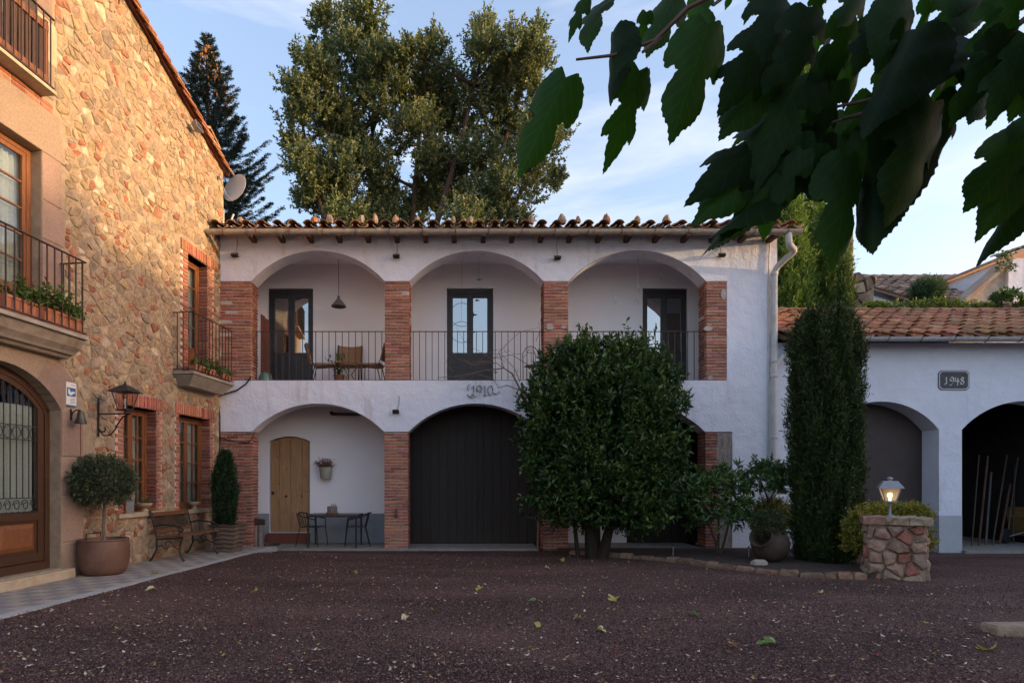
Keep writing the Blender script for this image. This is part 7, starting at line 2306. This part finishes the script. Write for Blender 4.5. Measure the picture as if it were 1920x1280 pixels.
def vine():
    base = at(1000, 1030, 13.35); base.z = 0.03
    t = E('bare_vine', 'leafless climbing vine straggling along the middle balcony railing', 'vine', base)
    def B(q, r0, r1):
        m = MB(); pts = [at(x, y, d) - base for x, y, d in q]
        m.tube(pts, [r0 + (r1 - r0) * i / (len(pts) - 1) for i in range(len(pts))], 6); m.build('branch', TWIG, t, smooth=True)
    B([(1008, 1030, 13.35), (1012, 900, 13.3), (1002, 780, 13.3), (978, 735, 13.3), (960, 700, 13.3), (945, 690, 13.3), (905, 695, 13.35), (860, 705, 13.35), (820, 708, 13.35)], .03, .006)
    B([(985, 735, 13.3), (950, 722, 13.3), (935, 727, 13.3), (925, 710, 13.35), (890, 700, 13.35), (855, 712, 13.3)], .012, .004)
    B([(960, 700, 13.3), (930, 680, 13.35), (880, 682, 13.4), (850, 668, 13.4)], .01, .003)
    B([(945, 690, 13.3), (935, 660, 13.35), (955, 640, 13.35), (975, 622, 13.3), (1010, 614, 13.3)], .009, .003)
    B([(975, 715, 13.3), (965, 690, 13.25), (940, 664, 13.3), (915, 662, 13.3), (880, 690, 13.3)], .009, .003)
    B([(1000, 690, 13.25), (960, 665, 13.3), (920, 672, 13.3), (870, 640, 13.3), (855, 612, 13.3)], .008, .003)
    B([(1005, 640, 13.3), (1012, 620, 13.3), (1010, 602, 13.3)], .006, .003)
    for i in range(26):
        x, y = rnd.uniform(830, 985), rnd.uniform(650, 715)
        if y < 660 + (900 - x) * .2: continue
        a, l = rnd.uniform(0, 6.28), rnd.uniform(15, 45)
        B([(x, y, 13.32), (x + math.cos(a) * l * .5, y + math.sin(a) * l * .3, 13.3), (x + math.cos(a + .4) * l, y + math.sin(a + .4) * l * .5 - 4, 13.32)], .005, .002)
    V, col = shoots(np.array([list(at(925, 700, 13.3) - base)]), rng.normal(size=(1, 3)), .05, 3, .07, .05, (.35, .16, .06), (.4, .2, .08), None)
    leaf_object('dry_leaves', [V], [col], leaf_mat('dry_leaf', (1, 1, 1), .25, .7), t)
vine()

# ================================================================== bed, pillar and things in the yard
def bed():
    KP = [(2.2, 13.3), (2.35, 12.75), (3.0, 12.35), (3.6, 11.9), (4.15, 11.4), (4.6, 10.75), (5.0, 10.2), (5.5, 9.78), (6.0, 9.62), (6.45, 9.6)]
    m = MB()
    poly = KP + [(7.2, 9.9), (7.3, 11.2), (7.3, 13.45), (2.2, 13.45)]
    cx, cy = 5.2, 12.2
    vs = [(cx, cy, 0.09)] + [(x, y, 0.05) for x, y in poly] + [(x, y, -0.1) for x, y in poly]
    n = len(poly)
    m.raw(vs, [(0, 1 + i, 1 + (i + 1) % n) for i in range(n)] + [(1 + i, 1 + n + i, 1 + n + (i + 1) % n, 1 + (i + 1) % n) for i in range(n)])
    o = m.build('planting_bed', SOIL, None); tag(o, 'bare brown soil of the planting bed before the arcade', kind='structure')
    t = E('bed_edging', 'curved row of rough pinkish edging stones along the planting bed', 'edging', (2.3, 12.8, 0))
    pts = [Vector((x, y, 0)) for x, y in KP[1:]]
    # walk along
    dist = 0
    segs = []
    for a, b in zip(pts[:-1], pts[1:]):
        L = (b - a).length; s = 0.0
        while s < L - .02:
            l = min(rnd.uniform(.22, .38), L - s)
            if L - s - l < .1: l = L - s
            segs.append((a.lerp(b, s / L), a.lerp(b, (s + l) / L))); s += l
    for a, b in segs:
        d = (b - a).normalized(); nrm = Vector((d.y, -d.x, 0))
        w, h = rnd.uniform(.05, .08), rnd.uniform(.06, .10)
        c = (a + b) / 2; hl = (b - a).length / 2 - .006
        mb = MB(); k = rnd.uniform(.8, 1.15); col = rnd.choice([(.27, .16, .11), (.25, .17, .125), (.3, .2, .14), (.22, .145, .105)]); mb.col = tuple(x * k for x in col)
        vs = []
        for z, q in ((-.08, 1.0), (h * .55, 1.02), (h, .82)):
            for ex, ey in ((-1, -1), (-.3, -1.06), (.4, -1), (1, -.95), (1, .95), (0, 1.02), (-1, 1)):
                vs.append(c + d * (hl * ex * (q if q < 1 else 1)) + nrm * (w * ey * q + rnd.uniform(-.012, .012)) + Vector((0, 0, z + rnd.uniform(-.012, .012))) - Vector((2.3, 12.8, 0)))
        mb.raw(vs, [(r*7+i, r*7+(i+1) % 7, (r+1)*7+(i+1) % 7, (r+1)*7+i) for r in range(2) for i in range(7)] + [tuple(range(14, 21))])
        link('edging_stone', mb.mesh('edging_stone', STONE), t)
bed()

def jar():
    p = at(1441, 1050, 11.05); p.z = 0.06
    t = E('clay_jar', 'round dark clay jar tipped on its side in the planting bed', 'jar', p)
    M = Matrix.Translation((0.02, 0, 0.33)) @ Matrix.Rotation(R(-58), 4, 'Y') @ Matrix.Rotation(R(30), 4, 'X')
    m = MB(); m.lathe([(0.0, -.36), (.12, -.35), (.24, -.27), (.315, -.12), (.325, .03), (.28, .16), (.2, .23), (.165, .26), (.175, .3), (.215, .33), (.205, .35), (.17, .33), (.14, .27), (.13, .2), (.1, .0), (.0, -.1)], 30, (0, 0, 0), M)
    m.build('body', mat('dark_clay', (.075, .052, .04), (.055, .04, .032), 6, .75, bump=.3, bscale=25, c3=(.12, .09, .07), s3=5, p3=(.55, .8)), t, smooth=True, sharp=60)
    q = MB()
    vs = []
    for z, r in ((-.03, 1.0), (.05, .95), (.09, .6)):
        for k in range(9): vs.append((.15 * r * math.cos(k * .698) * rnd.uniform(.9, 1.1), .1 * r * math.sin(k * .698) * rnd.uniform(.9, 1.1), z))
    q.col = (.4, .36, .32); q.raw(vs, [(r*9+k, r*9+(k+1) % 9, (r+1)*9+(k+1) % 9, (r+1)*9+k) for r in range(2) for k in range(9)] + [tuple(range(18, 27))])
    o = q.build('prop_stone', STONE, None, smooth=True, sharp=60); o.location = at(1424, 1050, 10.7).to_tuple()[:2] + (.06,)
    tag(o, 'pale flat stone lying under the lip of the tipped jar', 'rock')
jar()

def pillar():
    Y0 = 9.4
    zt = LZ(985, Y0)
    PR = R(-27)
    pc = Vector((LX(1682, 9.6), 9.6, 0))
    t = E('lamp_pillar', 'low square pillar of pink and tan rubble stones with slab cap', 'pillar', pc, PR)
    hw = .40; D = .7
    c = MB(); c.box(-hw + .03, hw - .03, .03, D - .03, -.15, zt); core = c.build('core', MORTAR, t)
    PP = [(.40, .25, .19), (.36, .24, .18), (.42, .31, .24), (.36, .16, .12), (.38, .28, .22), (.33, .23, .18)]
    rock_wall('stone', t, -hw, hw, -.05, zt, 0.035, .25, .15, pal=PP, seed=15, h=(.04, .09), gap=.008)
    # left side
    r2 = MB()
    holder = []
    for side in (-1, 1):
        seeds = [(y + rnd.uniform(-.08, .08), z + rnd.uniform(-.06, .06)) for z in (.05, .22, .4, .57, .75, .93) for y in (.12, .36, .6)]
        for cpoly in cells(seeds, [], [], (0, D, -.05, zt), lines=[(1, 0, .04), (-1, 0, -D), (0, 1, -.05), (0, -1, -zt)]):
            g = rock_shape(cpoly, rnd.uniform(.04, .07), .008)
            if not g: continue
            mb = MB(); k = rnd.uniform(.8, 1.1); mb.col = tuple(x * k for x in rnd.choice(PP))
            mb.raw([(side * (hw - .03 + v[1]), v[0], v[2]) for v in g[0]], g[1]); link('stone', mb.mesh('stone', STONE), t)
    for k in range(3):                                  # cap of three rough slabs
        a, b = -hw - .06 + (2 * hw + .12) * k / 3, -hw - .06 + (2 * hw + .12) * (k + 1) / 3
        m = MB(); m.col = tuple(v * rnd.uniform(.85, 1.1) for v in (.38, .27, .2))
        vs = []
        N = 6
        for z in (zt, zt + .06, zt + .11):
            for (ex, ey) in [(a + .004 + (b - a - .008) * i / N, -.06) for i in range(N + 1)] + [(b - .004 - (b - a - .008) * i / N, D + .05) for i in range(N + 1)]:
                vs.append((ex, ey + rnd.uniform(-.022, .022), z + (rnd.uniform(-.012, .012) if z > zt else 0)))
        q = 2 * N + 2
        m.raw(vs, [(r*q+i, r*q+(i+1) % q, (r+1)*q+(i+1) % q, (r+1)*q+i) for r in range(2) for i in range(q)] + [tuple(range(2*q, 3*q)), tuple(range(q - 1, -1, -1))])
        m.build('cap_slab', STONE, t)
    zc = zt + .115
    # lantern
    L = E('pillar_lantern', 'lit grey square lantern on the rubble pillar', 'lantern', pc + Vector((-math.sin(PR) * .3 - .06, math.cos(PR) * .3, zc)), PR)
    L.scale = (.86, .86, .92)
    m = MB(); m.lathe([(.09, -.03), (.09, .01), (.03, .03), (.022, .06), (.022, .24), (.035, .26)], 14); m.build('post', ALU, L, smooth=True)
    a, b, z0, h = .085, .155, .27, .23
    f = MB(); f.box(-a - .01, a + .01, -a - .01, a + .01, z0 - .015, z0 + .01)
    for sx in (-1, 1):
        for sy in (-1, 1): f.bar((sx * a, sy * a, z0), (sx * b, sy * b, z0 + h), .014)
    f.build('frame', ALU, L)
    for i in range(4):
        c = [(-1, -1), (1, -1), (1, 1), (-1, 1)]; p, q = c[i], c[(i + 1) % 4]
        g = MB(); g.face([(p[0] * a, p[1] * a, z0 + .01), (q[0] * a, q[1] * a, z0 + .01), (q[0] * b, q[1] * b, z0 + h), (p[0] * b, p[1] * b, z0 + h)]); g.build('pane', frost, L)
    r = MB(); zz = z0 + h
    r.raw([(-.2, -.2, zz), (.2, -.2, zz), (.2, .2, zz), (-.2, .2, zz), (-.19, -.19, zz + .02), (.19, -.19, zz + .02), (.19, .19, zz + .02), (-.19, .19, zz + .02), (-.11, -.11, zz + .13), (.11, -.11, zz + .13), (.11, .11, zz + .13), (-.11, .11, zz + .13)], [(0,3,2,1)] + [(i, (i+1) % 4, 4+(i+1) % 4, 4+i) for i in range(4)] + [(4+i, 4+(i+1) % 4, 8+(i+1) % 4, 8+i) for i in range(4)] + [(8,9,10,11)])
    r.lathe([(.035, zz + .13), (.035, zz + .16), (.055, zz + .165), (.05, zz + .185), (.0, zz + .205)], 12)
    r.build('roof', ALU, L)
    e = MB(); e.lathe([(.02, z0 + .01), (.02, z0 + .06), (.042, z0 + .09), (.046, z0 + .115), (.03, z0 + .145), (0, z0 + .152)], 14); e.build('bulb', lit, L, smooth=True)
    pl = bpy.data.lights.new('lantern_light', 'POINT'); pl.energy = LAMP_W; pl.color = (1, .62, .3); pl.shadow_soft_size = .05
    po = bpy.data.objects.new('lantern_light', pl); COL.objects.link(po); po.parent = L; po.location = (0, 0, z0 + .19)
LAMP_W = 0.06
frost = bpy.data.materials.new('frosted_pane'); frost.use_nodes = True
def _fr():
    n, l = frost.node_tree.nodes, frost.node_tree.links
    n.remove(n['Principled BSDF'])
    a = n.new('ShaderNodeBsdfTransparent'); a.inputs[0].default_value = (.9, .85, .78, 1)
    b = n.new('ShaderNodeBsdfTranslucent'); b.inputs[0].default_value = (.8, .72, .6, 1)
    d = n.new('ShaderNodeBsdfDiffuse'); d.inputs[0].default_value = (.4, .37, .33, 1)
    m1 = n.new('ShaderNodeMixShader'); m1.inputs[0].default_value = .3; l.new(b.outputs[0], m1.inputs[1]); l.new(d.outputs[0], m1.inputs[2])
    m2 = n.new('ShaderNodeMixShader'); m2.inputs[0].default_value = .45; l.new(a.outputs[0], m2.inputs[1]); l.new(m1.outputs[0], m2.inputs[2])
    l.new(m2.outputs[0], n['Material Output'].inputs['Surface'])
_fr()
lit = bpy.data.materials.new('lit_bulb'); lit.use_nodes = True
_b = lit.node_tree.nodes['Principled BSDF']; _b.inputs['Emission Color'].default_value = (1, .72, .38, 1); _b.inputs['Emission Strength'].default_value = 0.75
pillar()

def corner_block():
    m = MB(); m.col = (.34, .25, .19)
    vs = []
    for z, q in ((-.05, 1), (.09, 1), (.12, .93)):
        for (x, y) in ((-.22, -.1), (-.05, -.15), (.5, -.36), (.62, -.1), (.3, .1), (-.2, .12)):
            vs.append((x * q, y * q, z + rnd.uniform(-.008, .008)))
    m.raw(vs, [(r*6+i, r*6+(i+1) % 6, (r+1)*6+(i+1) % 6, (r+1)*6+i) for r in range(2) for i in range(6)] + [tuple(range(12, 18))])
    o = m.build('edging_block', STONE, None); o.location = (LX(1893, 6.15), 6.15, -.03); tag(o, 'cut stone block lying on the gravel at the right edge', 'stone')
corner_block()

def stakes():
    for (px, py, Y, lab) in ((1262, 1042, 11.95, 'thin grey irrigation stake in the bed near the laurel'), (1404, 1036, 11.6, 'thin grey irrigation stake left of the tipped jar')):
        t = E('irrigation_stake', lab, 'stake', (LX(px, Y), Y, .05), 0, 'irrigation stakes')
        m = MB(); m.tube([(0, 0, 0), (0, 0, .2)], .008, 6); m.build('rod', ALU, t)
        m = MB(); m.lathe([(.012, .2), (.016, .205), (.016, .235), (0, .24)], 8); m.build('head', IRON, t)
stakes()

def store_junk():
    for i in range(7):
        x = LX(1822 + i * 13, BY + 0.9 + .1 * i); lean = rnd.uniform(.3, .7); H = rnd.uniform(1.4, 2.2)
        o = MB(); o.tube([(0, 0, 0), (lean, .35, H)], rnd.uniform(.014, .026), 7)
        q = o.build('pole', (IRON_RUST, BEAM, mat('dull_pole', (.1, .095, .09), (.07, .065, .06), 9, .6))[i % 3], None, smooth=True); q.location = (x, BY + 0.9 + .1 * i, -.01)
        tag(q, 'metal pole leaning in the dark store, %s from the left' % ['first', 'second', 'third', 'fourth', 'fifth', 'sixth', 'seventh'][i], 'pole', 'poles leaning in the store')
    p = Vector((LX(1912, BY + 1.6), BY + 1.6, -.01))
    t = E('wheelbarrow', 'upturned ochre wheelbarrow inside the dark store', 'wheelbarrow', p, R(20))
    M = Matrix.Translation((0, 0, .45)) @ Matrix.Rotation(R(70), 4, 'Y')
    m = MB(); m.raw([M @ Vector(v) for v in ((-.4, -.3, .2), (.4, -.3, .2), (.4, .3, .2), (-.4, .3, .2), (-.25, -.18, -.1), (.25, -.18, -.1), (.25, .18, -.1), (-.25, .18, -.1))], [(4,5,6,7),(0,1,5,4),(1,2,6,5),(2,3,7,6),(3,0,4,7)]); m.build('tray', mat('ochre_paint', (.2, .105, .03), (.12, .07, .03), 8, .6), t)
    m = MB(); m.lathe([(.05, -.04), (.17, -.04), (.19, 0), (.17, .04), (.05, .04)], 18, (0, 0, 0), Matrix.Translation((-.55, 0, .19)) @ Matrix.Rotation(R(90), 4, 'X')); m.build('wheel', MATS['black_rubber'], t, smooth=True)
    for sy in (-.2, .2):
        m = MB(); m.tube([(-.55, sy * .4, .19), (-.1, sy, .3), (.5, sy * 1.2, .6)], .016, 6); m.build('handle', ALU, t)
    t = E('crate', 'low wooden crate on the floor of the dark store', 'crate', (LX(1935, BY + 2.6), BY + 2.6, -.01), R(10))
    for k in range(4):
        for sy in (-.25, .25):
            m = MB(); m.box(-.4, .4, sy - .012, sy + .012, .02 + k * .12, .12 + k * .12); m.build('slat', BEAM, t)
        for sx in (-.4, .4):
            m = MB(); m.box(sx - .012, sx + .012, -.237, .237, .02 + k * .12, .12 + k * .12); m.build('slat', BEAM, t)
store_junk()

def fallen_leaves():
    ML = leaf_mat('fallen_leaf', (1, 1, 1), .2, .6)
    def mesh(kind, col):
        me = mulberry_leaf_mesh(kind, .25, -.8, ML)
        a = me.attributes['Col']; n = len(me.polygons)
        c = np.ones((n, 4), dtype=np.float32); c[:, :3] = np.array(col) * (0.85 + .3 * rng.random((n, 1)))
        a.data.foreach_set('color', c.ravel()); return me
    pal = {'yellow': (.42, .36, .10), 'green': (.12, .26, .09), 'pale green': (.26, .4, .18), 'cream': (.55, .48, .27), 'brown': (.2, .11, .05), 'olive': (.22, .2, .06)}
    ms = {k: [mesh(0, v), mesh(1, v), mesh(2, v)] for k, v in pal.items()}
    LS = [(292, 1090, 'olive', .13, 'curled olive leaf beside the pavement kerb'), (290, 1117, 'cream', .16, 'cream leaf on the gravel near the pavement kerb'), (481, 1112, 'yellow', .14, 'yellow leaf on the gravel in line with the pine door'),
          (664, 1074, 'olive', .13, 'dull leaf on the gravel in front of the porch table'), (880, 1074, 'yellow', .16, 'yellow leaf lying in front of the black coach doors, left of centre'), (904, 1106, 'yellow', .17, 'broad yellow leaf before the black coach doors, nearer the viewer'),
          (905, 1058, 'olive', .12, 'small yellowish leaf close to the coach door step'), (1050, 1051, 'yellow', .2, 'yellow leaf on the gravel before the middle brick pier'), (1022, 1067, 'cream', .13, 'pale leaf between the middle pier and the yard'),
          (1134, 1087, 'pale green', .15, 'small green leaf in front of the laurel bush'), (1004, 1130, 'pale green', .14, 'curled green leaf left of the big yellow one in mid yard'), (1153, 1124, 'yellow', .2, 'long yellow leaf in the middle of the yard'),
          (1296, 1154, 'green', .15, 'green leaf in the middle right of the yard'), (1002, 1173, 'yellow', .14, 'yellow leaf in the lower middle of the yard'), (1079, 1163, 'olive', .13, 'folded olive leaf right of the lower yellow leaf'),
          (1122, 1184, 'cream', .15, 'cream leaf lowest in the middle of the yard'), (1378, 1217, 'brown', .13, 'crumpled brown leaf left of the large pale green leaf'), (1450, 1211, 'pale green', .24, 'large pale green leaf in the right foreground'),
          (1856, 1223, 'yellow', .2, 'pale yellow leaf near the stone block at the right edge'), (1562, 1079, 'yellow', .16, 'yellow leaf leaning on the bed edging near the pillar'), (812, 1148, 'olive', .11, 'small dull leaf left of the yard centre'), (1541, 1115, 'cream', .12, 'small cream leaf in front of the yew'), (762, 1159, 'cream', .13, 'pale curled leaf left of the lower middle')]
    for i, (px, py, c, L, lab) in enumerate(LS):
        Y = ground_y(py); X = LX(px, Y)
        o = link('fallen_leaf', ms[c][i % 3], None)
        o.location = (X, Y, gz(X, Y) + .035)
        k = L * 1.05
        o.scale = (k * .66, k * .7, k * 1.0)
        o.rotation_euler = (rnd.uniform(-.25, .25), rnd.uniform(-.25, .25), rnd.uniform(0, 6.28))
        tag(o, lab, 'leaf', 'fallen leaves on the gravel')
fallen_leaves()
